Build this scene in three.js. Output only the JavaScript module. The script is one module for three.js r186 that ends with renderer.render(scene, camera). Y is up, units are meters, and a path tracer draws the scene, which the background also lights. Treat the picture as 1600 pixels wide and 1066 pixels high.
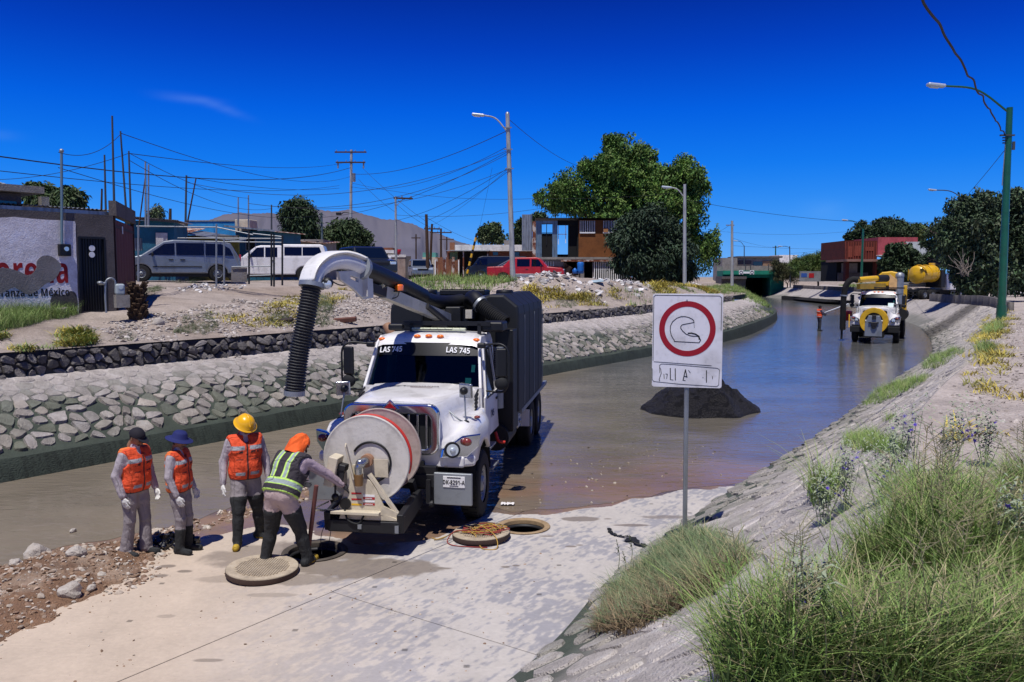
import * as THREE from 'three';
import { mergeGeometries } from 'three/addons/utils/BufferGeometryUtils.js';
import { RoundedBoxGeometry } from 'three/addons/geometries/RoundedBoxGeometry.js';
import { FontLoader } from 'three/addons/loaders/FontLoader.js';
import { TextGeometry } from 'three/addons/geometries/TextGeometry.js';

// ---------------------------------------------------------------- camera, sky, sun, exposure
const scene = new THREE.Scene();
const EYE = 3.7, FOC = 1290, PITCH = 4.43 * Math.PI / 180;      // eye above the canal bed, focal length in photo pixels
const camera = new THREE.PerspectiveCamera(2 * Math.atan(533 / FOC) * 180 / Math.PI, 1600 / 1066, 0.1, 12000);
camera.position.set(0, EYE, 0);
camera.rotation.x = -PITCH;
scene.add(camera);
const renderer = new THREE.WebGLRenderer({ antialias: true });
renderer.toneMapping = THREE.LinearToneMapping;
renderer.toneMappingExposure = 1.0;
renderer.shadowMap.enabled = true;
const SUN = new THREE.Vector3(-0.11, 0.93, 0.34).normalize();
{
  const sun = new THREE.DirectionalLight(new THREE.Color(1, 0.955, 0.90), 4.4);
  sun.name = 'sun';
  sun.position.copy(SUN).multiplyScalar(120).add(new THREE.Vector3(0, 0, -30));
  sun.target.position.set(0, 0, -30);
  sun.castShadow = true;
  Object.assign(sun.shadow.camera, { left: -70, right: 70, top: 70, bottom: -70, near: 1, far: 300 });
  sun.shadow.mapSize.set(4096, 4096);
  scene.add(sun, sun.target);
}
// seeded noise
function rng(s) { let a = s >>> 0; return () => { a = (a + 0x6D2B79F5) | 0; let t = Math.imul(a ^ (a >>> 15), 1 | a); t = (t + Math.imul(t ^ (t >>> 7), 61 | t)) ^ t; return ((t ^ (t >>> 14)) >>> 0) / 4294967296; }; }
function h3(x, y, z) { let h = Math.imul(x, 374761393) + Math.imul(y, 668265263) + Math.imul(z, 2147483647 - 58); h = Math.imul(h ^ (h >>> 13), 1274126177); return ((h ^ (h >>> 16)) >>> 0) / 4294967296; }
const sm = t => t * t * (3 - 2 * t), lerp = (a, b, t) => a + (b - a) * t, clamp = (x, a = 0, b = 1) => Math.min(b, Math.max(a, x));
const sstep = (a, b, x) => sm(clamp((x - a) / (b - a)));
const PERM = (() => { const r = rng(4242), p = new Uint8Array(512), v = new Float32Array(256), q = Array.from({ length: 256 }, (_, i) => i); for (let i = 255; i > 0; i--) { const j = Math.floor(r() * (i + 1)); [q[i], q[j]] = [q[j], q[i]]; } for (let i = 0; i < 512; i++) p[i] = q[i & 255]; for (let i = 0; i < 256; i++) v[i] = r(); return { p, v }; })();
function noise(x, y, z = 0, per = 0) {
  const p = PERM.p, v = PERM.v; let i = Math.floor(x), j = Math.floor(y); let a = x - i, b = y - j; a = a * a * (3 - 2 * a); b = b * b * (3 - 2 * b);
  let i1 = i + 1, j1 = j + 1; if (per) { i = ((i % per) + per) % per; i1 = ((i1 % per) + per) % per; j = ((j % per) + per) % per; j1 = ((j1 % per) + per) % per; }
  i &= 255; i1 &= 255; j &= 255; j1 &= 255; const A = p[i], B = p[i1];
  if (z === 0) { const c = v[p[A + j]], d = v[p[B + j]], e = v[p[A + j1]], f = v[p[B + j1]]; const m = c + (d - c) * a; return m + (e + (f - e) * a - m) * b; }
  const k = Math.floor(z); let w = z - k; w = w * w * (3 - 2 * w); const k0 = k & 255, k1 = (k + 1) & 255;
  const c0 = v[p[p[A + j] + k0]], d0 = v[p[p[B + j] + k0]], e0 = v[p[p[A + j1] + k0]], f0 = v[p[p[B + j1] + k0]], c1 = v[p[p[A + j] + k1]], d1 = v[p[p[B + j] + k1]], e1 = v[p[p[A + j1] + k1]], f1 = v[p[p[B + j1] + k1]];
  const m0 = c0 + (d0 - c0) * a, n0 = m0 + (e0 + (f0 - e0) * a - m0) * b, m1 = c1 + (d1 - c1) * a, n1 = m1 + (e1 + (f1 - e1) * a - m1) * b; return n0 + (n1 - n0) * w;
}
function fbm(x, y, oct = 4, per = 0, z = 0) { let s = 0, a = 0.5, t = 0; for (let o = 0; o < oct; o++) { s += a * noise(x, y, z + (z ? o * 7 : 0), per); t += a; x *= 2; y *= 2; per *= 2; a *= 0.5; } return s / t; }
function itp(tab, x) { if (x <= tab[0][0]) return tab[0][1]; for (let i = 1; i < tab.length; i++) if (x <= tab[i][0]) { const [a, p] = tab[i - 1], [b, q] = tab[i]; return p + (q - p) * (x - a) / (b - a); } return tab[tab.length - 1][1]; }
const lin = c => { c /= 255; return c <= 0.04045 ? c / 12.92 : Math.pow((c + 0.055) / 1.055, 2.4); };
// the sky: deep desert blue paling to the horizon, a few thin cirrus streaks
{
  const W = 1536, H = 768, d = new Float32Array(W * H * 4);
  const tab = [[-90, [95, 105, 125]], [-3, [116, 156, 210]], [0, [118, 180, 247]], [2, [92, 166, 248]], [4.5, [56, 146, 246]], [7.5, [20, 122, 240]], [11, [4, 96, 226]], [15, [3, 64, 190]], [19, [3, 42, 150]], [30, [10, 50, 136]], [90, [16, 58, 138]]];
  for (let y = 0; y < H; y++) {
    const e = ((y + 0.5) / H - 0.5) * 180;
    const c = [0, 1, 2].map(k => lin(itp(tab.map(([a, q]) => [a, q[k]]), e)));
    for (let x = 0; x < W; x++) {
      const az = (((x + 0.5) / W - 0.25) * 360);              // degrees right of the view
      let cl = 0;
      const streak = (a, el, wa, we, sl, g) => { const p = (az - a) / wa, q = (e - el - sl * (az - a)) / we; const r = Math.exp(-p * p - q * q); if (r > 0.01) cl += g * r * (0.45 + 0.9 * fbm(az * 0.5 + 40, e * 2.2 - az * 0.35 + 60, 4)); };
      streak(-21.0, 11.15, 1.5, 0.15, -0.05, 0.12); streak(-18.9, 10.7, 1.2, 0.15, -0.3, 0.11); streak(-31.5, 8.2, 1.0, 0.2, 0, 0.05); streak(20.5, 4.3, 1.2, 0.5, 0, 0.05);
      const i = (y * W + x) * 4, n = 1 + 0.03 * (fbm(az * 0.05 + 9, e * 0.1 + 30, 3) - 0.5);
      const cc = [0.52, 0.8, 1.0];
      for (let k = 0; k < 3; k++) d[i + k] = lerp(c[k] * n, cc[k], clamp(cl, 0, 0.75));
      d[i + 3] = 1;
    }
  }
  const t = new THREE.DataTexture(d, W, H, THREE.RGBAFormat, THREE.FloatType);
  t.mapping = THREE.EquirectangularReflectionMapping; t.magFilter = THREE.LinearFilter; t.minFilter = THREE.LinearFilter; t.needsUpdate = true;
  scene.background = t; scene.environment = t;
}

// ---------------------------------------------------------------- helpers
const V = (x, y, z) => new THREE.Vector3(x, y, z);
const D2R = Math.PI / 180;
function ray(px, py) { const u = (px - 800) / FOC, v = (533 - py) / FOC, c = Math.cos(PITCH), s = Math.sin(PITCH); return [u, v * c - s, v * s + c]; }
function at(px, py, D) { const [x, y, z] = ray(px, py), k = D / z; return V(x * k, EYE + y * k, -D); }           // a point of the photograph at a given distance
function onY(px, py, Y = 0) { const [x, y, z] = ray(px, py), k = (Y - EYE) / y; return V(x * k, Y, -z * k); }
function toPx(p) { const c = Math.cos(PITCH), s = Math.sin(PITCH), y = p.y - EYE, D = -p.z, zc = D * c - y * s, yc = y * c + D * s; return [800 + FOC * p.x / zc, 533 - FOC * yc / zc]; }
function inPoly(x, y, P) { let r = false; for (let i = 0, j = P.length - 1; i < P.length; j = i++) { const [a, b] = P[i], [c, d] = P[j]; if ((b > y) !== (d > y) && x < (c - a) * (y - b) / (d - b) + a) r = !r; } return r; }

function lp(T, px, py, z0 = 0) { T.updateMatrixWorld(true); const inv = T.matrixWorld.clone().invert(), [x, y, z] = ray(px, py), o = V(0, EYE, 0).applyMatrix4(inv), d = V(x, y, -z).transformDirection(inv), k = (z0 - o.z) / d.z; return [o.x + d.x * k, o.y + d.y * k]; } // where a line of sight meets a facade, in the facade's own axes
const used = {};
function numbered(n) { const k = used[n] = (used[n] ?? -1) + 1; return k ? n + '_' + String(k).padStart(3, '0') : n; }
function tag(o, label, category, group, kind) { if (label) o.userData.label = label; if (category) o.userData.category = category; if (group) o.userData.group = group; if (kind) o.userData.kind = kind; return o; }
function thing(name, label, category, pos = [0, 0, 0], turn = 0, group) { const o = new THREE.Group(); o.name = numbered(name); o.position.set(...(pos.isVector3 ? pos.toArray() : pos)); o.rotation.y = turn; scene.add(o); return tag(o, label, category, group); }
function clean(g) { if (g.index) g = g.toNonIndexed(); for (const k of Object.keys(g.attributes)) if (!['position', 'normal', 'uv', 'color'].includes(k)) g.deleteAttribute(k); if (!g.attributes.normal) g.computeVertexNormals(); if (!g.attributes.uv) g.setAttribute('uv', new THREE.BufferAttribute(new Float32Array(g.attributes.position.count * 2), 2)); g.morphAttributes = {}; return g; }
function merge(a) { a = a.flat(9).filter(Boolean).map(clean); const anyC = a.some(g => g.attributes.color); if (anyC) for (const g of a) if (!g.attributes.color) g.setAttribute('color', new THREE.BufferAttribute(new Float32Array(g.attributes.position.count * 3).fill(1), 3)); return a.length === 1 ? a[0] : mergeGeometries(a, false); }
function boxuv(g) { const p = g.attributes.position, n = g.attributes.normal, uv = g.attributes.uv; for (let i = 0; i < p.count; i++) { const x = Math.abs(n.getX(i)), y = Math.abs(n.getY(i)), z = Math.abs(n.getZ(i)); if (y >= x && y >= z) uv.setXY(i, p.getX(i), p.getZ(i)); else if (x >= z) uv.setXY(i, p.getZ(i), p.getY(i)); else uv.setXY(i, p.getX(i), p.getY(i)); } return g; }
// one named mesh; name repeats are numbered only at top level
function part(name, m, parent, ...geos) {
  let g = merge(geos); if (!m.userData.keepUV) g = boxuv(g);
  const o = new THREE.Mesh(g, m); o.name = parent ? name : numbered(name); o.castShadow = o.receiveShadow = true; (parent || scene).add(o); return o;
}
const each = (name, m, parent, ...geos) => geos.flat(9).map(g => part(name, m, parent, g));
function struct(name, m, ...geos) { const o = part(name, m, null, ...geos); o.userData.kind = 'structure'; return o; }
// geometry makers
const T4 = new THREE.Matrix4(), Q = new THREE.Quaternion(), EU = new THREE.Euler();
function mv(g, x = 0, y = 0, z = 0, rx = 0, ry = 0, rz = 0, s = 1) { Q.setFromEuler(EU.set(rx, ry, rz)); T4.compose(V(x, y, z), Q, s.isVector3 ? s : V(s, s, s)); return g.applyMatrix4(T4); }
const bx = (w, h, d, x = 0, y = 0, z = 0, rx = 0, ry = 0, rz = 0) => mv(new THREE.BoxGeometry(w, h, d), x, y, z, rx, ry, rz);
const rb = (w, h, d, r, x = 0, y = 0, z = 0, rx = 0, ry = 0, rz = 0) => mv(new RoundedBoxGeometry(w, h, d, 2, Math.min(r, w / 2 - 1e-4, h / 2 - 1e-4, d / 2 - 1e-4)), x, y, z, rx, ry, rz);
function cyl(a, b, r1, r2 = r1, n = 14, open = false) { a = a.isVector3 ? a : V(...a); b = b.isVector3 ? b : V(...b); const d = b.clone().sub(a), L = d.length(); const g = new THREE.CylinderGeometry(r2, r1, L, n, 1, open); Q.setFromUnitVectors(V(0, 1, 0), d.normalize()); T4.compose(a.clone().add(b).multiplyScalar(0.5), Q, V(1, 1, 1)); return g.applyMatrix4(T4); }
function bar(a, b, w, h = w) { a = a.isVector3 ? a : V(...a); b = b.isVector3 ? b : V(...b); const d = b.clone().sub(a), L = d.length(), z = d.normalize(); let up = Math.abs(z.y) > 0.99 ? V(1, 0, 0) : V(0, 1, 0); const x = up.clone().cross(z).normalize(), y = z.clone().cross(x); T4.makeBasis(x, y, z).setPosition(a.clone().add(b).multiplyScalar(0.5)); return new THREE.BoxGeometry(w, h, L).applyMatrix4(T4); }
function tube(pts, r, seg = 24, n = 8, closed = false) { return new THREE.TubeGeometry(new THREE.CatmullRomCurve3(pts.map(p => p.isVector3 ? p : V(...p)), closed, 'centripetal'), seg, r, n, closed); }
function disc(x, y, z, r, len, axis = 'x', n = 24) { const g = new THREE.CylinderGeometry(r, r, len, n); if (axis === 'x') g.rotateZ(Math.PI / 2); if (axis === 'z') g.rotateX(Math.PI / 2); return g.translate(x, y, z); }
function lathe(pts, n = 24, x = 0, y = 0, z = 0, axis = 'y') { const g = new THREE.LatheGeometry(pts.map(p => new THREE.Vector2(...p)), n); if (axis === 'x') g.rotateZ(-Math.PI / 2); if (axis === 'z') g.rotateX(Math.PI / 2); return g.translate(x, y, z); }
function shape(pts, holes = []) { const s = new THREE.Shape(pts.map(p => new THREE.Vector2(...p))); for (const h of holes) s.holes.push(new THREE.Path(h.map(p => new THREE.Vector2(...p)))); return s; }
function ext(pts, depth, bev = 0, holes = [], seg = 1) { return new THREE.ExtrudeGeometry(shape(pts, holes), { depth: depth - 2 * bev, bevelEnabled: bev > 0, bevelSize: bev, bevelThickness: bev, bevelOffset: -bev, bevelSegments: seg, curveSegments: 10 }).translate(0, 0, bev); }
// extrude whose outline lies in the (z, y) plane and whose depth runs along x, centred
function extX(pts, w, bev = 0, holes = [], seg = 1) { return ext(pts, w, bev, holes, seg).translate(0, 0, -w / 2).rotateY(-Math.PI / 2); }
function ringPts(cx, cy, r, n = 24, ry = r) { return Array.from({ length: n }, (_, i) => [cx + r * Math.cos(i / n * 2 * Math.PI), cy + ry * Math.sin(i / n * 2 * Math.PI)]); }
function rrect(w, h, r, n = 5, cx = 0, cy = 0) { const o = []; for (const [sx, sy, a0] of [[1, 1, 0], [-1, 1, 90], [-1, -1, 180], [1, -1, 270]]) for (let i = 0; i <= n; i++) { const a = (a0 + 90 * i / n) * D2R; o.push([cx + sx * (w / 2 - r) + r * Math.cos(a), cy + sy * (h / 2 - r) + r * Math.sin(a)]); } return o; }
// a skin over a list of cross sections with equal numbers of points
function loft(secs, closed = false, caps = false) {
  const n = secs[0].length, pos = [], idx = [], m = closed ? n : n - 1;
  for (const s of secs) for (const p of s) pos.push(p[0], p[1], p[2]);
  for (let i = 0; i < secs.length - 1; i++) for (let j = 0; j < m; j++) { const a = i * n + j, b = i * n + (j + 1) % n, c = a + n, d = b + n; idx.push(a, c, b, b, c, d); }
  if (caps) for (const [r, f] of [[0, 0], [secs.length - 1, 1]]) { const c = pos.length / 3, S = secs[r]; pos.push(...[0, 1, 2].map(k => S.reduce((t, p) => t + p[k], 0) / n)); for (let j = 0; j < n; j++) { const a = r * n + j, b = r * n + (j + 1) % n; f ? idx.push(c, b, a) : idx.push(c, a, b); } }
  const g = new THREE.BufferGeometry(); g.setAttribute('position', new THREE.Float32BufferAttribute(pos, 3)); g.setIndex(idx); g.computeVertexNormals(); return g;
}
function quad(a, b, c, d, th = 0.01) { // thin plate through four corners (counter-clockwise seen from outside)
  const n = b.clone().sub(a).cross(d.clone().sub(a)).normalize().multiplyScalar(th), P = [a, b, c, d], Pb = P.map(p => p.clone().sub(n));
  const f = (p, q, r, s) => [p, q, r, p, r, s].flatMap(v => v.toArray());
  const pos = [...f(...P), ...f(Pb[3], Pb[2], Pb[1], Pb[0])]; for (let i = 0; i < 4; i++) { const j = (i + 1) % 4; pos.push(...f(P[i], Pb[i], Pb[j], P[j])); }
  const g = new THREE.BufferGeometry(); g.setAttribute('position', new THREE.Float32BufferAttribute(pos, 3)); g.computeVertexNormals(); return g;
}
function rockGeo(r, rnd, flat = 0.7, det = 1) { const g = new THREE.IcosahedronGeometry(1, det), p = g.attributes.position, s = rnd() * 99 + 3; for (let i = 0; i < p.count; i++) { const x = p.getX(i), y = p.getY(i), z = p.getZ(i), k = r * (0.62 + 0.75 * noise(x * 1.3 + s, y * 1.3 + s, z * 1.3 + s)); p.setXYZ(i, x * k, y * k * flat, z * k); } g.computeVertexNormals(); return clean(g); }
function vcol(g, f) { g = clean(g); const p = g.attributes.position, n = g.attributes.normal, c = new Float32Array(p.count * 3), v = V(), w = V(); for (let i = 0; i < p.count; i++) { const q = f(v.fromBufferAttribute(p, i), w.fromBufferAttribute(n, i)); c[3 * i] = q[0]; c[3 * i + 1] = q[1]; c[3 * i + 2] = q[2]; } g.setAttribute('color', new THREE.BufferAttribute(c, 3)); return g; }
function instanced(name, geo, m, list, parent, kind = 'stuff') { // list of [pos, quaternion|null, scale|Vector3, color|null]
  const o = new THREE.InstancedMesh(clean(geo), m, list.length), s = V(), c = new THREE.Color();
  list.forEach(([p, q, k, col], i) => { T4.compose(p, q || Q.identity(), k.isVector3 ? k : s.set(k, k, k)); o.setMatrixAt(i, T4); if (col) o.setColorAt(i, c.setRGB(...col)); });
  o.name = parent ? name : numbered(name); o.castShadow = o.receiveShadow = true; if (kind) o.userData.kind = kind; (parent || scene).add(o); return o;
}
const yaw = (a, tx = 0, tz = 0) => new THREE.Quaternion().setFromEuler(new THREE.Euler(tx, a, tz, 'YXZ'));

// ---------------------------------------------------------------- textures and materials
function tex(w, h, f, srgb, size = 1, sizeY = size) {
  const d = new Uint8Array(w * h * 4);
  for (let y = 0; y < h; y++) for (let x = 0; x < w; x++) { let q = f(x / w, y / h); if (typeof q === 'number') q = [q, q, q]; const i = (y * w + x) * 4; for (let k = 0; k < 3; k++) d[i + k] = clamp(q[k]) * 255; d[i + 3] = q[3] === undefined ? 255 : clamp(q[3]) * 255; }
  const t = new THREE.DataTexture(d, w, h); t.wrapS = t.wrapT = THREE.RepeatWrapping; t.magFilter = THREE.LinearFilter; t.minFilter = THREE.LinearMipmapLinearFilter; t.generateMipmaps = true; if (srgb) t.colorSpace = THREE.SRGBColorSpace; t.repeat.set(1 / size, 1 / sizeY); t.needsUpdate = true; return t;
}
const rep = (t, s, sy = s) => { const c = t.clone(); c.repeat.set(1 / s, 1 / sy); c.needsUpdate = true; return c; };
const tGrime = tex(512, 512, (u, v) => { const a = fbm(u * 6, v * 6, 5, 6), b = fbm(u * 40, v * 40, 2, 40); const k = 0.985 - 0.09 * sstep(0.5, 0.85, a) - 0.05 * sstep(0.6, 0.9, b); return [k, k * (1 - 0.015 * a), k * (1 - 0.04 * a)]; }, true, 1.7);
const tConc = tex(768, 768, (u, v) => { const a = fbm(u * 5, v * 5, 6, 5), b = fbm(u * 64, v * 64, 3, 64), c = fbm(u * 14 + 3, v * 14, 4, 14); const k = 0.94 + 0.26 * (a - 0.5) + 0.14 * (b - 0.5) + 0.14 * (c - 0.5); return [k, k * 0.985, k * 0.965]; }, true, 3);
const tFine = tex(512, 512, (u, v) => fbm(u * 32, v * 32, 5, 32), false, 1);
const tDirt = tex(1024, 1024, (u, v) => { const a = fbm(u * 6, v * 6, 5, 6), b = fbm(u * 90, v * 90, 2, 90), c = noise(u * 160, v * 160, 0, 160); const k = 0.9 + 0.26 * (a - 0.5) + 0.22 * (b - 0.5) + (c > 0.86 ? 0.1 : 0) - (c < 0.1 ? 0.16 : 0); return [k, k * 0.96, k * 0.92]; }, true, 4);
const tStreak = tex(512, 512, (u, v) => { const a = fbm(u * 40, v * 3, 4, 0), b = fbm(u * 7, v * 7, 5, 7); const k = 0.95 - 0.22 * sstep(0.45, 0.85, noise(u * 40, v * 3, 0, 120) * 0.5 + b * 0.5); return [k, k * 0.99, k * 0.97]; }, true, 2.5);
const tRust = tex(512, 512, (u, v) => { const a = fbm(u * 6, v * 6, 6, 6), b = fbm(u * 30, v * 30, 3, 30), r = sstep(0.42, 0.62, a); return [lerp(0.72, 0.42, r) + 0.1 * (b - 0.5), lerp(0.68, 0.22, r) + 0.08 * (b - 0.5), lerp(0.65, 0.13, r)]; }, true, 1.5);
const tCloth = tex(512, 512, (u, v) => { const a = fbm(u * 5, v * 5, 4, 5), f = Math.abs(noise(u * 9 + a * 3, v * 6, 0, 0) - 0.5) * 2; return clamp(0.75 * a + 0.25 * f); }, false, 0.45);
const tRipple = tex(1024, 1024, (u, v) => 0.5 * fbm(u * 16, v * 16, 4, 16) + 0.5 * fbm(u * 7, v * 7, 3, 7), false, 4, 1.6);
const mat = (color, roughness = 0.8, o = {}) => new THREE.MeshStandardMaterial({ color, roughness, ...o });
const phys = (color, roughness, o = {}) => new THREE.MeshPhysicalMaterial({ color, roughness, ...o });
const paint = (c, r = 0.35, o = {}) => phys(c, r, { map: tGrime, clearcoat: 0.5, clearcoatRoughness: 0.15, ...o });
const M = {
  white: paint('#e9e9ea', 0.4), cream: paint('#cfc9ba', 0.5), black: mat('#101114', 0.5, { map: tGrime }), blackMatt: mat('#131518', 0.8), rubber: mat('#161616', 0.85, { bumpMap: tFine, bumpScale: 0.004 }),
  poly: mat('#14171c', 0.58, { bumpMap: tFine, bumpScale: 0.001 }), chrome: mat('#d9dde2', 0.13, { metalness: 1 }), steel: mat('#a5a8ac', 0.38, { metalness: 0.85, roughnessMap: tFine, bumpMap: tFine, bumpScale: 0.0008 }),
  galv: mat('#9aa1a8', 0.5, { metalness: 0.6, map: tGrime }), darkSteel: mat('#2c2d31', 0.55, { metalness: 0.4, map: tGrime }), rust: mat('#ffffff', 0.85, { map: tRust }), rustPipe: mat('#a0795f', 0.7, { map: tGrime }),
  amber: phys('#ff7a08', 0.25, { clearcoat: 1 }), amberDim: phys('#7d3426', 0.2, { clearcoat: 1 }), redLens: phys('#b0120c', 0.25, { clearcoat: 1 }), lens: phys('#c9d4dc', 0.08, { clearcoat: 1, metalness: 0.3 }),
  carGlass: phys('#0a0f14', 0.06, { clearcoat: 1, clearcoatRoughness: 0.02 }), screen: phys('#5d8d90', 0.03, { transmission: 1, thickness: 0, ior: 1.5 }), paper: mat('#cfe3dc', 0.8), seat: mat('#1a1c20', 0.9), dash: mat('#3b4446', 0.8),
  red: paint('#b3151b', 0.4), redHose: mat('#c33327', 0.6), yellow: paint('#e3b416', 0.45), yellowHose: mat('#d8a514', 0.55), darkRed: mat('#5b1d1a', 0.7, { map: tGrime }), textBlack: mat('#15161a', 0.7), textWhite: mat('#e8e8e8', 0.6), textRed: mat('#b01a20', 0.6),
  wood: mat('#4a3526', 0.9, { map: tStreak, bumpMap: tFine, bumpScale: 0.006 }), poleGrey: mat('#b4b9bd', 0.6, { map: tStreak, metalness: 0.2 }), poleGreen: paint('#0f5a3c', 0.45), poleDark: mat('#3a4148', 0.7), wire: mat('#14161a', 0.7),
};

// ---------------------------------------------------------------- the canal: two toe lines, banks, bed, water
function catmull(P, n = 20) { P = [[2 * P[0][0] - P[1][0], 2 * P[0][1] - P[1][1]], ...P]; const e = P.length - 1; P.push([2 * P[e][0] - P[e - 1][0], 2 * P[e][1] - P[e - 1][1]]); const o = []; for (let i = 1; i < P.length - 2; i++) for (let k = 0; k < n; k++) { const t = k / n, [a, b, c, d] = P.slice(i - 1, i + 3), f = j => 0.5 * (2 * b[j] + (c[j] - a[j]) * t + (2 * a[j] - 5 * b[j] + 4 * c[j] - d[j]) * t * t + (3 * b[j] - a[j] - 3 * c[j] + d[j]) * t * t * t); o.push([f(0), f(1)]); } o.push(P[P.length - 2]); return o; }
function line(P) { const q = catmull(P); let s = 0; return q.map((p, i) => { const a = q[Math.max(0, i - 1)], b = q[Math.min(q.length - 1, i + 1)], dx = b[0] - a[0], dd = b[1] - a[1], l = Math.hypot(dx, dd); if (i) s += Math.hypot(p[0] - q[i - 1][0], p[1] - q[i - 1][1]); return { x: p[0], d: p[1], nx: -dd / l, nd: dx / l, s }; }); }
const LEFT = line([[-17, 3.8], [-13, 9.4], [-9.2, 14.6], [-4.7, 21.2], [1.4, 31], [6.2, 38], [12, 46.8], [16.5, 55.5], [23.7, 73.6], [29.5, 95], [42, 145], [47, 166], [53, 190]]);
const RIGHT = line([[-8, -4], [-3.6, 2.5], [-0.12, 7.3], [1.3, 10.2], [3.63, 13.96], [6.38, 18.04], [9.5, 22.9], [14.2, 30.3], [18.9, 37.5], [22.7, 44.6], [27.5, 55], [32, 66.5], [38, 88], [44.3, 114], [45.6, 135], [46.6, 150], [49.5, 166], [57, 190]]);
for (const p of RIGHT) { p.nx *= -1; p.nd *= -1; }                 // both normals point away from the water
function on(Lq, s) { let i = 1; while (i < Lq.length - 1 && Lq[i].s < s) i++; const a = Lq[i - 1], b = Lq[i], t = (s - a.s) / (b.s - a.s), f = k => a[k] + (b[k] - a[k]) * t; return { x: f('x'), d: f('d'), nx: f('nx'), nd: f('nd') }; }
function near(Lq, x, d) { let bi = 0, bd = 1e9; for (let i = 0; i < Lq.length; i++) { const e = (Lq[i].x - x) ** 2 + (Lq[i].d - d) ** 2; if (e < bd) { bd = e; bi = i; } } let best = null; for (const i of [bi - 1, bi]) { if (i < 0 || i >= Lq.length - 1) continue; const a = Lq[i], b = Lq[i + 1], ex = b.x - a.x, ed = b.d - a.d, t = clamp(((x - a.x) * ex + (d - a.d) * ed) / (ex * ex + ed * ed)); const px = a.x + ex * t, pd = a.d + ed * t, e = Math.hypot(x - px, d - pd); if (!best || e < best.e) best = { e, t: (x - px) * a.nx + (d - pd) * a.nd, s: a.s + (b.s - a.s) * t, D: pd }; } return best; }
const sAtD = (Lq, D) => { for (let i = 1; i < Lq.length; i++) if (Lq[i].d >= D) { const a = Lq[i - 1], b = Lq[i]; return a.s + (b.s - a.s) * (D - a.d) / (b.d - a.d); } return Lq[Lq.length - 1].s; };
const slopeTopL = D => itp([[10, 1.57], [28, 1.6], [36, 1.71], [45, 1.78], [52, 1.9], [60, 1.9], [72, 1.8], [190, 1.7]], D);
const wallTopL = D => itp([[10, 2.1], [34, 2.1], [45, 2.2], [56, 2.27], [66, 2.25], [190, 2.3]], D);
const bandL = D => itp([[10, 0.4], [36, 0.36], [45, 0.46], [52, 0.65], [70, 0.6], [190, 0.5]], D);
const MOUNDS = [[1.2, 43.5, 0.6, 2.0], [2.8, 44.8, 0.85, 2.2], [4.8, 47, 0.75, 2.3], [7.2, 49.5, 0.7, 2.6], [9.8, 53.5, 0.65, 2.8], [12.6, 59, 0.5, 3.2], [-6.6, 26.5, 0.3, 2.0], [-4.4, 29.5, 0.35, 2.2], [-1.5, 35, 0.3, 2.5], [-11.5, 19.6, 0.1, 1.4], [-9.4, 23.5, 0.18, 1.4]];
function heightL(t, D, x, d) {
  if (t < 0.12) return bandL(D) * clamp(t / 0.12);
  if (t < 2.75) { const k = (t - 0.12) / 2.63; return lerp(bandL(D), slopeTopL(D), k + 0.10 * Math.sin(k * Math.PI)); }
  const w = wallTopL(D), e = D > 66 ? 1 : 0;
  let h = itp([[2.75, w], [4.5, w + 0.22], [7, Math.max(2.74, w + 0.45)], [11, 3.25], [15, 3.5], [24, 3.5], [400, 3.5]], t);
  if (D > 60) h = lerp(h, itp([[2.75, 2.2], [8, 2.7], [16, 3.1], [24, 3.5]], t), sstep(60, 80, D));
  const m = sstep(2.9, 5, t) * (1 - sstep(18, 24, t));
  for (const [mx, md, mh, mr] of MOUNDS) { const q = ((x - mx) ** 2 + (d - md) ** 2) / (mr * mr); if (q < 6) h += mh * Math.exp(-q) * sstep(2.9, 4.5, t); }
  return h + m * (0.22 * (fbm(x * 0.55 + 50, d * 0.55 + 20, 4) - 0.5) + 0.06 * (noise(x * 3 + 9, d * 3 + 4) - 0.5));
}
const crestR = D => itp([[2, 2.1], [36, 2.1], [50, 2.0], [66, 1.65], [82, 1.5], [114, 1.7], [190, 1.9]], D);
function heightR(t, D, x, d) {
  const c = crestR(D);
  if (t < 3.3) { const k = t / 3.3; return lerp(0, c, k - 0.075 * Math.sin(k * Math.PI)); }
  const h = itp([[3.3, c], [6, c + 0.06], [14, c + 0.25], [30, 2.7], [400, 2.7]], t);
  return h + sstep(3.3, 4.5, t) * 0.07 * (fbm(x * 0.7 + 70, d * 0.7 + 8, 4) - 0.5);
}
function groundH(x, d) { const l = near(LEFT, x, d); if (l.t > 0) return heightL(l.t, l.D, x, d); const r = near(RIGHT, x, d); if (r.t > 0) return heightR(r.t, r.D, x, d); return 0; }
function hit(px, py, far = 160) { const [x, y, z] = ray(px, py); let D = 2.5, ld = D; while (D < far) { const k = D / z; if (EYE + y * k < groundH(x * k, D)) break; ld = D; D += 0.12 + D * 0.01; } for (let i = 0; i < 8; i++) { const m = (ld + D) / 2, k = m / z; if (EYE + y * k < groundH(x * k, m)) D = m; else ld = m; } const k = D / z; return V(x * k, groundH(x * k, D), -D); }
const gp = (x, d, dy = 0) => V(x, groundH(x, d) + dy, -d);

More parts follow.
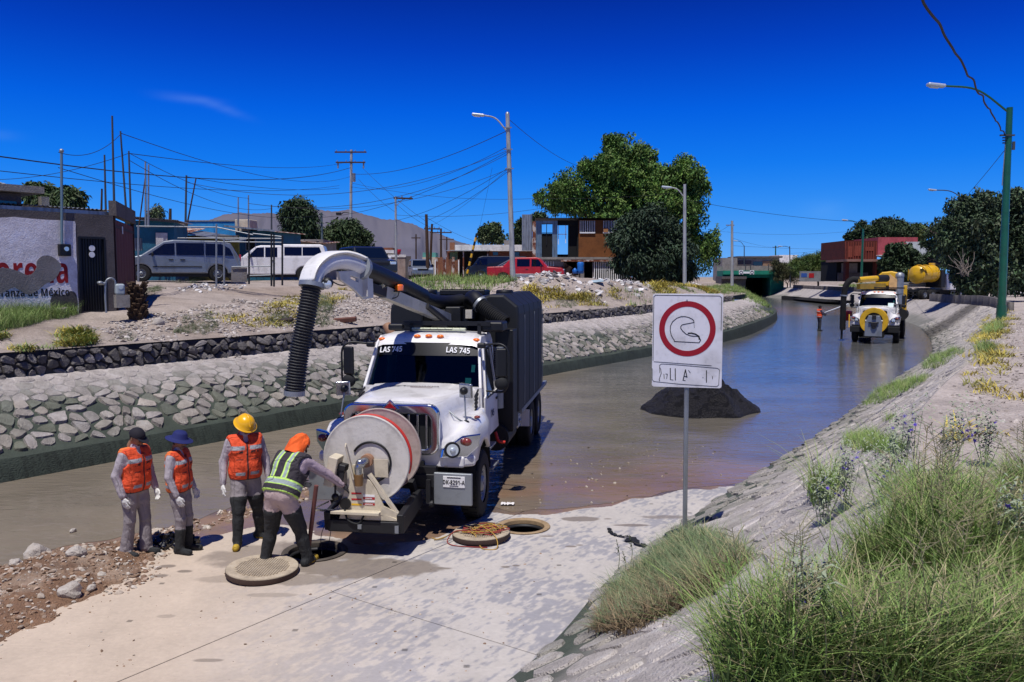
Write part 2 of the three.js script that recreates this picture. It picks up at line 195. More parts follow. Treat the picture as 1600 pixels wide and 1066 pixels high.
// strip: a sheet between two setbacks along a toe line
function strip(Lq, s0, s1, ds, ts, H, col) {
  const pos = [], c = [], idx = [], n = ts.length; let rows = 0;
  for (let s = s0; s <= s1 + 1e-6; s += ds) { const q = on(Lq, s); for (const t of ts) { const x = q.x + q.nx * t, d = q.d + q.nd * t, y = H(t, q.d, x, d, s); pos.push(x, y, -d); if (col) c.push(...col(t, q.d, x, d, s)); } rows++; }
  for (let i = 0; i < rows - 1; i++) for (let j = 0; j < n - 1; j++) { const a = i * n + j, b = a + 1, e = a + n, f = e + 1; if (Lq === LEFT) idx.push(a, e, b, b, e, f); else idx.push(a, b, e, b, f, e); }
  const g = new THREE.BufferGeometry(); g.setAttribute('position', new THREE.Float32BufferAttribute(pos, 3)); if (col) g.setAttribute('color', new THREE.Float32BufferAttribute(c, 3)); g.setIndex(idx); g.computeVertexNormals();
  const p = g.attributes.position, nn = g.attributes.normal; let up = 0; for (let i = 0; i < nn.count; i++) up += nn.getY(i); if (up < 0) { const a = g.index.array; for (let i = 0; i < a.length; i += 3) { const t = a[i]; a[i] = a[i + 1]; a[i + 1] = t; } g.computeVertexNormals(); }
  return g;
}
const rangeT = (a, b, n) => Array.from({ length: n + 1 }, (_, i) => a + (b - a) * i / n);
// Voronoi stonework laid over a surface P(u, v, lift) -> Vector3
function mosaic({ u0, u1, v0, v1, a, b = a, P, gap, lift, seed, color, skip, squash = 1 }) {
  const R = rng(seed), nu = Math.ceil((u1 - u0) / a) + 2, nv = Math.ceil((v1 - v0) / b) + 2, S = [];
  for (let j = -1; j < nv; j++) { S[j + 1] = []; for (let i = -1; i < nu; i++) S[j + 1][i + 1] = [u0 + (i + 0.5 + (j & 1 ? 0.5 : 0) + (R() - 0.5) * 0.95) * a, v0 + (j + 0.5 + (R() - 0.5) * 0.95) * b]; }
  const out = [];
  for (let j = 1; j < S.length - 1; j++) for (let i = 1; i < S[j].length - 1; i++) {
    const [cu, cv] = S[j][i]; if (cv < v0 || cv > v1 || cu < u0 || cu > u1) continue; if (skip && skip(cu, cv, R)) continue;
    let poly = [[cu - a * 1.4, cv - b * 1.4], [cu + a * 1.4, cv - b * 1.4], [cu + a * 1.4, cv + b * 1.4], [cu - a * 1.4, cv + b * 1.4]];
    for (let jj = Math.max(0, j - 2); jj <= Math.min(S.length - 1, j + 2); jj++) for (let ii = Math.max(0, i - 2); ii <= Math.min(S[jj].length - 1, i + 2); ii++) {
      if (ii === i && jj === j) continue; const [qu, qv] = S[jj][ii], nx = qu - cu, ny = qv - cv, k = (qu * qu + qv * qv - cu * cu - cv * cv) / 2, o = [];
      for (let e = 0; e < poly.length; e++) { const p = poly[e], q = poly[(e + 1) % poly.length], dp = p[0] * nx + p[1] * ny - k, dq = q[0] * nx + q[1] * ny - k; if (dp <= 0) o.push(p); if ((dp < 0) !== (dq < 0)) { const t = dp / (dp - dq); o.push([p[0] + (q[0] - p[0]) * t, p[1] + (q[1] - p[1]) * t]); } }
      poly = o; if (poly.length < 3) break;
    }
    if (poly.length < 3) continue;
    poly = poly.map(([u, v]) => [clamp(u, u0, u1), clamp(v, v0, v1)]);
    const g = gap(cu, cv, R), mu = poly.reduce((t, p) => t + p[0], 0) / poly.length, mw = poly.reduce((t, p) => t + p[1], 0) / poly.length;
    const rad = poly.reduce((t, p) => t + Math.hypot(p[0] - mu, p[1] - mw), 0) / poly.length, k0 = Math.max(0.35, 1 - g / rad);
    // cut corners unevenly so that stones are not polygons
    const ring = []; for (let e = 0; e < poly.length; e++) { const p = poly[e], q = poly[(e + 1) % poly.length]; if (Math.hypot(q[0] - p[0], q[1] - p[1]) < 0.02) { ring.push(p); continue; } const t = 0.16 + R() * 0.16, w = 0.84 - R() * 0.16; ring.push([p[0] + (q[0] - p[0]) * t, p[1] + (q[1] - p[1]) * t], [p[0] + (q[0] - p[0]) * w, p[1] + (q[1] - p[1]) * w]); }
    const L = lift(cu, cv, R), n = ring.length, A = [], B = [], tu = (R() - 0.5) * L * 1.5 / rad, tv = (R() - 0.5) * L * 1.5 / rad;
    for (const [u, v] of ring) { const jx = 1 + (R() - 0.5) * 0.10, du = (u - mu) * k0 * jx, dv = (v - mw) * k0 * jx; A.push(P(clamp(mu + du, u0, u1), clamp(mw + dv, v0, v1), L < 0.016 ? -0.008 : -0.035)); const e = 0.80 + R() * 0.12; B.push(P(clamp(mu + du * e, u0, u1), clamp(mw + dv * e, v0, v1), Math.max(0.004, L * (0.75 + R() * 0.3) + tu * du + tv * dv))); }
    const C = P(mu, mw, L * (1 + (R() - 0.3) * 0.35)), pos = [];
    const tri = (p, q, r) => pos.push(p.x, p.y, p.z, q.x, q.y, q.z, r.x, r.y, r.z);
    for (let e = 0; e < n; e++) { const f = (e + 1) % n; tri(A[e], A[f], B[f]); tri(A[e], B[f], B[e]); tri(B[e], B[f], C); }
    const geo = new THREE.BufferGeometry(); geo.setAttribute('position', new THREE.Float32BufferAttribute(pos, 3));
    // make sure the faces look outwards
    const e1 = B[1].clone().sub(B[0]).cross(C.clone().sub(B[0])), o1 = P(mu, mw, 0.5).sub(P(mu, mw, 0)); if (e1.dot(o1) < 0) { const p = geo.attributes.position.array; for (let q = 0; q < p.length; q += 9) for (let w = 0; w < 3; w++) { const t = p[q + w]; p[q + w] = p[q + 3 + w]; p[q + 3 + w] = t; } }
    geo.computeVertexNormals();
    const base = color(cu, cv, R), col = new Float32Array(pos.length); for (let q = 0; q < pos.length / 3; q++) { const f = typeof base === 'function' ? base(V(pos[3 * q], pos[3 * q + 1], pos[3 * q + 2])) : base; col[3 * q] = f[0]; col[3 * q + 1] = f[1]; col[3 * q + 2] = f[2]; }
    geo.setAttribute('color', new THREE.BufferAttribute(col, 3));
    out.push({ geo, p: C, size: rad * FOC / Math.max(2, -C.z) });
  }
  return out;
}
function stonesInto(parent, name, stones, m, most = 300) {
  const seen = stones.filter(s => { const q = toPx(s.p); return s.p.z < -1 && q[0] > -20 && q[0] < 1620 && q[1] < 1080; }); seen.sort((a, b) => b.size - a.size);
  const pick = new Set(seen.slice(0, most)); for (const s of pick) part(name, m, parent, s.geo);
  const rest = stones.filter(s => !pick.has(s)); if (rest.length) part(name + '_rest', m, parent, rest.map(s => s.geo)).userData.kind = 'stuff';
}
const mStone = mat('#ffffff', 0.9, { vertexColors: true, map: rep(tConc, 0.9), bumpMap: rep(tFine, 0.45), bumpScale: 0.03 });
const mMortar = mat('#ffffff', 0.92, { vertexColors: true, map: rep(tConc, 1.7), bumpMap: rep(tFine, 0.4), bumpScale: 0.014 });
const GREEN = [0.05, 0.066, 0.052], PLAST = [0.50, 0.465, 0.455];
const mix3 = (a, b, t) => [lerp(a[0], b[0], t), lerp(a[1], b[1], t), lerp(a[2], b[2], t)];
const ALGAE = (s, t, H) => sstep(1.6, 1.05, H + 0.38 * (fbm(s * 0.22 + 5, t * 0.8 + 3, 4) - 0.5));      // how far up the damp green stain reaches
{ // left bank: green concrete toe, rubble masonry slope, dark stone wall on top
  const s0 = sAtD(LEFT, 8), s1 = LEFT[LEFT.length - 1].s, PL = (s, t, lift) => { const q = on(LEFT, s), x = q.x + q.nx * t, d = q.d + q.nd * t; const y = heightL(t, q.d, x, d); return V(x - q.nx * lift * 0.45, y + lift * 0.9, -(d - q.nd * lift * 0.45)); };
  const bank = struct('masonry_bank', mMortar, vcol(strip(LEFT, s0, s1, 0.3, rangeT(0.13, 2.749, 9), (t, D, x, d) => heightL(t, D, x, d)), p => { const l = near(LEFT, p.x, -p.z), k = ALGAE(l.s, l.t, p.y), f = 0.8 + 0.5 * fbm(p.x * 1.5 + 30, p.z * 1.5 + 30, 3); return mix3(PLAST.map(c => c * f), GREEN.map(c => c * f), k); }));
  tag(bank, 'sloping stone masonry bank with green algae stains opposite the workers', 'bank');
  const toe = struct('concrete_toe', mat('#ffffff', 0.85, { vertexColors: true, map: rep(tStreak, 1.2), bumpMap: rep(tFine, 0.6), bumpScale: 0.012 }), vcol(strip(LEFT, s0, s1, 0.4, [-0.06, 0, 0.05, 0.1, 0.13, 0.2], (t, D, x, d, s) => t < 0.01 ? (t < -0.01 ? -0.3 : -0.02) : t > 0.15 ? bandL(D) + 0.015 : bandL(D) * Math.min(1, t / 0.1) + 0.012 + (t > 0.07 ? 0.09 * (fbm(x * 0.9 + 70, d * 0.9 + 7, 4) - 0.5) : 0) - 0.0 * s), p => { const f = 0.8 + 0.7 * fbm(p.x * 0.9 + 3, p.z * 0.9 + 60, 4); return [0.042 * f, 0.058 * f, 0.046 * f]; }));
  tag(toe, 'dark green concrete toe along the waterline below the stone bank', 'kerb');
  const col = (u, v, R) => { const q = on(LEFT, u), H = heightL(v, q.d, q.x + q.nx * v, q.d + q.nd * v), k = ALGAE(u, v, H), top = sstep(1.0, 1.35, H), r = 0.30 + R() * 0.24, warm = R(); const tone = [r * (1.0 + 0.04 * warm), r * 0.935, r * (0.92 - 0.08 * warm)]; const g = k * (R() < 0.25 ? 0.75 : 0.08 + 0.4 * R() * R()), base = mix3(mix3(tone, PLAST, top * 0.9), [0.08, 0.11, 0.07], g); return p => { const f = 0.85 + 0.35 * fbm(p.x * 5 + 40, p.z * 5 + p.y * 5 + 40, 3); return base.map(c => c * f); }; };
  const st = mosaic({ u0: sAtD(LEFT, 12.5), u1: sAtD(LEFT, 66), v0: 0.22, v1: 2.72, a: 0.32, b: 0.28, P: PL, seed: 11, color: col, gap: (u, v, R) => { const q = on(LEFT, u), H = heightL(v, q.d, q.x + q.nx * v, q.d + q.nd * v); return lerp(0.008 + 0.036 * R() * R(), 0.004, sstep(1.0, 1.35, H)); }, lift: (u, v, R) => lerp(0.03 + R() * 0.03, 0.006 + R() * 0.008, sstep(0.8, 1.2, v / 2.75 * 1.6)), skip: (u, v, R) => R() < 0.03 + 0.25 * sstep(0.62, 0.75, fbm(u * 0.6 + 7, v * 1.2 + 9, 3)) });
  stonesInto(bank, 'stone', st, mStone);
  // the wall
  const w0 = sAtD(LEFT, 11), w1 = sAtD(LEFT, 63), wb = thing('stone_wall', 'low wall of dark rough stones along the top of the masonry bank', 'wall');
  const PW = (s, h, lift) => { const q = on(LEFT, s), t = 2.80 + (h) * 0.06 - lift, b = slopeTopL(q.d); return V(q.x + q.nx * t, b - 0.06 + h, -(q.d + q.nd * t)); };
  const WH = D => wallTopL(D) - slopeTopL(D) + 0.06;
  const core = []; for (let s = w0; s < w1; s += 0.5) { const f = (h, o) => { const q = on(LEFT, s), t = 2.80 + h * 0.06 + o, b = slopeTopL(q.d); return [q.x + q.nx * t, b - 0.06 + h, -(q.d + q.nd * t)]; }; const q = on(LEFT, s), T = WH(q.d) + 0.05 * (noise(s * 0.7 + 3, 1.5) - 0.5); core.push([f(-0.1, 0), f(T * 0.5, 0), f(T, 0.02), f(T + 0.015, 0.2), f(T, 0.45)]); }
  part('wall_core', mat('#4a4543', 0.95, { map: rep(tConc, 1.2), bumpMap: rep(tFine, 0.4), bumpScale: 0.02 }), wb, loft(core));
  const ws = mosaic({ u0: w0, u1: w1, v0: 0.01, v1: 0.56, a: 0.27, b: 0.2, P: PW, seed: 23, gap: (u, v, R) => 0.014 + R() * 0.012, lift: (u, v, R) => 0.05 + R() * 0.07, color: (u, v, R) => { const r = (0.10 + R() * 0.12) * (R() < 0.15 ? 1.7 : 1); return [r, r * 0.94, r * 0.95]; }, skip: (u, v) => v > WH(on(LEFT, u).d) - 0.03 });
  stonesInto(wb, 'stone', ws, mStone);
}
{ // right bank: flatter masonry, plaster washed, its crest and gravel road; near to the camera
  const s0 = 0, s1 = RIGHT[RIGHT.length - 1].s, PR = (s, t, lift) => { const q = on(RIGHT, s), x = q.x + q.nx * t, d = q.d + q.nd * t; return V(x - q.nx * lift * 0.5, heightR(t, q.d, x, d) + lift * 0.85, -(d - q.nd * lift * 0.5)); };
  const wetR = (s, t, D) => sstep(1.7, 0.7, t + 1.2 * (fbm(s * 0.5 + 4, t * 0.8 + 11, 4) - 0.5)) * (D < 60 ? 1 : 0.6);
  const dark = (x, d) => clamp(sstep(3.0, 0.6, Math.abs((x - 25.5) * 0.62 + (d - 52) * -0.78 + 1.2 * (fbm(x * 0.6 + 2, d * 0.6 + 3, 3) - 0.5)))) * sstep(66, 58, d) * sstep(44, 47, d); // mud washed down beside the trucks
  const bank = struct('masonry_bank', mMortar, vcol(strip(RIGHT, s0, s1, 0.3, rangeT(-0.12, 3.32, 12), (t, D, x, d) => t < 0 ? -0.12 : heightR(t, D, x, d) - 0.004), p => { const l = near(RIGHT, p.x, -p.z), k = wetR(l.s, l.t, l.D), f = 0.85 + 0.35 * fbm(p.x * 1.1 + 30, p.z * 1.1 + 30, 4); return mix3(mix3([0.42 * f, 0.395 * f, 0.385 * f], GREEN.map(c => c * 1.3 * f), k), [0.06, 0.055, 0.05], 0.85 * dark(p.x, -p.z)); }));
  tag(bank, 'pale plastered stone bank sloping up to the gravel road beside the road sign', 'bank');
  const col = (u, v, R) => { const q = on(RIGHT, u), k = wetR(u, v, q.d), r = 0.47 + R() * 0.15, w = R(), base = mix3(mix3([r, r * 0.945, r * (0.93 - 0.05 * w)], [0.36, 0.345, 0.335], sstep(0.8, 0.2, v) * 0.7), [0.10, 0.13, 0.09], k * 0.45 * R()); return p => { const f = 0.84 + 0.34 * fbm(p.x * 3 + 40, p.z * 3 + 40, 4), m = 0.8 * dark(p.x, -p.z); return mix3(base.map(c => c * f), [0.06, 0.055, 0.05], m); }; };
  const st = mosaic({ u0: sAtD(RIGHT, 4.5), u1: sAtD(RIGHT, 62), v0: 0.02, v1: 3.25, a: 0.44, b: 0.36, P: PR, seed: 37, color: col, gap: (u, v, R) => lerp(0.065, 0.006 + R() * 0.012, sstep(0.5, 1.4, v + 0.8 * (fbm(u * 0.5 + 4, v * 0.8 + 11, 4) - 0.5))), lift: (u, v, R) => lerp(0.02 + R() * 0.012, 0.010 + R() * 0.014, sstep(0.4, 1.6, v)) });
  stonesInto(bank, 'stone', st, mStone);
}
{ // the land on both sides out to the horizon: one sheet per side, joined by the plain
  const tL = [2.82, 3.3, 3.9, 4.6, 5.4, 6.3, 7.2, 8.2, 9.4, 10.8, 12.4, 14, 16, 19, 24], tR = [3.3, 3.6, 4.1, 4.8, 5.6, 6.6, 8, 10, 14];
  const mLand = mat('#ffffff', 0.95, { vertexColors: true, map: rep(tDirt, 2.6), bumpMap: rep(tFine, 0.7), bumpScale: 0.03 });
  const colL = p => { const f = 0.85 + 0.4 * fbm(p.x * 0.35 + 60, p.z * 0.35 + 60, 4), w = sstep(0.45, 0.7, fbm(p.x * 0.22 + 11, p.z * 0.22 + 90, 4)); return mix3([0.43 * f, 0.395 * f, 0.375 * f], [0.34 * f, 0.295 * f, 0.26 * f], w); };
  const colR = p => { const f = 0.9 + 0.25 * fbm(p.x * 0.5 + 60, p.z * 0.5 + 60, 4); return [0.52 * f, 0.49 * f, 0.475 * f]; };
  const gl = vcol(strip(LEFT, sAtD(LEFT, 6), LEFT[LEFT.length - 1].s, 0.5, tL, (t, D, x, d) => heightL(Math.max(t, 2.83), D, x, d)), colL);
  const gr = vcol(strip(RIGHT, 0, RIGHT[RIGHT.length - 1].s, 0.5, tR, (t, D, x, d) => heightR(t, D, x, d)), colR);
  const eL = [], eR = []; for (let s = sAtD(LEFT, 6); s <= LEFT[LEFT.length - 1].s; s += 4) { const q = on(LEFT, s); eL.push([q.x + q.nx * 23.9, q.d + q.nd * 23.9]); } for (let s = 0; s <= RIGHT[RIGHT.length - 1].s; s += 4) { const q = on(RIGHT, s); eR.push([q.x + q.nx * 13.9, q.d + q.nd * 13.9]); }
  const hole = [...eL, ...eR.reverse()], F = 6000; const sg = new THREE.ShapeGeometry(shape([[-F, -300], [F, -300], [F, F], [-F, F]], [hole]));
  const nl = eL.length, pp = sg.attributes.position; for (let i = 0; i < pp.count; i++) { const x = pp.getX(i), d = pp.getY(i); let y = 3.1; for (let k = 0; k < hole.length; k++) if (Math.abs(hole[k][0] - x) + Math.abs(hole[k][1] - d) < 1e-3) y = k < nl ? heightL(23.9, near(LEFT, x, d).D, x, d) - 0.01 : heightR(13.9, near(RIGHT, x, d).D, x, d) - 0.01; pp.setXYZ(i, x, y, -d); }
  const ix = sg.index.array; sg.computeVertexNormals(); if (sg.attributes.normal.getY(0) < 0) { for (let i = 0; i < ix.length; i += 3) { const t = ix[i]; ix[i] = ix[i + 1]; ix[i + 1] = t; } sg.computeVertexNormals(); }
  const cA = eL[nl - 1], cB = eR[0], berm = vcol(loft([0, 0.25, 0.5, 0.75, 1].map(t => { const x = lerp(cA[0], cB[0], t), d = lerp(cA[1], cB[1], t), y = lerp(3.5, 2.75, t); return [[x - 4, -1, -(d - 14)], [x - 2, y - 0.6, -(d - 7)], [x, y + 0.02, -(d - 1)], [x, y - 0.05, -(d + 2)]]; })), () => [0.40, 0.36, 0.33]);
  tag(struct('ground', mLand, berm, gl, gr, vcol(sg, () => [0.40, 0.36, 0.33])), 'dry gravelly ground on both sides of the canal', 'ground');
}
// ---- the canal bed: concrete slabs with recessed joints, two round openings
const HOLE1 = [onY(492, 862).x, -onY(492, 862).z, 0.40], HOLE2 = [onY(818, 823).x, -onY(818, 823).z, 0.36];
const WATER = [[-30, 888], [0, 888], [60, 866], [100, 853], [170, 843], [240, 829], [300, 815], [350, 797], [400, 772], [470, 750], [520, 738], [600, 752], [690, 770], [745, 800], [775, 793], [800, 799], [835, 797], [880, 795], [930, 788], [960, 785], [985, 777], [1020, 773], [1060, 765], [1100, 761], [1140, 757], [1170, 753], [1190, 747]].map(([x, y]) => { const p = onY(x, y, 0.004); return [p.x, -p.z]; });
const WETEDGE = [[150, 870], [260, 850], [330, 838], [420, 820], [500, 838], [600, 850], [690, 838], [770, 800], [800, 806], [835, 803], [880, 800], [930, 792], [960, 789], [985, 780], [1020, 776], [1060, 768], [1100, 764], [1140, 760], [1175, 754], [1200, 745]].map(([x, y]) => { const p = onY(x, y); return [p.x, -p.z]; });
{
  const X0 = -15, X1 = 9, D0 = 1, D1 = 25, N = 1664, S = 24;
  const wetPoly = [...WETEDGE, [9, 20], [9, 60], [-60, 60], [-60, 10]];
  const stains = [[560, 888, 0.95, 0.36, 1.2], [470, 905, 0.5, 0.2, 0.8], [640, 888, 0.5, 0.07, 1.2], [430, 870, 0.9, 0.5, 0.8], [520, 860, 0.8, 0.5, 1], [250, 900, 0.10, 0.06, 1], [290, 893, 0.1, 0.05, 1], [262, 885, 0.09, 0.05, 1], [350, 905, 0.35, 0.12, 0.5], [907, 811, 0.26, 0.13, 1.2], [985, 821, 0.28, 0.06, 1.2], [892, 854, 0.08, 0.04, 1.2], [905, 852, 0.05, 0.03, 1.2], [1040, 808, 0.4, 0.1, 0.8], [790, 886, 0.06, 0.04, 1], [806, 884, 0.05, 0.03, 1], [323, 1032, 0.14, 0.04, 0.8], [425, 930, 0.3, 0.06, 0.5], [855, 838, 0.12, 0.03, 1], [950, 811, 0.06, 0.03, 1], [260, 963, 0.1, 0.05, 0.5]].map(([x, y, a, b, k]) => { const p = onY(x, y); return [p.x, -p.z, a, b, k]; });
    const cmap = new Uint8Array(N * N * 4), rmap = new Uint8Array(N * N * 4);
  for (let y = 0; y < N; y++) for (let x = 0; x < N; x++) {
    const wx = X0 + S * (x + 0.5) / N, wd = D0 + S * (y + 0.5) / N, i = (y * N + x) * 4;
    // slab coordinates: along the canal and across it
    const al = (wx + 2) * 0.55 + (wd - 10) * 0.835, ac = (wx + 2) * 0.835 - (wd - 10) * 0.55;
    if (wd < 5.5 || wd > 12 + 0.55 * wx + 5.5 || (wx < -6.2 && wd > 10.5) || ac < -8 || ac > 6 + 0.1 * wd || wd > 19 + 0.3 * wx) { cmap[i] = 120; cmap[i + 1] = 100; cmap[i + 2] = 85; cmap[i + 3] = rmap[i + 3] = 255; rmap[i] = rmap[i + 1] = rmap[i + 2] = 120; continue; }
    const big = fbm(wx * 0.35 + 20, wd * 0.35 + 20, 4), f1 = fbm(wx * 2.6 + 40, wd * 2.6 + 40, 4), f2 = noise(wx * 26, wd * 26), f3 = noise(wx * 70 + 3, wd * 70);
    // broom marks and worn grey patches towards the right, dusty beige on the left
    const worn = sstep(0.47, 0.62, fbm(al * 9 + 15, ac * 22 + 7, 5) * 0.6 + fbm(al * 1.1 + 5, ac * 2.2 + 3, 4) * 0.42) * sstep(-3.6, -0.2, wx + 0.3 * (wd - 8));
    let c = mix3([0.53, 0.435, 0.34], [0.49, 0.455, 0.42], sstep(-4.2, -0.5, wx + 0.3 * (wd - 9) + 1.5 * (big - 0.5)));
    c = mix3(c, [0.25, 0.25, 0.285], worn * 0.75);
    let k = 0.86 + 0.22 * f1 + 0.09 * (f2 - 0.5) + 0.07 * (f3 - 0.5); c = c.map(q => q * k);
    let st = 0; for (const [sx, sd, a, b, g] of stains) { const e = ((wx - sx) / a) ** 2 + ((wd - sd) / b) ** 2; if (e < 4) st = Math.max(st, g * sstep(1.35, 0.7, e + 1.3 * (fbm(wx * 5 + 8, wd * 5 + 8, 4) - 0.5))); }
    c = mix3(c, [0.185, 0.15, 0.12], clamp(st) * 0.8);
    if (h3(x >> 2, y >> 2, 5) > 0.9985) c = c.map(q => q * 0.45);
    const j = 0.5 * (fbm(wx * 1.6 + 3, wd * 1.6 + 9, 5) - 0.5), jx = wx + j, jd = wd + j * 1.4;
    const wet = (wx > -6.6 && inPoly(jx, jd, wetPoly)) ? 1 : 0;
    if (wet) { const o = sstep(0.35, 0.68, fbm(wx * 0.7 + 31, wd * 1.3 + 7, 4)), f = 0.8 + 0.4 * f1; c = mix3([0.24 * f, 0.155 * f, 0.105 * f], [0.15 * f, 0.115 * f, 0.095 * f], o); }
    else if (inPoly(jx, jd - 0.35, wetPoly)) c = mix3(c, [0.66, 0.62, 0.57], 0.4 * f1 + 0.15);
    const sr = q => Math.round(255 * (q <= 0.0031308 ? 12.92 * q : 1.055 * Math.pow(q, 1 / 2.4) - 0.055));
    cmap[i] = sr(clamp(c[0])); cmap[i + 1] = sr(clamp(c[1])); cmap[i + 2] = sr(clamp(c[2])); cmap[i + 3] = 255;
    const r = wet ? 0.16 + 0.35 * sstep(0.4, 0.75, fbm(wx * 2 + 70, wd * 2, 4)) : 0.93 - 0.35 * clamp(st); rmap[i] = rmap[i + 1] = rmap[i + 2] = r * 255; rmap[i + 3] = 255;
  }
  const mk = (d, s) => { const t = new THREE.DataTexture(d, N, N); t.magFilter = THREE.LinearFilter; t.minFilter = THREE.LinearMipmapLinearFilter; t.generateMipmaps = true; if (s) t.colorSpace = THREE.SRGBColorSpace; t.needsUpdate = true; return t; };
  const mBed = phys('#ffffff', 1, { map: mk(cmap, true), roughnessMap: mk(rmap, false), bumpMap: tex(512, 512, (u, v) => 0.6 * fbm(u * 40, v * 160, 3, 0) + 0.4 * fbm(u * 200, v * 200, 2, 200), false, 0.2), bumpScale: 0.006 });
  mBed.userData.keepUV = true;
  // joints measured in the photograph
  const J1a = onY(187, 1064), J1b = onY(852, 785), J2a = onY(522, 926), J2b = onY(830, 1020);
  const dir = J1b.clone().sub(J1a).normalize(), nor = V(-dir.z, 0, dir.x);            // nor points to the right bank
  const o = J1a, toUV = p => [p.clone().sub(o).dot(dir), p.clone().sub(o).dot(nor)];
  const l2 = (toUV(J2a)[0] + toUV(J2b)[0]) / 2;
  const bed = new THREE.Group(); bed.name = 'canal_bed'; scene.add(bed); tag(bed, 'pale concrete canal bed of large slabs with two open manholes', 'canal bed', null, 'structure');
  const clip = (poly, nx, ny, k) => { const r = []; for (let e = 0; e < poly.length; e++) { const p = poly[e], q = poly[(e + 1) % poly.length], a = p[0] * nx + p[1] * ny - k, b = q[0] * nx + q[1] * ny - k; if (a <= 0) r.push(p); if ((a < 0) !== (b < 0)) { const t = a / (a - b); r.push([p[0] + (q[0] - p[0]) * t, p[1] + (q[1] - p[1]) * t]); } } return r; };
  const slabs = [[-4.6, -0.008, -9, l2 + 3.1], [-4.6, -0.008, l2 + 3.115, 14], [0.008, 9.5, l2 + 0.008, l2 + 7.5], [0.008, 9.5, l2 + 7.515, 18], [0.008, 9.5, -9, l2 - 0.008]];
  const w2 = (u, v) => [o.x + dir.x * u + nor.x * v, -(o.z + dir.z * u + nor.z * v)];
  const slabGeo = [];
  for (const [v0, v1, u0, u1] of slabs) {
    let poly = [w2(u0, v0), w2(u1, v0), w2(u1, v1), w2(u0, v1)];
    const holes = []; for (const [hx, hd, r] of [HOLE1, HOLE2]) if (inPoly(hx, hd, poly)) holes.push(ringPts(hx, hd, r, 40));
    const g = ext(poly, 0.08, 0.004, holes); const pos = g.attributes.position; for (let i = 0; i < pos.count; i++) { const x = pos.getX(i), d = pos.getY(i), z = pos.getZ(i); pos.setXYZ(i, x, z - 0.08, -d); } g.computeVertexNormals();
    const gg = clean(g); const p2 = gg.attributes.position, uv = gg.attributes.uv; for (let i = 0; i < p2.count; i++) uv.setXY(i, (p2.getX(i) - X0) / S, (-p2.getZ(i) - D0) / S);
    part('slab', mBed, bed, gg);
  }
  // silty bed under the water and beyond the slabs
  const out = []; for (let s = sAtD(LEFT, 4); s < LEFT[LEFT.length - 1].s; s += 2) { const q = on(LEFT, s); out.push([q.x + q.nx * 0.3, q.d + q.nd * 0.3]); } for (let s = RIGHT[RIGHT.length - 1].s; s > 0; s -= 2) { const q = on(RIGHT, s); out.push([q.x + q.nx * 0.4, q.d + q.nd * 0.4]); }
  const bs = new THREE.ShapeGeometry(shape(out, [ringPts(HOLE1[0], HOLE1[1], 0.42, 30), ringPts(HOLE2[0], HOLE2[1], 0.42, 30)])).rotateX(-Math.PI / 2).translate(0, -0.09, 0);
  part('silt', mat('#57483b', 0.9, { map: rep(tDirt, 3) }), bed, bs);
  for (const [hx, hd, r] of [HOLE1, HOLE2]) part('shaft', mat('#2a231d', 0.95, { map: rep(tConc, 0.8), side: THREE.DoubleSide }), bed, new THREE.CylinderGeometry(r + 0.015, r + 0.05, 2.2, 40, 4, true).translate(hx, -1.12, -hd), new THREE.CircleGeometry(r + 0.05, 30).rotateX(-Math.PI / 2).translate(hx, -2.1, -hd));
  // water
  const wp = [...WATER]; const q2 = []; for (let s = sAtD(RIGHT, 15.4); s < RIGHT[RIGHT.length - 1].s; s += 1.5) { const q = on(RIGHT, s); q2.push([q.x + q.nx * 0.12, q.d + q.nd * 0.12]); } const q3 = []; for (let s = LEFT[LEFT.length - 1].s; s > sAtD(LEFT, 4); s -= 1.5) { const q = on(LEFT, s); q3.push([q.x + q.nx * 0.12, q.d + q.nd * 0.12]); }
  const R = rng(77), ragged = []; for (let i = 0; i < wp.length - 1; i++) { const a = wp[i], b = wp[i + 1], n = Math.max(2, Math.round(Math.hypot(b[0] - a[0], b[1] - a[1]) / 0.09)); for (let k = 0; k < n; k++) { const t = k / n, x = lerp(a[0], b[0], t), d = lerp(a[1], b[1], t); ragged.push([x, d + (x > -1 && x < 4 ? 0.3 : 0.55) * (fbm(x * 2.6 + 31, d * 2.6 + 5, 5) - 0.5) * Math.min(1, (wp[wp.length - 1][0] - x) * 1.5)]); } }
  const ws = new THREE.ShapeGeometry(shape([...ragged, wp[wp.length - 1], ...q2, ...q3])).rotateX(-Math.PI / 2).translate(0, 0.004, 0);
  const XW0 = -20, SW = 80, NW = 900, wmap = tex(NW, NW, (u, v) => { const x = XW0 + SW * u, d = SW * v, l = near2(x, d); return l; }, true, 1);
  function near2(x, d) { const right = sstep(-1.8, 1.2, x - (d - 14) * 0.18), f = 0.84 + 0.32 * fbm(x * 0.5 + 90, d * 0.9 + 4, 4), n = fbm(x * 0.55 + 14, d * 1.3 + 50, 4), o = clamp(sstep(18.2, 14.2, d - 0.15 * x + 3.4 * (n - 0.5))) * sstep(-2.4, -0.6, x), deep = sstep(18, 34, d); let c = mix3([0.50, 0.462, 0.405], [0.44, 0.415, 0.37], right); c = mix3(c, [0.36, 0.37, 0.375], right * deep * 0.8); c = mix3(c, [0.52, 0.425, 0.345], o * (0.35 + 0.65 * sstep(0.35, 0.6, n))); return c.map(q => q * f); }
  const mWater = phys('#ffffff', 0.11, { map: wmap, ior: 1.33, bumpMap: tRipple, bumpScale: 0.016 });
  mWater.userData.keepUV = true;
  const cw = clean(ws), wpz = cw.attributes.position, wuv = cw.attributes.uv; for (let i = 0; i < wpz.count; i++) wuv.setXY(i, (wpz.getX(i) - XW0) / SW, -wpz.getZ(i) / SW);
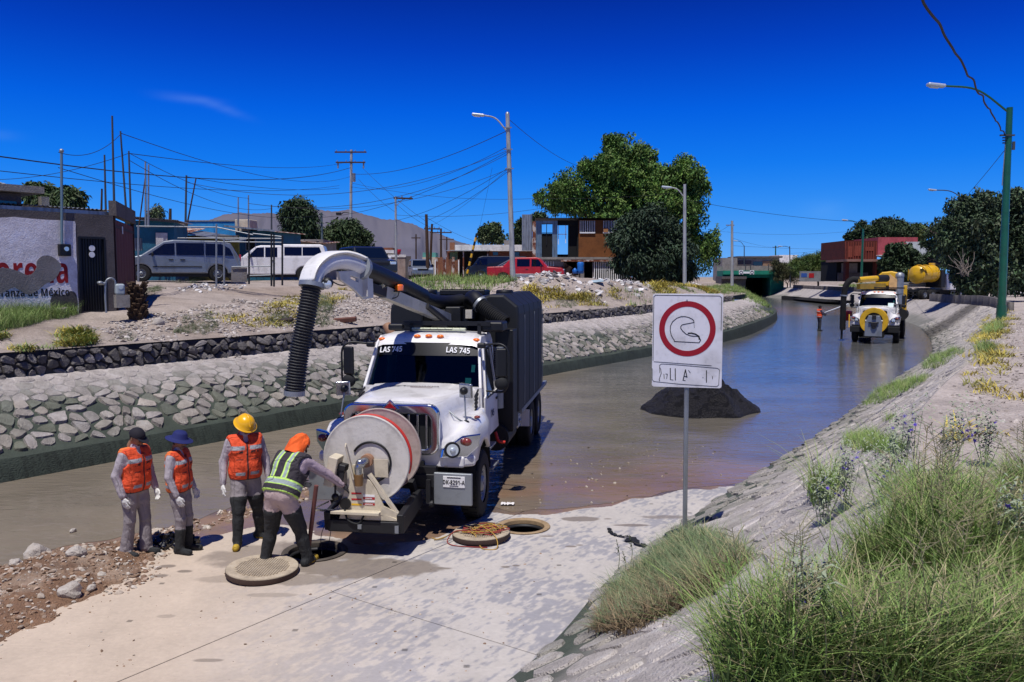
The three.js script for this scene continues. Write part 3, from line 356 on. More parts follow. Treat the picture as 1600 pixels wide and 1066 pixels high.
  mWater.bumpMap = tRipple.clone(); mWater.bumpMap.repeat.set(SW / 3.2, SW / 1.5); mWater.bumpMap.needsUpdate = true;
  tag(struct('water', mWater, cw), 'shallow muddy water running down the canal', 'water');
}

// ---------------------------------------------------------------- lorries
const FONT = await new FontLoader().loadAsync('fonts/droid/droid_sans_bold.typeface.json');
function txt(s, h, depth = 0.004, italic = 0, sx = 1) { const g = new TextGeometry(s, { font: FONT, size: h, depth, curveSegments: 3, bevelEnabled: false }); g.computeBoundingBox(); const b = g.boundingBox; g.translate(-(b.max.x + b.min.x) / 2, -(b.max.y + b.min.y) / 2, 0); g.scale(sx, 1, 1); if (italic) g.applyMatrix4(new THREE.Matrix4().makeShear(0, 0, italic, 0, 0, 0)); return clean(g); }
function wheel(parent, x, y, z, r, w, side, dual = false, rimM = M.galv) { // side: +1 faces +x
  const t = lathe([[r * 0.56, -w / 2], [r * 0.9, -w / 2], [r * 0.97, -w * 0.42], [r, -w * 0.3], [r, w * 0.3], [r * 0.97, w * 0.42], [r * 0.9, w / 2], [r * 0.56, w / 2]], 36, 0, 0, 0, 'x').translate(x, y, z);
  const treads = []; for (let i = 0; i < 28; i++) { const a = i / 28 * Math.PI * 2; for (const s of [-1, 1]) treads.push(bx(w * 0.34, 0.016, 0.045, 0, r + 0.003, 0).rotateX(a + (s > 0 ? 0.11 : 0)).translate(x + s * w * 0.22, y, z)); }
  const wg = new THREE.Group(); wg.name = 'wheel'; parent.add(wg);
  part('tyre', M.rubber, wg, t, treads);
  const e = side * w / 2;
  part('rim', rimM, wg, lathe([[0.02, 0.02], [r * 0.2, 0.02], [r * 0.26, -0.05], [r * 0.44, -0.06], [r * 0.5, 0.0], [r * 0.57, 0.015], [r * 0.57, -w * 0.3]].map(([a, b]) => [a, b + w / 2 - 0.03]), 28, 0, 0, 0, 'x').rotateY(side > 0 ? Math.PI : 0).rotateY(Math.PI).translate(x, y, z), Array.from({ length: 10 }, (_, i) => disc(0, r * 0.36, 0, 0.018, 0.05, 'x', 6).rotateX(i * 0.628).translate(x + e - side * 0.06, y, z)));
  return wg;
}
function buildCab(T, o) { // hood, fenders, cab with interior, mirrors, grille, lights; front axle at z = 0
  const W = o.paint || M.white, side = s => s;
  const secs = [], zs = [-0.76, -0.6, -0.5, -0.3, 0, 0.3, 0.5, 0.6, 0.72, 0.84, 0.93];
  for (const z of zs) {
    const k = (z + 0.76) / 1.69, sh = lerp(0.94, 0.67, Math.pow(k, 0.8)), fo = 1.18 - (z > 0.5 ? 0.42 * Math.pow((z - 0.5) / 0.43, 2) : 0) - (z < -0.55 ? 0.06 : 0), top = 1.97 - 0.02 * k, nose = z > 0.8 ? (z - 0.8) * 0.25 : 0;
    const low = Math.abs(z) < 0.6 ? 0.6 + Math.sqrt(Math.max(0, 0.66 * 0.66 - z * z)) * 0.93 : z > 0 ? 0.98 : 0.95;
    const ft = 1.56 - (z > 0.4 ? 0.26 * Math.pow((z - 0.4) / 0.53, 2) : 0);
    const va = Math.min(Math.max(sh + 0.06, 0.80), fo - 0.16), h = [[0, top - nose], [sh * 0.5, top - 0.008 - nose], [sh - 0.14, top - 0.035 - nose], [sh - 0.03, top - 0.11 - nose], [sh, top - 0.24], [va, ft + 0.02], [lerp(va, fo, 0.45), ft + 0.01], [fo - 0.07, ft - 0.05], [fo - 0.012, ft - 0.17], [fo, Math.max(low + 0.02, ft - 0.3)], [fo, low], [fo - 0.06, low + 0.005]];
    secs.push([...h.slice().reverse().map(([x, y]) => [-x, y, z]), ...h.slice(1).map(([x, y]) => [x, y, z])]);
  }
  const last = secs[secs.length - 1], cap = shape(last.map(p => [p[0], p[1]]));
  const hood = part('hood', W, T, loft(secs), new THREE.ExtrudeGeometry(cap, { depth: 0.02, bevelEnabled: false }).translate(0, 0, 0.92), rb(2.1, 0.17, 0.1, 0.04, 0, 1.04, 0.86), rb(0.34, 0.17, 0.34, 0.06, 0.98, 1.04, 0.7, 0, 0.5), rb(0.34, 0.17, 0.34, 0.06, -0.98, 1.04, 0.7, 0, -0.5));
  each('hood_vent', M.black, hood, [-1, 1].map(s => [0, 1, 2, 3, 4].map(i => bx(0.02, 0.03, 0.30 - i * 0.03, s * 0.955, 1.84 - i * 0.06, -0.55 + i * 0.01, 0.25))));
  each('wheel_arch', M.blackMatt, T, [-1, 1].map(s => new THREE.CylinderGeometry(0.665, 0.665, 0.42, 24, 1, true, 0, Math.PI).rotateZ(Math.PI / 2).rotateX(0).rotateY(0).applyMatrix4(new THREE.Matrix4().makeRotationX(0)).translate(s * 0.95, 0.62, 0)), bx(1.5, 0.5, 1.2, 0, 1.0, 0.1));
  // grille
  const gy = 1.52, gh = 0.74, gw = 1.42;
  const fr = ext(rrect(gw, gh, 0.16), 0.12, 0.03, [rrect(gw - 0.24, gh - 0.24, 0.09, 5, 0, -0.03)], 3).translate(0, gy, 0.90);
  const gs = part('grille_surround', o.chrome === false ? W : M.chrome, T, fr);
  part('grille_back', M.blackMatt, T, bx(gw - 0.16, gh - 0.16, 0.02, 0, gy, 0.935));
  for (let i = 0; i < 9; i++) part('grille_bar', o.chrome === false ? M.darkSteel : M.chrome, gs, rb(0.035, gh - 0.24, 0.05, 0.012, -0.52 + i * 0.13, gy - 0.03, 0.97));
  if (o.logo) { const lg = part('emblem', M.chrome, T, rb(0.19, 0.19, 0.03, 0.01, 0, 1.82, 1.03, 0, 0, Math.PI / 4)); part('emblem_field', M.red, lg, rb(0.125, 0.125, 0.01, 0.003, 0, 1.82, 1.047, 0, 0, Math.PI / 4)); part('emblem_bar', M.chrome, lg, bx(0.13, 0.022, 0.012, 0, 1.82, 1.05)); }
  // headlights swept into the fender fronts
  for (const s of [-1, 1]) {
    const b = part('headlight', M.chrome, T, mv(ext([[-0.28, -0.17], [0.12, -0.17], [0.30, -0.02], [0.33, 0.17], [0.05, 0.14], [-0.26, -0.05]], 0.1, 0.02, [], 2).scale(s, 1, 1), s * 0.93, 1.27, 0.80, -0.12, s * 0.55, 0));
    if (s < 0) { const ix = b.geometry; ix.computeVertexNormals(); }
    const c = V(s * 0.90, 1.235, 0.985), d = V(s * 0.36, 0.08, 0.93).normalize();
    part('lamp_ring', M.black, b, cyl(c.clone().addScaledVector(d, -0.06), c, 0.115, 0.115, 24)); part('lamp_lens', M.lens, b, cyl(c.clone().addScaledVector(d, -0.05), c.clone().addScaledVector(d, 0.008), 0.095, 0.085, 24), mv(new THREE.SphereGeometry(0.045, 12, 8), ...c.clone().addScaledVector(d, 0.0).toArray()));
    const e = V(s * 1.085, 1.335, 0.875), f = V(s * 0.6, 0.1, 0.8).normalize(); part('signal_lens', M.amberDim, b, mv(new THREE.SphereGeometry(0.075, 16, 10), ...e.toArray(), 0, 0, 0, V(1, 0.8, 0.7)));
    part('marker_light', M.amberDim, T, mv(new THREE.SphereGeometry(0.05, 12, 8), s * 1.08, 1.56, 0.05, 0, 0, 0, V(1, 0.5, 1.2)));
  }
  // cab shell
  const tum = g => { const p = g.attributes.position; for (let i = 0; i < p.count; i++) { const y = p.getY(i); if (y > 1.75) p.setX(i, p.getX(i) * (1 - 0.135 * (y - 1.75) / 0.95)); } g.computeVertexNormals(); return g; };
  const sideP = [[-0.74, 1.0], [-0.74, 1.9], [-1.16, 2.6], [-1.34, 2.7], [-2.2, 2.7], [-2.3, 2.58], [-2.3, 1.0]], win = [[-1.0, 1.72], [-1.36, 2.48], [-1.96, 2.48], [-1.98, 1.72]];
  const cab = new THREE.Group(); cab.name = 'cab'; T.add(cab);
  part('cab_shell', W, cab, [-1, 1].map(s => tum(clean(extX(sideP, 0.05, 0.008, [win])).translate(s * 1.0, 0, 0))), tum(clean(rb(2.0, 1.7, 0.05, 0.02, 0, 1.85, -2.28))), bx(1.98, 0.06, 1.5, 0, 1.02, -1.5), bx(1.96, 0.5, 0.04, 0, 1.66, -0.77));
  const roofS = [[-1.14, 2.575, 0.88], [-1.2, 2.66, 0.87], [-1.32, 2.73, 0.85], [-1.7, 2.765, 0.84], [-2.2, 2.74, 0.84], [-2.31, 2.64, 0.85]].map(([z, y, w]) => { const h = [[0, y], [w * 0.5, y - 0.004], [w - 0.1, y - 0.02], [w + 0.0, y - 0.06], [w + 0.03, y - 0.13]]; return [...h.slice().reverse().map(([x, q]) => [-x, q, z]), ...h.slice(1).map(([x, q]) => [x, q, z])]; });
  part('roof', W, cab, loft(roofS));
  const wsRow = (k, off) => Array.from({ length: 9 }, (_, i) => { const u = i / 8 * 2 - 1, w = lerp(0.965, 0.865, k); return [u * w, lerp(1.9, 2.60, k), lerp(-0.77, -1.165, k) + 0.09 * (1 - u * u) - 0.09 + off]; });
  const wsG = (a, b, off) => loft([0, 0.5, 1].map(t => wsRow(lerp(a, b, t), off)));
  part('windscreen', M.screen, cab, wsG(0, 1, 0.02));
  part('sun_strip', mat('#0a0c12', 0.25), cab, wsG(0.70, 1.0, 0.026));
  each('screen_seal', M.black, cab, [-1, 1].map(s => bar([s * 0.975, 1.88, -0.83], [s * 0.875, 2.60, -1.235], 0.045, 0.05)), bar([-0.97, 1.895, -0.82], [0.97, 1.895, -0.82], 0.03, 0.03));
  if (o.number) for (const x of [-0.62, 0.54]) { const k = 0.83; part('lettering', M.textWhite, cab, mv(txt(o.number, 0.10, 0.004, 0, 0.82), x, lerp(1.9, 2.60, k), lerp(-0.77, -1.165, k) + 0.09 * (1 - x * x / 0.75) - 0.09 + 0.046, -0.51, x * 0.2, 0)); }
  each('wiper', M.black, cab, bar([-0.6, 1.9, -0.72], [-0.05, 1.98, -0.74], 0.012), bar([0.2, 1.9, -0.70], [0.7, 1.98, -0.80], 0.012));
  part('dashboard', M.dash, cab, rb(1.85, 0.2, 0.4, 0.06, 0, 1.76, -1.0)); part('seat', M.seat, cab, rb(0.55, 0.9, 0.16, 0.06, 0.46, 1.75, -1.95, -0.15), rb(0.55, 0.14, 0.5, 0.05, 0.46, 1.32, -1.7)); part('seat', M.seat, cab, rb(0.75, 0.9, 0.16, 0.06, -0.42, 1.75, -1.95, -0.15), rb(0.75, 0.14, 0.5, 0.05, -0.42, 1.32, -1.7));
  part('steering_wheel', M.black, cab, mv(new THREE.TorusGeometry(0.22, 0.018, 8, 24), 0.46, 1.86, -1.25, -0.75)); each('paper', M.paper, cab, bx(0.26, 0.005, 0.2, 0.12, 1.868, -0.98, 0.05, 0.2), bx(0.34, 0.005, 0.16, 0.62, 1.868, -0.96, 0.05, -0.1), bx(0.1, 0.14, 0.004, 0.74, 1.97, -0.92, -0.4), bx(0.06, 0.13, 0.004, 0.8, 2.18, -1.06, -0.5));
  each('lining', M.blackMatt, cab, bx(1.7, 0.95, 0.02, 0, 2.2, -2.23), bx(1.66, 0.02, 1.0, 0, 2.62, -1.75));
  for (const s of [-1, 1]) {
    const d = part('door', W, cab, tum(clean(extX([[-0.83, 1.06], [-0.83, 1.72], [-0.93, 1.76], [-1.3, 2.55], [-1.36, 2.57], [-2.02, 2.57], [-2.06, 2.5], [-2.06, 1.06]], 0.03, 0.006, [win])).translate(s * 1.033, 0, 0)));
    part('door_window', M.carGlass, d, tum(clean(extX(win, 0.014)).translate(s * 1.015, 0, 0))); part('door_handle', M.black, d, rb(0.025, 0.04, 0.16, 0.01, s * 1.06, 1.58, -1.9)); part('window_seal', M.black, d, tum(clean(extX([[-0.97, 1.69], [-1.34, 2.51], [-1.99, 2.51], [-2.01, 1.69]], 0.012, 0, [win])).translate(s * 1.052, 0, 0)));
    // door mirror on its hoop, spot mirror, fender mirror
    const m = new THREE.Group(); m.name = 'door_mirror'; T.add(m);
    part('mirror_arm', M.black, m, tube([[s * 0.95, 2.58, -1.0], [s * 1.3, 2.60, -0.92], [s * 1.40, 2.52, -0.9], [s * 1.42, 2.2, -0.9], [s * 1.41, 1.95, -0.9], [s * 1.34, 1.83, -0.92], [s * 1.02, 1.82, -0.98]], 0.018, 40, 8), rb(0.14, 0.09, 0.12, 0.03, s * 0.95, 2.57, -1.02));
    part('mirror_head', M.black, m, rb(0.19, 0.48, 0.08, 0.035, s * 1.30, 2.30, -0.9, 0, s * 0.25)); part('spot_mirror', M.blackMatt, m, mv(new THREE.SphereGeometry(0.115, 18, 12), s * 1.30, 1.96, -0.9, 0, 0, 0, V(1, 0.95, 0.6)));
    const fm = new THREE.Group(); fm.name = 'fender_mirror'; T.add(fm);
    part('mirror_stem', M.galv, fm, cyl([s * 0.98, 1.50, 0.42], [s * 0.94, 1.95, 0.32], 0.012), tube([[s * 0.98, 1.53, 0.42], [s * 0.88, 1.6, 0.5], [s * 0.72, 1.72, 0.45]], 0.012, 12, 6)); part('stem_foot', M.black, fm, mv(new THREE.SphereGeometry(0.055, 14, 8), s * 0.98, 1.53, 0.42, 0, 0, 0, V(1, 0.8, 1)));
    part('mirror_glass', M.steel, fm, rb(0.22, 0.22, 0.05, 0.02, s * 0.96, 2.0, 0.32, 0.1, s * -0.3)); part('mirror_back', M.black, fm, mv(new THREE.SphereGeometry(0.06, 12, 8), s * 0.93, 2.0, 0.35));
  }
  for (const [x, y] of [[-0.82, 2.645], [-0.2, 2.70], [0, 2.705], [0.2, 2.70], [0.82, 2.645]]) part('roof_light', M.amber, cab, mv(new THREE.SphereGeometry(0.05, 14, 8), x, y, -1.235, 0, 0, 0, V(1.25, 0.62, 0.9)));
  part('roof_antenna', M.black, cab, bx(0.9, 0.012, 0.012, -0.1, 2.80, -1.5), rb(0.28, 0.12, 0.12, 0.04, -0.72, 2.82, -1.75));
  wheel(T, 1.03, 0.52, 0, 0.52, 0.29, 1); wheel(T, -1.03, 0.52, 0, 0.52, 0.29, -1);
  part('axle', M.blackMatt, T, bx(2.0, 0.16, 0.18, 0, 0.5, 0), bx(0.9, 0.5, 1.4, 0, 0.85, 0.1));
  for (const s of [-1, 1]) part('cab_step', M.galv, T, [bx(0.22, 0.03, 0.65, s * 1.04, 0.52, -1.25), bx(0.2, 0.03, 0.6, s * 1.0, 0.85, -1.25), bx(0.04, 0.4, 0.04, s * 0.95, 0.7, -1.0), bx(0.04, 0.4, 0.04, s * 0.95, 0.7, -1.5)]);
}
function rearGear(T, z1, z2, len) {
  part('chassis', M.blackMatt, T, [-1, 1].map(s => bx(0.1, 0.28, len + 1.2, s * 0.43, 0.92, 1.0 - (len + 1.2) / 2)), bx(1.6, 0.14, 0.16, 0, 0.52, z1), bx(1.6, 0.14, 0.16, 0, 0.52, z2), bx(0.8, 0.4, 1.6, 0, 0.75, -1.8));
  for (const z of [z1, z2]) for (const s of [-1, 1]) { wheel(T, s * 1.09, 0.52, z, 0.52, 0.28, s); wheel(T, s * 0.77, 0.52, z, 0.52, 0.28, s); }
}
const corrugated = (pts, r, pitch, n = 14) => { // ribbed hose along a curve: a lathe-like skin with rings
  const c = new THREE.CatmullRomCurve3(pts.map(p => p.isVector3 ? p : V(...p)), false, 'centripetal'), L = c.getLength(), k = Math.round(L / pitch) * 4, F = c.computeFrenetFrames(k, false), S = [];
  for (let i = 0; i <= k; i++) { const p = c.getPointAt(i / k), q = r * [1, 1.0, 0.86, 0.86][i % 4]; S.push(Array.from({ length: n }, (_, j) => { const a = j / n * 2 * Math.PI, x = Math.cos(a) * q, y = Math.sin(a) * q; return [p.x + F.normals[i].x * x + F.binormals[i].x * y, p.y + F.normals[i].y * x + F.binormals[i].y * y, p.z + F.normals[i].z * x + F.binormals[i].z * y]; })); }
  return loft(S, true);
};
{ // the vacuum lorry in the foreground
  const T = thing('vacuum_truck', 'white vacuum truck with a white hose reel in front and LAS 745 on its windscreen', 'truck', [-1.594, 0, -12.74], -8.5 * D2R);
  buildCab(T, { number: 'LAS 745', logo: true });
  rearGear(T, -5.55, -6.9, 8.3);
  part('hood_lettering', M.textBlack, T, mv(txt('CHIHUAHUA', 0.055, 0.003, 0.15, 1.3), 0.12, 1.975, -0.28, -Math.PI / 2), mv(ext([[-0.14, 0], [0.02, 0.02], [0.14, 0.05], [0.03, -0.03]], 0.003), -0.30, 1.973, -0.30, -Math.PI / 2)); part('hood_stripe', M.darkRed, T, mv(ext(rrect(0.36, 0.03, 0.012), 0.003), 0.14, 1.973, -0.18, -Math.PI / 2));
  part('door_lettering', mat('#2b3a5c', 0.6), T, mv(txt('745', 0.12), 1.062, 1.38, -1.45, 0, Math.PI / 2));
  // bumper plates, plate, brackets
  const [bp] = each('bumper', M.galv, T, rb(0.56, 0.46, 0.06, 0.015, 0.93, 0.70, 1.09, 0, -0.05), rb(0.56, 0.46, 0.06, 0.015, -0.93, 0.70, 1.09, 0, 0.05)); 
  part('bumper_bracket', M.darkSteel, T, rb(1.36, 0.2, 0.06, 0.02, 0, 0.80, 1.06), bx(0.06, 0.34, 0.2, 0.58, 0.66, 1.06), bx(0.06, 0.34, 0.2, -0.58, 0.66, 1.06), bx(0.34, 0.09, 0.14, 0.5, 0.95, 1.0), disc(0.62, 0.48, 1.12, 0.05, 0.05, 'x', 12));
  const pl = part('number_plate', M.textWhite, bp, rb(0.32, 0.16, 0.012, 0.004, 0.95, 0.81, 1.128, 0, -0.05)); part('plate_lettering', M.textBlack, bp, mv(txt('DK-8291-A', 0.062, 0.003, 0, 0.78), 0.95, 0.805, 1.135, 0, -0.05), bx(0.13, 0.008, 0.003, 0.95, 0.755, 1.137, 0, -0.05), bx(0.2, 0.012, 0.003, 0.95, 0.872, 1.137, 0, -0.05));
  // ---- hose reel on its frame
  const reel = new THREE.Group(); reel.name = 'hose_reel'; T.add(reel);
  const rx = -0.08, ry = 1.265, R = 0.60, mReel = mat('#d3d0ca', 0.55, { map: rep(tGrime, 0.9), bumpMap: rep(tFine, 1), bumpScale: 0.002 });
  const flange = z => { const d = lathe([[0.06, 0.012], [0.3, 0.012], [R - 0.06, 0.002], [R - 0.02, 0.012], [R, 0.02], [R, -0.012], [R - 0.03, -0.02], [0.06, -0.02]].reverse(), 72, 0, 0, 0, 'z').translate(rx, ry, z); return d; };
  part('reel_flange', mReel, reel, flange(1.87)); part('reel_flange', mat('#b9aca7', 0.65, { map: rep(tGrime, 0.5), bumpMap: rep(tFine, 1), bumpScale: 0.002 }), reel, flange(1.28));
  part('flange_ring', M.black, reel, mv(new THREE.TorusGeometry(0.268, 0.016, 8, 60, 4.2), rx + 0.07, ry - 0.03, 1.89, 0, 0, -1.6));
  const coil = []; for (let k = 0; k < 15; k++) coil.push(mv(new THREE.TorusGeometry(0.36 - (k % 2) * 0.02, 0.022, 8, 60), rx, ry, 1.32 + k * 0.037)); coil.push(mv(new THREE.TorusGeometry(0.572, 0.026, 8, 70, 2.4), rx, ry, 1.74, 0, 0, -0.35)); part('hose', M.redHose, reel, coil); part('drum', M.darkSteel, reel, cyl([rx, ry, 1.28], [rx, ry, 1.87], 0.32, 0.32, 32, true));
  const reelZ = 1.9; // hub, swivel and support
  part('hub', M.rustPipe, reel, cyl([rx + 0.03, ry + 0.0, 1.85], [rx + 0.03, ry, 1.99], 0.085, 0.085, 20)); part('swivel', M.steel, reel, tube([[rx + 0.04, ry, 1.94], [rx + 0.02, ry + 0.01, 2.06], [rx - 0.03, ry - 0.04, 2.1], [rx - 0.035, ry - 0.16, 2.1]], 0.05, 20, 14), mv(new THREE.SphereGeometry(0.068, 16, 10), rx - 0.01, ry - 0.01, 2.08)); part('coupling', mat('#8a6a44', 0.6, { metalness: 0.5 }), reel, cyl([rx - 0.035, ry - 0.15, 2.1], [rx - 0.035, ry - 0.30, 2.1], 0.062, 0.055, 12));
  const mCr = mat('#cfc6b2', 0.55, { map: rep(tGrime, 0.8) });
  const sup = part('reel_support', mCr, reel, ext([[-0.44, 0.61], [-0.36, 0.80], [-0.22, 1.22], [-0.12, 1.24], [-0.10, 1.06], [0.02, 1.02], [0.10, 0.90], [0.23, 0.61]], 0.03, 0.004).translate(0, 0, 2.0), bar([0.0, 1.10, 2.0], [0.42, 0.52, 2.0], 0.07, 0.04), bx(0.66, 0.03, 0.35, -0.16, 0.60, 1.98), bx(0.22, 0.24, 0.02, 0.12, 1.16, 1.905, 0, 0, 0), bx(0.30, 0.2, 0.02, 0.15, 0.56, 2.0));
  part('side_bracket', mCr, reel, ext([[-0.4, 0.5], [-0.36, 0.62], [0.12, 0.62], [0.45, 0.5]], 0.03).translate(0, 0, 2.04), bar([0.18, 0.64, 2.06], [0.46, 0.5, 2.02], 0.03, 0.12));
  each('warning_sticker', M.textRed, reel, bx(0.14, 0.022, 0.003, -0.17, 0.84, 2.033), bx(0.14, 0.022, 0.003, -0.17, 0.76, 2.033), bx(0.16, 0.026, 0.003, 0.0, 0.78, 2.033), bx(0.16, 0.026, 0.003, 0.0, 0.70, 2.033)); each('notice_sticker', M.textWhite, reel, bx(0.16, 0.03, 0.003, 0.0, 0.815, 2.033), bx(0.16, 0.025, 0.003, 0.0, 0.74, 2.033)); each('sticker_lettering', M.textWhite, reel, mv(txt('DANGER', 0.016, 0.002), 0.0, 0.78, 2.036), mv(txt('WARNING', 0.016, 0.002), 0.0, 0.70, 2.036)); part('caution_sticker', M.yellow, reel, bx(0.14, 0.025, 0.003, -0.17, 0.69, 2.033));
  const box = part('control_box', mCr, reel, rb(0.13, 0.40, 0.24, 0.015, -0.47, 1.15, 2.06, 0, 0, -0.22)); part('box_lid', mCr, box, rb(0.02, 0.46, 0.22, 0.006, -0.24, 1.28, 2.08, 0, 0.3, 0.22)); part('switch_panel', M.darkSteel, box, rb(0.12, 0.22, 0.03, 0.01, -0.38, 1.06, 2.1, 0, 0, -0.2), rb(0.16, 0.09, 0.14, 0.02, -0.36, 1.2, 2.06, 0, 0, -0.2)); part('lever', M.black, box, cyl([-0.44, 0.98, 2.08], [-0.44, 0.82, 2.1], 0.014), mv(new THREE.SphereGeometry(0.05, 12, 8), -0.44, 0.80, 2.1)); part('gauge', M.black, box, disc(-0.32, 0.70, 2.04, 0.075, 0.05, 'z', 18));
  each('cable', M.wire, reel, tube([[-0.32, 0.64, 2.08], [-0.26, 0.5, 2.12], [-0.12, 0.46, 2.12], [-0.05, 0.56, 2.1]], 0.014, 16, 6), tube([[-0.5, 0.60, 2.05], [-0.62, 0.3, 2.15], [-0.6, 0.05, 2.2]], 0.005, 12, 5), tube([[-0.5, 0.60, 2.0], [-0.55, 0.2, 2.05], [-0.62, 0.02, 2.0]], 0.005, 12, 5));
  each('hose_guide', M.steel, reel, bar([-0.75, 0.60, 2.05], [-0.45, 0.60, 2.05], 0.03), bar([-0.75, 0.62, 2.05], [-0.55, 0.72, 2.05], 0.02));
  part('reel_frame', M.darkSteel, T, rb(0.98, 0.16, 0.08, 0.015, -0.06, 0.41, 2.06), rb(0.09, 0.26, 0.95, 0.015, 0.44, 0.52, 1.62, 0.12), rb(0.09, 0.26, 0.95, 0.015, -0.56, 0.52, 1.62, 0.12), bx(0.95, 0.02, 0.75, -0.06, 0.49, 1.62), bar([0.4, 0.64, 1.2], [0.38, 0.86, 1.32], 0.08), bar([-0.5, 0.64, 1.2], [-0.5, 0.86, 1.32], 0.08), rb(0.9, 0.1, 0.1, 0.02, -0.06, 0.36, 1.86), bx(0.05, 0.13, 0.012, 0.38, 0.40, 2.105));
  each('frame_clip', M.galv, T, bx(0.05, 0.1, 0.02, 0.4, 0.40, 2.11), bx(0.05, 0.06, 0.05, -0.1, 0.42, 2.11));
  // ---- behind the cab: cabinet, stacks, racks
  each('equipment_cabinet', M.black, T, rb(0.34, 1.9, 0.7, 0.02, 1.07, 1.78, -3.0), rb(1.5, 1.5, 0.6, 0.03, 0.1, 1.7, -2.75), rb(0.3, 1.5, 0.6, 0.02, -1.05, 1.7, -3.0)); part('exhaust_stack', M.rustPipe, T, tube([[-0.98, 1.4, -2.48], [-0.98, 2.3, -2.48], [-1.0, 2.55, -2.48], [-1.08, 2.72, -2.5], [-1.14, 2.80, -2.55]], 0.085, 30, 14)); 
  const st = part('air_stack', M.galv, T, cyl([0.98, 1.3, -2.5], [0.98, 2.42, -2.5], 0.1, 0.1, 18)); part('stack_slat', M.black, st, Array.from({ length: 20 }, (_, i) => bx(0.13, 0.016, 0.02, 0.99, 1.72 + i * 0.033, -2.40)));
  part('roof_rack', M.black, T, bx(1.55, 0.075, 0.05, 0.22, 2.9, -1.62), bx(0.06, 0.2, 0.05, -0.4, 2.8, -1.62), bx(0.06, 0.2, 0.05, 0.8, 2.8, -1.62), rb(0.40, 0.17, 0.55, 0.04, 1.0, 2.84, -1.95), bx(1.2, 0.06, 0.05, 0.1, 2.86, -2.3), bar([0.9, 2.86, -1.7], [0.9, 2.86, -2.6], 0.06), bar([-0.5, 2.86, -1.7], [-0.5, 2.86, -2.6], 0.06)); part('light_bar', mat('#c8cdb0', 0.4), T, rb(0.95, 0.05, 0.1, 0.02, 0.1, 2.80, -1.55), Array.from({ length: 7 }, (_, i) => bx(0.012, 0.055, 0.105, -0.3 + i * 0.13, 2.80, -1.55)));
  // tanks
  const sec = [[0.60, 3.33], [0.70, 3.37], [0.98, 3.37], [1.25, 3.15], [1.27, 3.0], [1.27, 1.12], [1.16, 1.08], [1.08, 1.5], [0.92, 2.15], [0.60, 2.6]];
  for (const s of [1, -1]) { const wt = new THREE.Group(); wt.name = 'water_tank'; T.add(wt); for (let i = 0; i < 5; i++) { const g = ext(sec, 0.80, 0.05, [], 2).translate(0, 0, -3.98 - i * 0.795); if (s < 0) { g.scale(-1, 1, 1); const p = clean(g), a = p.attributes.position.array; for (let q = 0; q < a.length; q += 9) for (let w = 0; w < 3; w++) { const t = a[q + w]; a[q + w] = a[q + 3 + w]; a[q + 3 + w] = t; } p.computeVertexNormals(); part('tank_rib', M.poly, wt, p); } else part('tank_rib', M.poly, wt, g); } each('strap', M.galv, wt, [0, 1, 2].map(i => bx(0.012, 1.8, 0.03, s * 1.276, 2.05, -3.99 - i * 1.59))); part('tank_lid', M.black, wt, lathe([[0, 0.08], [0.16, 0.08], [0.18, 0.05], [0.18, 0]], 20, s * 0.8, 3.36, -4.4)); }
  part('debris_tank', M.black, T, lathe([[0.01, 0.5], [0.5, 0.42], [0.85, 0.2], [0.98, 0], [0.98, -4.3], [0.85, -4.5], [0.01, -4.6]], 36, 0, 0, 0, 'z').rotateY(0).translate(0, 2.3, -4.0)); part('tank_top', M.black, T, rb(0.9, 0.1, 0.6, 0.02, 0.12, 3.40, -3.7), bx(0.85, 0.02, 0.03, 0.14, 3.455, -3.42), rb(0.5, 0.5, 0.5, 0.05, 0.15, 3.1, -3.6));
  each('side_panel', M.cream, T, bx(0.06, 1.35, 0.4, 0.98, 1.75, -3.5), bx(0.25, 0.6, 0.05, 1.02, 1.2, -3.6)); each('body_rail', M.galv, T, bx(0.08, 0.09, 4.6, 1.22, 1.05, -6.0), bx(0.08, 0.09, 4.6, -1.22, 1.05, -6.0)); each('mudguard', M.white, T, bx(0.52, 0.36, 0.03, 1.0, 0.72, -4.85), bx(0.52, 0.36, 0.03, -1.0, 0.72, -4.85)); part('valve', M.steel, T, disc(1.1, 1.02, -4.4, 0.1, 0.3, 'z', 16), tube([[1.1, 0.7, -4.2], [1.16, 0.78, -4.15], [1.12, 0.85, -4.2], [1.16, 0.9, -4.22]], 0.02, 12, 6), rb(0.3, 0.5, 0.6, 0.03, 1.0, 0.9, -4.2)); each('fuel_tank', M.darkSteel, T, disc(0.93, 0.74, -3.0, 0.25, 1.0, 'z', 24), disc(-0.93, 0.74, -3.0, 0.25, 1.0, 'z', 24)); part('brake_hose', M.redHose, T, tube([[0.98, 0.9, -2.2], [1.05, 0.75, -2.15], [1.15, 0.72, -2.2]], 0.03, 10, 8));
  // ---- boom
  const boom = new THREE.Group(); boom.name = 'boom'; T.add(boom);
  const mBoom = mat('#b9b7ac', 0.5, { map: rep(tGrime, 0.9) });
  part('boom_post', M.black, boom, cyl([0.15, 2.4, -3.0], [0.15, 3.1, -3.0], 0.2, 0.16, 20), rb(0.3, 0.3, 0.4, 0.03, 0.1, 3.0, -2.85)); 
  part('boom_arm', mBoom, boom, bar([0.02, 2.90, -2.75], [-0.55, 3.46, -0.45], 0.15, 0.19)); part('inner_arm', M.darkSteel, boom, bar([-0.53, 3.44, -0.5], [-0.66, 3.60, 0.35], 0.12, 0.14));
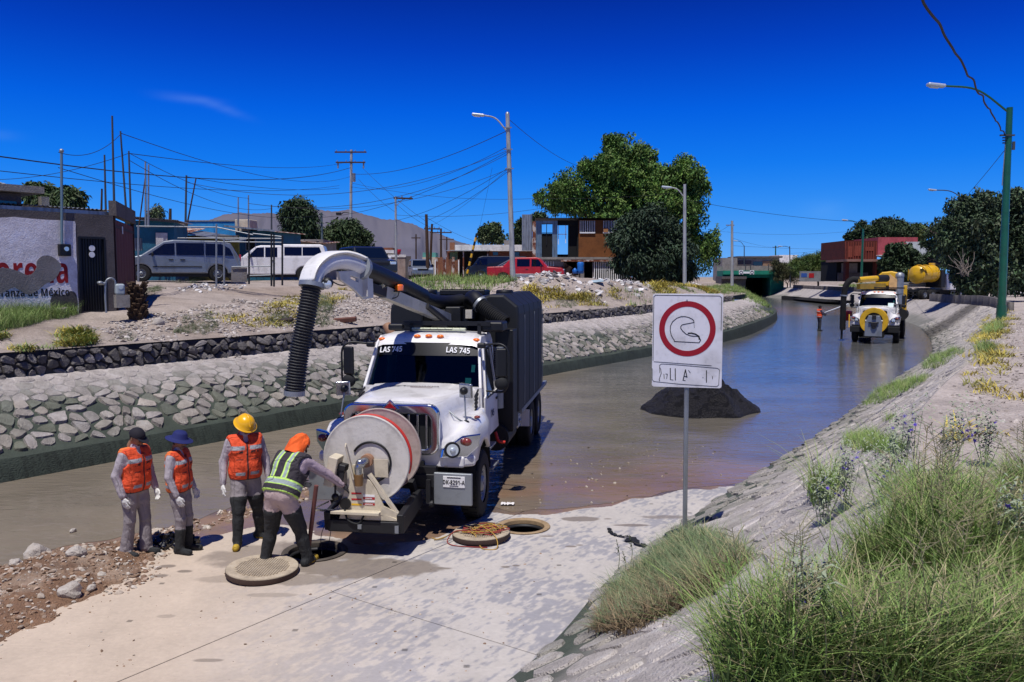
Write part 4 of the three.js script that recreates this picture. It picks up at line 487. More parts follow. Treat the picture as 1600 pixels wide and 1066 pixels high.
  part('boom_head', mat('#c9cac8', 0.45, { map: tGrime }), boom, extX([[0.1, 3.38], [0.36, 3.36], [0.62, 3.52], [0.95, 3.66], [1.0, 3.78], [0.6, 3.80], [0.12, 3.86]], 0.05, 0.008, [[[0.5, 3.62], [0.7, 3.68], [0.7, 3.72], [0.5, 3.68]]]).rotateY(-0.27).translate(-0.52, 0, 0), rb(0.2, 0.4, 0.05, 0.01, -0.62, 3.6, 0.36, 0, 0.0));
  each('pulley', mat('#d9cda4', 0.6), boom, disc(-0.47, 3.57, -0.42, 0.10, 0.05, 'z', 20).translate(-0.12, 0.0, 0.12), disc(-0.59, 3.57, -0.36, 0.10, 0.04, 'z', 20)); part('beacon_base', M.black, boom, disc(-0.36, 3.47, -0.72, 0.11, 0.02, 'y', 20)); part('beacon', M.amber, boom, lathe([[0.075, 0], [0.075, 0.08], [0.06, 0.1], [0, 0.105]], 20, -0.36, 3.48, -0.72)); 
  part('suction_pipe', M.black, boom, tube([[-0.64, 3.84, 0.36], [-0.5, 3.63, -0.8], [-0.33, 3.36, -2.05]], 0.15, 20, 20), cyl([-0.35, 3.35, -2.0], [-0.32, 3.31, -2.15], 0.15, 0.15, 20)); each('pipe_elbow', M.black, boom, tube([[-0.33, 3.32, -2.1], [-0.2, 3.24, -2.6], [-0.05, 3.22, -2.95], [0.16, 3.25, -3.2]], 0.13, 20, 18), tube([[0.30, 3.12, -3.2], [0.36, 3.28, -3.1], [0.46, 3.30, -2.95], [0.58, 3.2, -2.8]], 0.145, 20, 18)); part('flexible_pipe', M.rubber, boom, corrugated([[0.58, 3.2, -2.8], [0.82, 3.03, -2.7], [1.1, 2.85, -2.6]], 0.14, 0.04, 18)); each('pipe_clamp', M.galv, boom, cyl([0.57, 3.21, -2.81], [0.61, 3.18, -2.79], 0.16, 0.16, 20), cyl([-0.645, 3.85, 0.40], [-0.63, 3.83, 0.33], 0.185, 0.185, 22));
  const ebl = [[-0.64, 3.85, 0.38], [-0.72, 3.91, 0.62], [-0.80, 3.93, 0.85], [-0.90, 3.88, 1.1], [-0.97, 3.76, 1.28], [-1.0, 3.58, 1.38]];
  part('boom_elbow', mat('#e4e5e6', 0.4, { map: tGrime }), boom, tube(ebl, 0.118, 30, 18), (() => { const c = new THREE.CatmullRomCurve3(ebl.map(p => V(...p))), S = []; for (let i = 0; i <= 24; i++) { const p = c.getPointAt(i / 24), t = c.getTangentAt(i / 24), side = V(-0.95, 0, -0.3).normalize(), up = side.clone().cross(t).normalize(); if (up.dot(V(0, 1, 0.6)) < 0) up.negate(); const q = p.clone().addScaledVector(up, 0.10); S.push([q.clone().addScaledVector(side, 0.12).toArray(), q.clone().addScaledVector(side, 0.12).addScaledVector(up, 0.05).toArray(), q.clone().addScaledVector(side, -0.12).addScaledVector(up, 0.05).toArray(), q.clone().addScaledVector(side, -0.12).toArray()]); } return loft(S, true, true); })()); each('elbow_lamp', M.black, boom, mv(new THREE.SphereGeometry(0.07, 14, 10), -1.12, 3.66, 1.25), mv(new THREE.SphereGeometry(0.08, 14, 10), -0.80, 3.62, 1.30)); part('lamp_glass', M.lens, boom, mv(new THREE.SphereGeometry(0.07, 14, 10), -0.795, 3.60, 1.345, 0, 0, 0, V(1, 1, 0.5))); part('hose_flange', M.galv, boom, cyl([-1.0, 3.62, 1.37], [-1.005, 3.56, 1.385], 0.18, 0.18, 24));
  part('hose', mat('#24262b', 0.55, { bumpMap: tFine, bumpScale: 0.003, map: tGrime }), boom, corrugated([[-1.003, 3.57, 1.385], [-1.06, 3.2, 1.43], [-1.18, 2.6, 1.46], [-1.25, 2.10, 1.47]], 0.14, 0.04, 20)); part('hose_end', M.galv, boom, cyl([-1.248, 2.12, 1.47], [-1.253, 2.05, 1.47], 0.146, 0.148, 20, true));
  each('boom_cable', M.wire, boom, tube([[-0.62, 3.5, -0.3], [-0.5, 3.36, -0.5], [-0.38, 3.38, -0.68], [-0.36, 3.46, -0.72]], 0.008, 16, 5), tube([[-0.62, 3.64, 0.4], [-0.78, 3.58, 0.8], [-0.85, 3.66, 1.1]], 0.01, 14, 5)); part('ram', M.darkSteel, boom, cyl([0.15, 2.75, -2.6], [-0.15, 3.2, -1.7], 0.06, 0.05)); part('junction_box', M.cream, boom, bx(0.12, 0.16, 0.08, 0.42, 3.02, -2.6));
}

{ // the second vacuum lorry, standing in the water further up
  const T = thing('vacuum_truck', 'distant white vacuum truck with yellow hose reel and yellow boom standing in the water', 'truck', [20.75, 0, -47], -27.5 * D2R); T.scale.setScalar(1.05);
  buildCab(T, { chrome: false, logo: false }); rearGear(T, -4.6, -5.9, 7);
  const yel = M.yellow;
  part('hose_reel', yel, T, lathe([[0.44, -0.16], [0.68, -0.2], [0.70, -0.16], [0.55, -0.1], [0.55, 0.1], [0.70, 0.16], [0.68, 0.2], [0.44, 0.16]], 48, 0, 0, 0, 'z').translate(0.0, 1.22, 1.5)); 
  part('hose', M.yellowHose, T, [0, 1, 2, 3, 4].map(i => mv(new THREE.TorusGeometry(0.6, 0.035, 8, 40), 0, 1.22, 1.40 + i * 0.05)));
  part('reel_plate', M.galv, T, ext([[-0.42, 0.42], [0.42, 0.42], [0.42, 1.1], [0.3, 1.5], [-0.25, 1.5], [-0.42, 1.1]], 0.04, 0.008).translate(0, 0, 1.72)); each('reel_motor', M.darkSteel, T, rb(0.3, 0.22, 0.12, 0.03, 0.03, 1.06, 1.8), rb(0.2, 0.22, 0.1, 0.02, 0.02, 1.42, 1.78), rb(0.5, 0.06, 0.1, 0.02, 0.0, 1.15, 1.8), disc(0.02, 0.92, 1.8, 0.11, 0.1, 'z', 16));
  part('front_bumper', M.blackMatt, T, rb(2.4, 0.34, 0.12, 0.04, 0, 0.75, 1.1), rb(1.0, 0.3, 0.7, 0.03, 0, 0.5, 1.3));
  const boom = new THREE.Group(); boom.name = 'boom'; T.add(boom);
  part('boom_arm', yel, boom, bar([-1.0, 3.0, -0.8], [0.2, 3.02, -2.4], 0.26, 0.3), tube([[-1.1, 3.35, -0.5], [-0.5, 3.42, -1.2], [0.0, 3.46, -2.0]], 0.16, 14, 14)); part('boom_joint', M.darkSteel, boom, tube([[-0.15, 3.44, -1.75], [0.35, 3.46, -2.3]], 0.2, 8, 14)); part('boom_cover', yel, boom, ext([[-0.55, 3.0], [0.8, 3.0], [0.75, 3.75], [0.3, 3.86], [-0.2, 3.8], [-0.5, 3.55]], 0.4, 0.06).translate(0.25, 0, -3.2));
  part('cream_panel', mat('#dcb27a', 0.6, { map: tGrime }), boom, ext([[0.45, 2.85], [1.0, 2.85], [0.95, 3.3], [0.45, 3.72]], 0.08, 0.01).translate(0.0, 0, -2.6));
  part('suction_hose', M.rubber, T, corrugated([[-1.0, 3.38, -0.6], [-1.32, 3.38, -0.3], [-1.56, 3.1, -0.1], [-1.66, 2.5, 0], [-1.68, 1.5, 0], [-1.68, 0.62, 0]], 0.17, 0.06, 16)); part('hose_band', M.galv, T, cyl([-1.655, 2.55, 0], [-1.66, 2.48, 0], 0.2, 0.2, 18)); part('hose_tip', M.darkSteel, T, cyl([-1.72, 0.62, 0], [-1.72, 0.1, 0], 0.06, 0.06));
  part('side_post', yel, T, rb(0.24, 1.5, 0.25, 0.03, 1.25, 2.3, -3.2)); each('air_cleaner', M.galv, T, cyl([0.98, 2.0, -2.7], [0.98, 3.55, -2.7], 0.22, 0.22, 18), lathe([[0.24, 0], [0.22, 0.16], [0.1, 0.24], [0, 0.25]], 18, 0.98, 3.55, -2.7));
  part('body', M.black, T, rb(2.1, 1.9, 3.6, 0.1, 0, 2.05, -5.0)); part('roof_bar', M.black, T, bx(2.0, 0.07, 0.06, 0.3, 2.92, -1.6)); part('side_box', M.red, T, rb(0.35, 0.55, 0.5, 0.04, -1.5, 1.35, -1.2)); part('yellow_rail', yel, T, bar([-1.28, 0.8, 0.75], [-1.3, 1.5, 0.6], 0.05)); part('side_tank', M.blackMatt, T, disc(1.15, 1.4, -3.4, 0.32, 1.6, 'z', 20)); part('sign_paper', M.paper, T, bx(0.3, 0.2, 0.005, 0.68, 2.02, -0.75, -0.5));
}
{ // the third one, parked on the road beyond the slope
  const p = at(1487, 462, 84); const T = thing('vacuum_truck', 'parked vacuum truck with a large yellow cylinder tank, partly hidden by the dark tree', 'truck', [p.x, 1.52, p.z], 118 * D2R); T.scale.setScalar(0.92);
  buildCab(T, { chrome: false }); rearGear(T, -4.9, -6.2, 7.4);
  const tilt = 0.05;
  part('yellow_tank', M.yellow, T, lathe([[0.01, 0.24], [0.5, 0.2], [0.85, 0.06], [0.9, 0], [0.9, -2.5], [0.96, -2.52], [0.96, -2.7], [0.7, -2.9], [0.01, -3.0]], 32, 0, 0, 0, 'z').rotateX(-tilt).translate(0, 2.75, -3.4)); part('tank_band', M.yellow, T, [0, 1, 2].map(i => new THREE.TorusGeometry(0.91, 0.04, 8, 32).translate(0, 2.75, -3.7 - i * 1.0))); part('tank_ladder', M.yellow, T, bar([0.95, 2.0, -6.1], [0.95, 3.2, -6.1], 0.05), bar([0.95, 2.0, -5.7], [0.95, 3.2, -5.7], 0.05), bar([0.95, 2.6, -6.1], [0.95, 2.6, -5.0], 0.05)); part('rear_door', M.yellow, T, rb(0.4, 0.35, 0.5, 0.05, 0, 3.7, -3.6), rb(0.3, 0.6, 0.2, 0.03, 0, 3.55, -3.3));
  part('side_hose', M.galv, T, disc(1.05, 1.55, -5.2, 0.24, 4.4, 'z', 16)); part('water_tank', M.galv, T, disc(0.98, 0.85, -3.0, 0.34, 2.4, 'z', 20)); each('fender', M.white, T, [-4.9, -6.2].map(z => new THREE.CylinderGeometry(0.62, 0.62, 0.7, 20, 1, true, -Math.PI / 2, Math.PI).rotateZ(Math.PI / 2).rotateX(0).translate(0.95, 0.6, z))); each('blower', M.black, T, rb(1.9, 1.9, 0.7, 0.05, 0, 2.2, -2.9), cyl([0.9, 2.0, -2.6], [0.9, 3.6, -2.6], 0.14));
}
// ---------------------------------------------------------------- cars along the streets
const arch = (z, r, y0 = 0.34) => { const o = []; for (let i = 0; i <= 8; i++) { const a = Math.PI * i / 8; o.push([z - r * Math.cos(a), y0 + r * Math.sin(a) * 0.95]); } return o; };
function car(name, label, cat, pos, turn, o) {
  const T = thing(name, label, cat, pos, turn), w = o.w, out = [...o.top, ...o.ax.slice().reverse().flatMap(z => arch(z, o.r + 0.06, 0.3)).map(p => p)];
  const bottom = o.ax.slice().sort((a, b) => a - b).flatMap(z => arch(z, o.r + 0.06)); const poly = [...o.top, ...bottom];
  const belt = o.belt, tp = o.tum ?? 0.12, tum = g => { g = clean(g); const p = g.attributes.position; for (let i = 0; i < p.count; i++) { const y = p.getY(i); if (y > belt) p.setX(i, p.getX(i) * (1 - tp * (y - belt) / (o.h - belt))); } g.computeVertexNormals(); return g; };
  const b = part('body', o.paint, T, tum(extX(poly, w, 0.05, [], 2)));
  part('underbody', M.blackMatt, T, bx(w - 0.24, 0.5, (o.len || 4.4) - 0.5, 0, 0.45, 0));
  for (const s of [-1, 1]) for (const win of o.wins) part('side_window', M.carGlass, b, tum(extX(win, 0.02).translate(s * (w / 2 + 0.0), 0, 0)));
  for (const [z1, y1, z2, y2, n] of o.screens) { const k = y => w / 2 * (1 - tp * Math.max(0, y - belt) / (o.h - belt)) - 0.1, a = V(-k(y1), y1, z1), c = V(k(y1), y1, z1), d = V(k(y2), y2, z2), e = V(-k(y2), y2, z2), up = V(0, z1 > z2 ? 1 : 1, (y2 - y1) / (z1 - z2) * (z1 > z2 ? 1 : 1)).normalize(); const off = V(0, (z1 - z2) * Math.sign(z1 - z2), (y2 - y1) * Math.sign(z1 - z2)).normalize().multiplyScalar(0.012); part(n || 'windscreen', M.carGlass, b, (z1 > z2 ? quad(a, c, d, e, 0.03) : quad(c, a, e, d, 0.03)).translate(off.x, off.y, off.z)); }
  for (const z of o.ax) for (const s of [-1, 1]) wheel(T, s * (w / 2 - 0.12), o.r, z, o.r, 0.22, s, false, M.galv);
  for (const s of [-1, 1]) { part('headlight', M.lens, b, rb(0.34, 0.16, 0.08, 0.04, s * (w / 2 - 0.24), o.hl[1], o.hl[0])); part('tail_light', M.redLens, b, rb(0.14, o.tlh || 0.3, 0.08, 0.03, s * (w / 2 - 0.1), o.tl[1], o.tl[0])); part('mirror', o.mir || M.black, b, rb(0.2, 0.14, 0.1, 0.04, s * (w / 2 + 0.09), belt + 0.08, o.mz)); for (const hz of o.handles || []) part('door_handle', M.black, b, rb(0.03, 0.05, 0.18, 0.012, s * (w / 2 + 0.012), belt - 0.14, hz)); }
  part('grille', M.black, b, rb(w * 0.5, 0.16, 0.06, 0.02, 0, o.hl[1] - 0.03, o.hl[0] + 0.02)); if (o.extra) o.extra(T, b); return T;
}
const mSilver = paint('#7f8894', 0.3, { metalness: 0.4 }), mDarkBlue = paint('#101a2c', 0.3), mCharc = paint('#23282e', 0.3, { metalness: 0.3 });
{ const p = at(282, 437, 35.5); car('minivan', 'silver minivan with dark side windows parked behind the chain link fence', 'minivan', gp(p.x, -p.z), -68 * D2R, { w: 1.92, h: 1.75, belt: 1.05, len: 4.9, paint: mSilver, r: 0.34, ax: [1.5, -1.48], top: [[-2.3, 0.36], [-2.42, 0.5], [-2.42, 0.95], [-2.3, 1.12], [-2.02, 1.62], [-1.6, 1.72], [0.25, 1.74], [0.62, 1.68], [1.48, 1.1], [2.2, 0.92], [2.42, 0.75], [2.42, 0.42], [2.3, 0.36]].reverse(), wins: [[[1.22, 1.1], [0.6, 1.56], [0.2, 1.6], [0.2, 1.1]], [[0.14, 1.1], [0.14, 1.61], [-0.95, 1.61], [-0.95, 1.1]], [[-1.01, 1.1], [-1.01, 1.6], [-1.65, 1.58], [-1.98, 1.4], [-2.12, 1.1]]], screens: [[1.42, 1.13, 0.66, 1.64], [-2.3, 1.15, -2.05, 1.55, 'rear_window']], hl: [2.38, 0.78], tl: [-2.4, 1.0], mz: 1.05, handles: [0.35, -0.1], extra: (T, b) => each('side_trim', M.black, b, [-1, 1].map(s => rb(0.03, 0.05, 1.9, 0.01, s * 0.965, 0.62, 0.1))) }); }
{ const p = at(428, 437, 42); car('pickup_truck', 'white pickup truck with a matching camper shell behind the fence posts', 'pickup', gp(p.x, -p.z), -82 * D2R, { w: 1.95, h: 1.86, belt: 1.16, len: 5.5, paint: M.white, r: 0.37, ax: [1.75, -1.6], top: [[-2.72, 0.45], [-2.78, 0.6], [-2.72, 1.2], [-2.55, 1.78], [-2.4, 1.84], [-0.55, 1.84], [-0.5, 1.76], [-0.44, 1.78], [0.5, 1.78], [0.72, 1.72], [1.38, 1.2], [2.45, 1.08], [2.58, 0.95], [2.6, 0.5], [2.5, 0.42]].reverse(), wins: [[[1.12, 1.2], [0.66, 1.66], [0.32, 1.68], [0.32, 1.2]], [[0.26, 1.2], [0.26, 1.68], [-0.32, 1.68], [-0.32, 1.2]], [[-0.66, 1.28], [-0.66, 1.7], [-1.5, 1.7], [-1.5, 1.28]], [[-1.54, 1.28], [-1.54, 1.7], [-2.36, 1.7], [-2.52, 1.28]]], screens: [[1.36, 1.22, 0.76, 1.7]], hl: [2.56, 0.9], tl: [-2.74, 1.05], mz: 0.95, handles: [-0.1] }); }
const SUVTOP = [[-2.3, 0.4], [-2.4, 0.6], [-2.36, 1.1], [-2.15, 1.68], [-1.9, 1.76], [0.3, 1.78], [0.55, 1.72], [1.15, 1.14], [2.2, 1.02], [2.36, 0.85], [2.36, 0.5], [2.25, 0.4]].reverse(), SUVW = [[[0.98, 1.15], [0.5, 1.62], [0.15, 1.64], [0.15, 1.15]], [[0.09, 1.15], [0.09, 1.65], [-0.85, 1.65], [-0.85, 1.15]], [[-0.91, 1.15], [-0.91, 1.65], [-1.85, 1.62], [-2.05, 1.15]]];
const suvO = { w: 1.85, h: 1.78, belt: 1.1, len: 4.7, r: 0.37, ax: [1.42, -1.42], top: SUVTOP, wins: SUVW, screens: [[1.12, 1.16, 0.58, 1.68], [-2.34, 1.15, -2.16, 1.62, 'rear_window']], hl: [2.33, 0.88], tl: [-2.36, 1.0], mz: 0.85, handles: [0.3, -0.65] };
{ const p = at(572, 440, 44); car('suv', 'dark grey sport utility car facing the canal behind the boom elbow', 'car', gp(p.x, -p.z), 28 * D2R, { ...suvO, paint: mCharc, mir: M.white }); }
{ const p = at(657, 436, 74); car('suv', 'grey sport utility car seen from the front beside the wooden poles', 'car', gp(p.x, -p.z), 12 * D2R, { ...suvO, paint: mSilver }); }
{ const p = at(776, 434, 76); car('van', 'dark blue panel van parked nose to nose behind the red pickup', 'van', [p.x, 3.5, p.z], -86 * D2R, { w: 2.0, h: 2.1, belt: 1.3, len: 5.6, paint: mDarkBlue, r: 0.38, ax: [1.5, -1.9], top: [[-2.8, 0.45], [-2.85, 0.7], [-2.75, 2.0], [-2.6, 2.08], [1.3, 2.1], [1.65, 2.0], [2.2, 1.25], [2.75, 1.05], [2.85, 0.8], [2.8, 0.45]].reverse(), wins: [[[2.0, 1.3], [1.6, 1.85], [0.9, 1.88], [0.9, 1.3]]], screens: [[2.18, 1.3, 1.68, 1.95]], hl: [2.8, 0.85], tl: [-2.8, 1.1], mz: 1.9 }); }
{ const p = at(823, 434, 60); car('pickup_truck', 'red four door pickup truck parked beside the burnt house', 'pickup', [p.x, 3.25, p.z], 84 * D2R, { w: 1.98, h: 1.86, belt: 1.15, len: 5.6, paint: M.red, r: 0.4, ax: [1.75, -1.6], tlh: 0.35, top: [[-2.7, 0.5], [-2.78, 0.7], [-2.74, 1.18], [-1.62, 1.22], [-1.1, 1.74], [-0.9, 1.84], [0.75, 1.86], [1.0, 1.78], [1.55, 1.2], [2.55, 1.1], [2.72, 0.95], [2.74, 0.55], [2.65, 0.48]].reverse(), wins: [[[1.28, 1.2], [0.92, 1.7], [0.42, 1.73], [0.42, 1.2]], [[0.3, 1.2], [0.3, 1.73], [-0.62, 1.73], [-0.62, 1.2]]], screens: [[1.5, 1.22, 1.02, 1.72]], hl: [2.7, 0.95], tl: [-2.74, 1.0], mz: 1.1, handles: [0.1, -0.85], extra: (T, b) => { each('sill_cladding', M.galv, b, [-1, 1].map(s => rb(0.05, 0.26, 2.3, 0.02, s * 0.99, 0.55, 0.05))); each('bed_rail', M.galv, b, [-1, 1].map(s => bar([s * 0.8, 1.78, -1.0], [s * 0.86, 1.24, -2.0], 0.06))); } }); }
{ const p = at(1586, 441, 82); car('sedan', 'white sedan parked at the far right with red tail lights', 'car', gp(p.x, -p.z), -96 * D2R, { w: 1.75, h: 1.45, belt: 0.95, len: 4.4, paint: M.white, r: 0.32, ax: [1.3, -1.3], top: [[-2.15, 0.36], [-2.22, 0.5], [-2.2, 0.92], [-1.7, 1.0], [-1.1, 1.4], [0.1, 1.45], [0.4, 1.38], [1.1, 0.98], [2.05, 0.82], [2.18, 0.65], [2.15, 0.36]].reverse(), wins: [[[0.85, 1.0], [0.35, 1.32], [-0.25, 1.36], [-0.25, 1.0]], [[-0.32, 1.0], [-0.32, 1.36], [-1.0, 1.3], [-1.4, 1.0]]], screens: [[1.08, 1.0, 0.42, 1.36], [-1.66, 1.02, -1.12, 1.36, 'rear_window']], hl: [2.12, 0.7], tl: [-2.18, 0.82], mz: 0.7 }); }

// ---------------------------------------------------------------- houses, walls, fences, bridge, hills
const mPlaster = (c, o = {}) => mat(c, 0.92, { map: rep(tConc, 2.2), bumpMap: rep(tFine, 0.6), bumpScale: 0.01, ...o });
const MB = { grey: mPlaster('#7d7a7c'), dark: mPlaster('#5c5758'), white: mPlaster('#c9c8cc'), teal: mPlaster('#1d5f7c'), blue: mPlaster('#2b93d8'), olive: mPlaster('#7d7a3a'), brick: mPlaster('#7a4a35'), cream: mPlaster('#c7bfae'), tin: mat('#a9b0b6', 0.45, { metalness: 0.6, map: tStreak }), rustTin: mat('#ffffff', 0.8, { map: rep(tRust, 2) }), roofWhite: mPlaster('#e4e4e4'), hole: mat('#0b0b0d', 0.95), pink: mPlaster('#b0505a'), maroon: mPlaster('#5a2119'), mint: mPlaster('#12806a'), pane: phys('#10161c', 0.08, { clearcoat: 1 }), conc: mPlaster('#8f8c88') };
// a corrugated sheet lying in the x-z plane (ridges along z), centred
function corr(w, d, pitch = 0.12, amp = 0.018, th = 0.006) { const n = Math.max(4, Math.round(w / pitch * 4)), S = []; for (const [z, o] of [[-d / 2, 0], [d / 2, 0]]) { const top = [], bot = []; for (let i = 0; i <= n; i++) { const x = -w / 2 + w * i / n, y = Math.sin(i * Math.PI / 2) * amp; top.push([x, y, z]); bot.push([x, y - th, z]); } S.push([...top, ...bot.reverse()]); } return loft(S, true, false); }
const wallBox = (x0, x1, y0, y1, z0, z1) => bx(x1 - x0, y1 - y0, z1 - z0, (x0 + x1) / 2, (y0 + y1) / 2, (z0 + z1) / 2);
// walls with rectangular openings, front face at z = 0
function facade(x0, x1, y0, y1, th, holes) { return ext([[x0, y0], [x1, y0], [x1, y1], [x0, y1]], th, 0, holes.map(([a, b, c, d]) => [[a, b], [c, b], [c, d], [a, d]])).translate(0, 0, -th); }
const rectOf = (T, x0, y0, x1, y1, z = 0) => { const a = lp(T, x0, y1, z), b = lp(T, x1, y0, z); return [a[0], a[1], b[0], b[1]]; };
{ // house with the painted wall
  const T = thing('house', 'low house with faded painted lettering, plaster patches and a dark metal door', 'house', [-11.3, 2.3, -23.58], 53.1 * D2R);
  const top = 3.14, dl = lp(T, 122, 370)[0], dr = lp(T, 163, 370)[0], dtop = lp(T, 142, 371)[1], dbot = lp(T, 142, 487)[1];
  const wl = part('wall', MB.dark, T, facade(-6.5, 0, -0.6, top, 0.2, [[dl, dbot, dr, dtop]]), wallBox(-0.2, 0, -0.6, top, -6, -0.2));
  part('whitewash', mPlaster('#e6e3ec'), wl, ext((() => { const p = [[-6.4, -0.5], [dl - 0.06, -0.5]]; for (let i = 0; i <= 12; i++) p.push([dl - 0.06 - 0.03 * noise(i * 0.9, 3), -0.3 + i * (lp(T, 118, 350)[1] + 0.3) / 12]); for (let i = 0; i <= 14; i++) { const t = i / 14, x = lerp(dl - 0.08, -6.4, t); p.push([x, lp(T, 60, 342)[1] + 0.08 * noise(i * 0.8, 9) - 0.03]); } return p; })(), 0.012).translate(0, 0, 0.001));
  const door = part('door', mat('#14161c', 0.5, { map: tGrime }), T, wallBox(dl + 0.02, dr - 0.02, dbot, dtop - 0.02, -0.1, -0.06)); for (let i = 0; i < 9; i++) part('door_bar', M.black, door, bx(0.02, dtop - dbot - 0.06, 0.03, lerp(dl + 0.06, dr - 0.06, i / 8), (dtop + dbot) / 2, -0.045)); part('door_frame', M.black, T, wallBox(dl - 0.02, dl + 0.03, dbot, dtop, -0.12, 0.01), wallBox(dr - 0.03, dr + 0.02, dbot, dtop, -0.12, 0.01), wallBox(dl, dr, dtop - 0.04, dtop + 0.02, -0.12, 0.012)); 
  { const c = lp(T, 144, 388), e = lp(T, 144, 398); part('door_sticker', M.textWhite, door, disc(c[0], c[1], -0.02, 0.085, 0.012, 'z'), disc(e[0], e[1], -0.02, 0.08, 0.012, 'z')); }
  // lettering: measured left and right ends
  const fit = (s, m, xl, xr, yb, h, nm) => { const g = txt(s, 1, 0.006); g.computeBoundingBox(); const b = g.boundingBox, W = b.max.x - b.min.x; const sx = (xr - xl) / W; g.translate(0, -b.min.y, 0); g.scale(sx, h / (b.max.y - b.min.y), 1); g.translate((xl + xr) / 2, yb, 0.014); return part(nm, m, wl, g); };
  const a = lp(T, 20, 443), b = lp(T, 106, 443); const rW = b[0] - a[0], base = a[1];
  fit('morena', mat('#9a1220', 0.85, { map: rep(tConc, 0.8) }), b[0] - rW * 1.72, b[0], lp(T, 60, 443)[1], lp(T, 60, 411)[1] - lp(T, 60, 443)[1], 'lettering');
  const e = lp(T, 108, 463); fit('esperanza de México', M.textBlack, e[0] - (e[0] - lp(T, -1, 463)[0]) / 0.79, e[0], lp(T, 60, 467)[1], lp(T, 60, 452)[1] - lp(T, 60, 467)[1] + 0.03, 'lettering');
  const blob = (pts, m, th) => { const q = pts.map(([x, y]) => lp(T, x, y)); const c = catmull([...q, q[0]], 5); return part('plaster_patch', m, wl, ext(c, th).translate(0, 0, 0.012)); };
  const mp = mPlaster('#827f80'); blob([[-40, 424], [-10, 420], [10, 419], [28, 424], [42, 430], [50, 427], [56, 418], [57, 408], [66, 400], [80, 401], [94, 413], [92, 425], [84, 437], [70, 444], [58, 454], [44, 460], [32, 455], [22, 449], [8, 455], [-8, 463], [-40, 470]], mp, 0.014); blob([[78, 470], [84, 458], [98, 462], [110, 455], [119, 462], [119, 486], [96, 488], [80, 484]], mPlaster('#4f4c4e'), 0.006);
  // roof slabs and the taller room behind
  part('roof', MB.tin, T, corr(4.2, 3.4).rotateY(0).translate(-2.0, top + 0.16, -1.9), bx(4.2, 0.1, 0.16, -2.0, top + 0.06, -0.3)); 
  const up = part('upper_room', MB.dark, T, wallBox(-7.2, lp(T, 45, 310)[0], 2.2, lp(T, 20, 303, -0.4)[1] + 0.02, -4.5, -0.45)); part('roof_slab', MB.conc, up, wallBox(-7.6, lp(T, 67, 300, -0.2)[0], lp(T, 30, 302, -0.3)[1] + 0.02, lp(T, 30, 290, -0.3)[1], -4.8, -0.12)); const w = rectOf(T, -8, 315, 25, 329, -0.45); part('window', MB.pane, up, wallBox(w[0], w[2], w[1], w[3], -0.47, -0.435));
  // meter box and its mast
  const m = lp(T, 98, 391), mt = lp(T, 90, 236); part('meter_box', M.black, T, rb(0.3, 0.32, 0.14, 0.02, m[0], m[1], 0.09)); part('meter_glass', M.lens, T, disc(m[0] + 0.02, m[1] + 0.03, 0.17, 0.06, 0.03, 'z', 16)); part('service_mast', mat('#6f8790', 0.5, { metalness: 0.4 }), T, cyl([m[0] - 0.06, m[1] + 0.1, 0.08], [mt[0] + 0.06, mt[1], 0.08], 0.035)); part('mast_cap', M.galv, T, mv(new THREE.SphereGeometry(0.06, 10, 8), mt[0] + 0.06, mt[1], 0.08)); part('roof_block', MB.conc, T, bx(0.2, 0.3, 0.2, lp(T, 90, 322)[0], top + 0.3, -0.8));
}
{ // rusty sheet metal gate
  const a = at(179, 400, 23.7), b = at(208, 400, 27.3), L = Math.hypot(a.x - b.x, a.z - b.z), T = thing('metal_gate', 'tall rusty red sheet metal gate at the end of the painted house', 'gate', [a.x, 2.6, a.z], Math.atan2(-(b.z - a.z), b.x - a.x));
  const n = 7; for (let i = 0; i < n; i++) part('gate_panel', mat('#5b1613', 0.75, { map: rep(tGrime, 0.8) }), T, rb(L / n - 0.015, 2.8, 0.04, 0.01, L * (i + 0.5) / n, 1.35, 0)); part('gate_frame', mat('#3c2320', 0.8), T, bx(0.1, 3.15, 0.1, 0, 1.5, 0), bx(0.1, 3.0, 0.1, L, 1.5, 0), bx(L, 0.08, 0.07, L / 2, 2.55, 0), bx(L, 0.08, 0.07, L / 2, 0.2, 0.0)); part('lintel', MB.dark, T, bx(L + 0.2, 0.42, 0.2, L / 2, 3.05, 0)); part('vent_opening', M.textWhite, T, bx(0.09, 0.22, 0.02, L * 0.35, 2.5, 0.045));
}
{ // gas meter
  const p = at(180, 470, 22.2), T = thing('gas_meter', 'grey gas meter on bent pipes beside the dark metal door', 'gas meter', [p.x, 2.75, p.z], 0.7);
  part('pipe', M.galv, T, tube([[-0.24, 0, 0], [-0.24, 0.62, 0], [-0.2, 0.86, 0], [-0.08, 0.92, 0], [0, 0.86, 0], [0.02, 0.7, 0]], 0.028, 24, 8), tube([[-0.4, 0.78, 0], [-0.24, 0.78, 0]], 0.04, 4, 8)); part('body', mat('#9fa9ad', 0.5), T, rb(0.24, 0.30, 0.2, 0.06, 0.12, 0.62, 0)); part('dial', M.lens, T, disc(0.12, 0.68, 0.1, 0.06, 0.02, 'z', 16)); part('regulator', M.galv, T, mv(new THREE.SphereGeometry(0.08, 14, 10), -0.36, 0.8, 0, 0, 0, 0, V(1, 0.6, 1))); part('plinth', MB.conc, T, bx(0.34, 0.34, 0.3, 0.16, 0.3, 0));
}
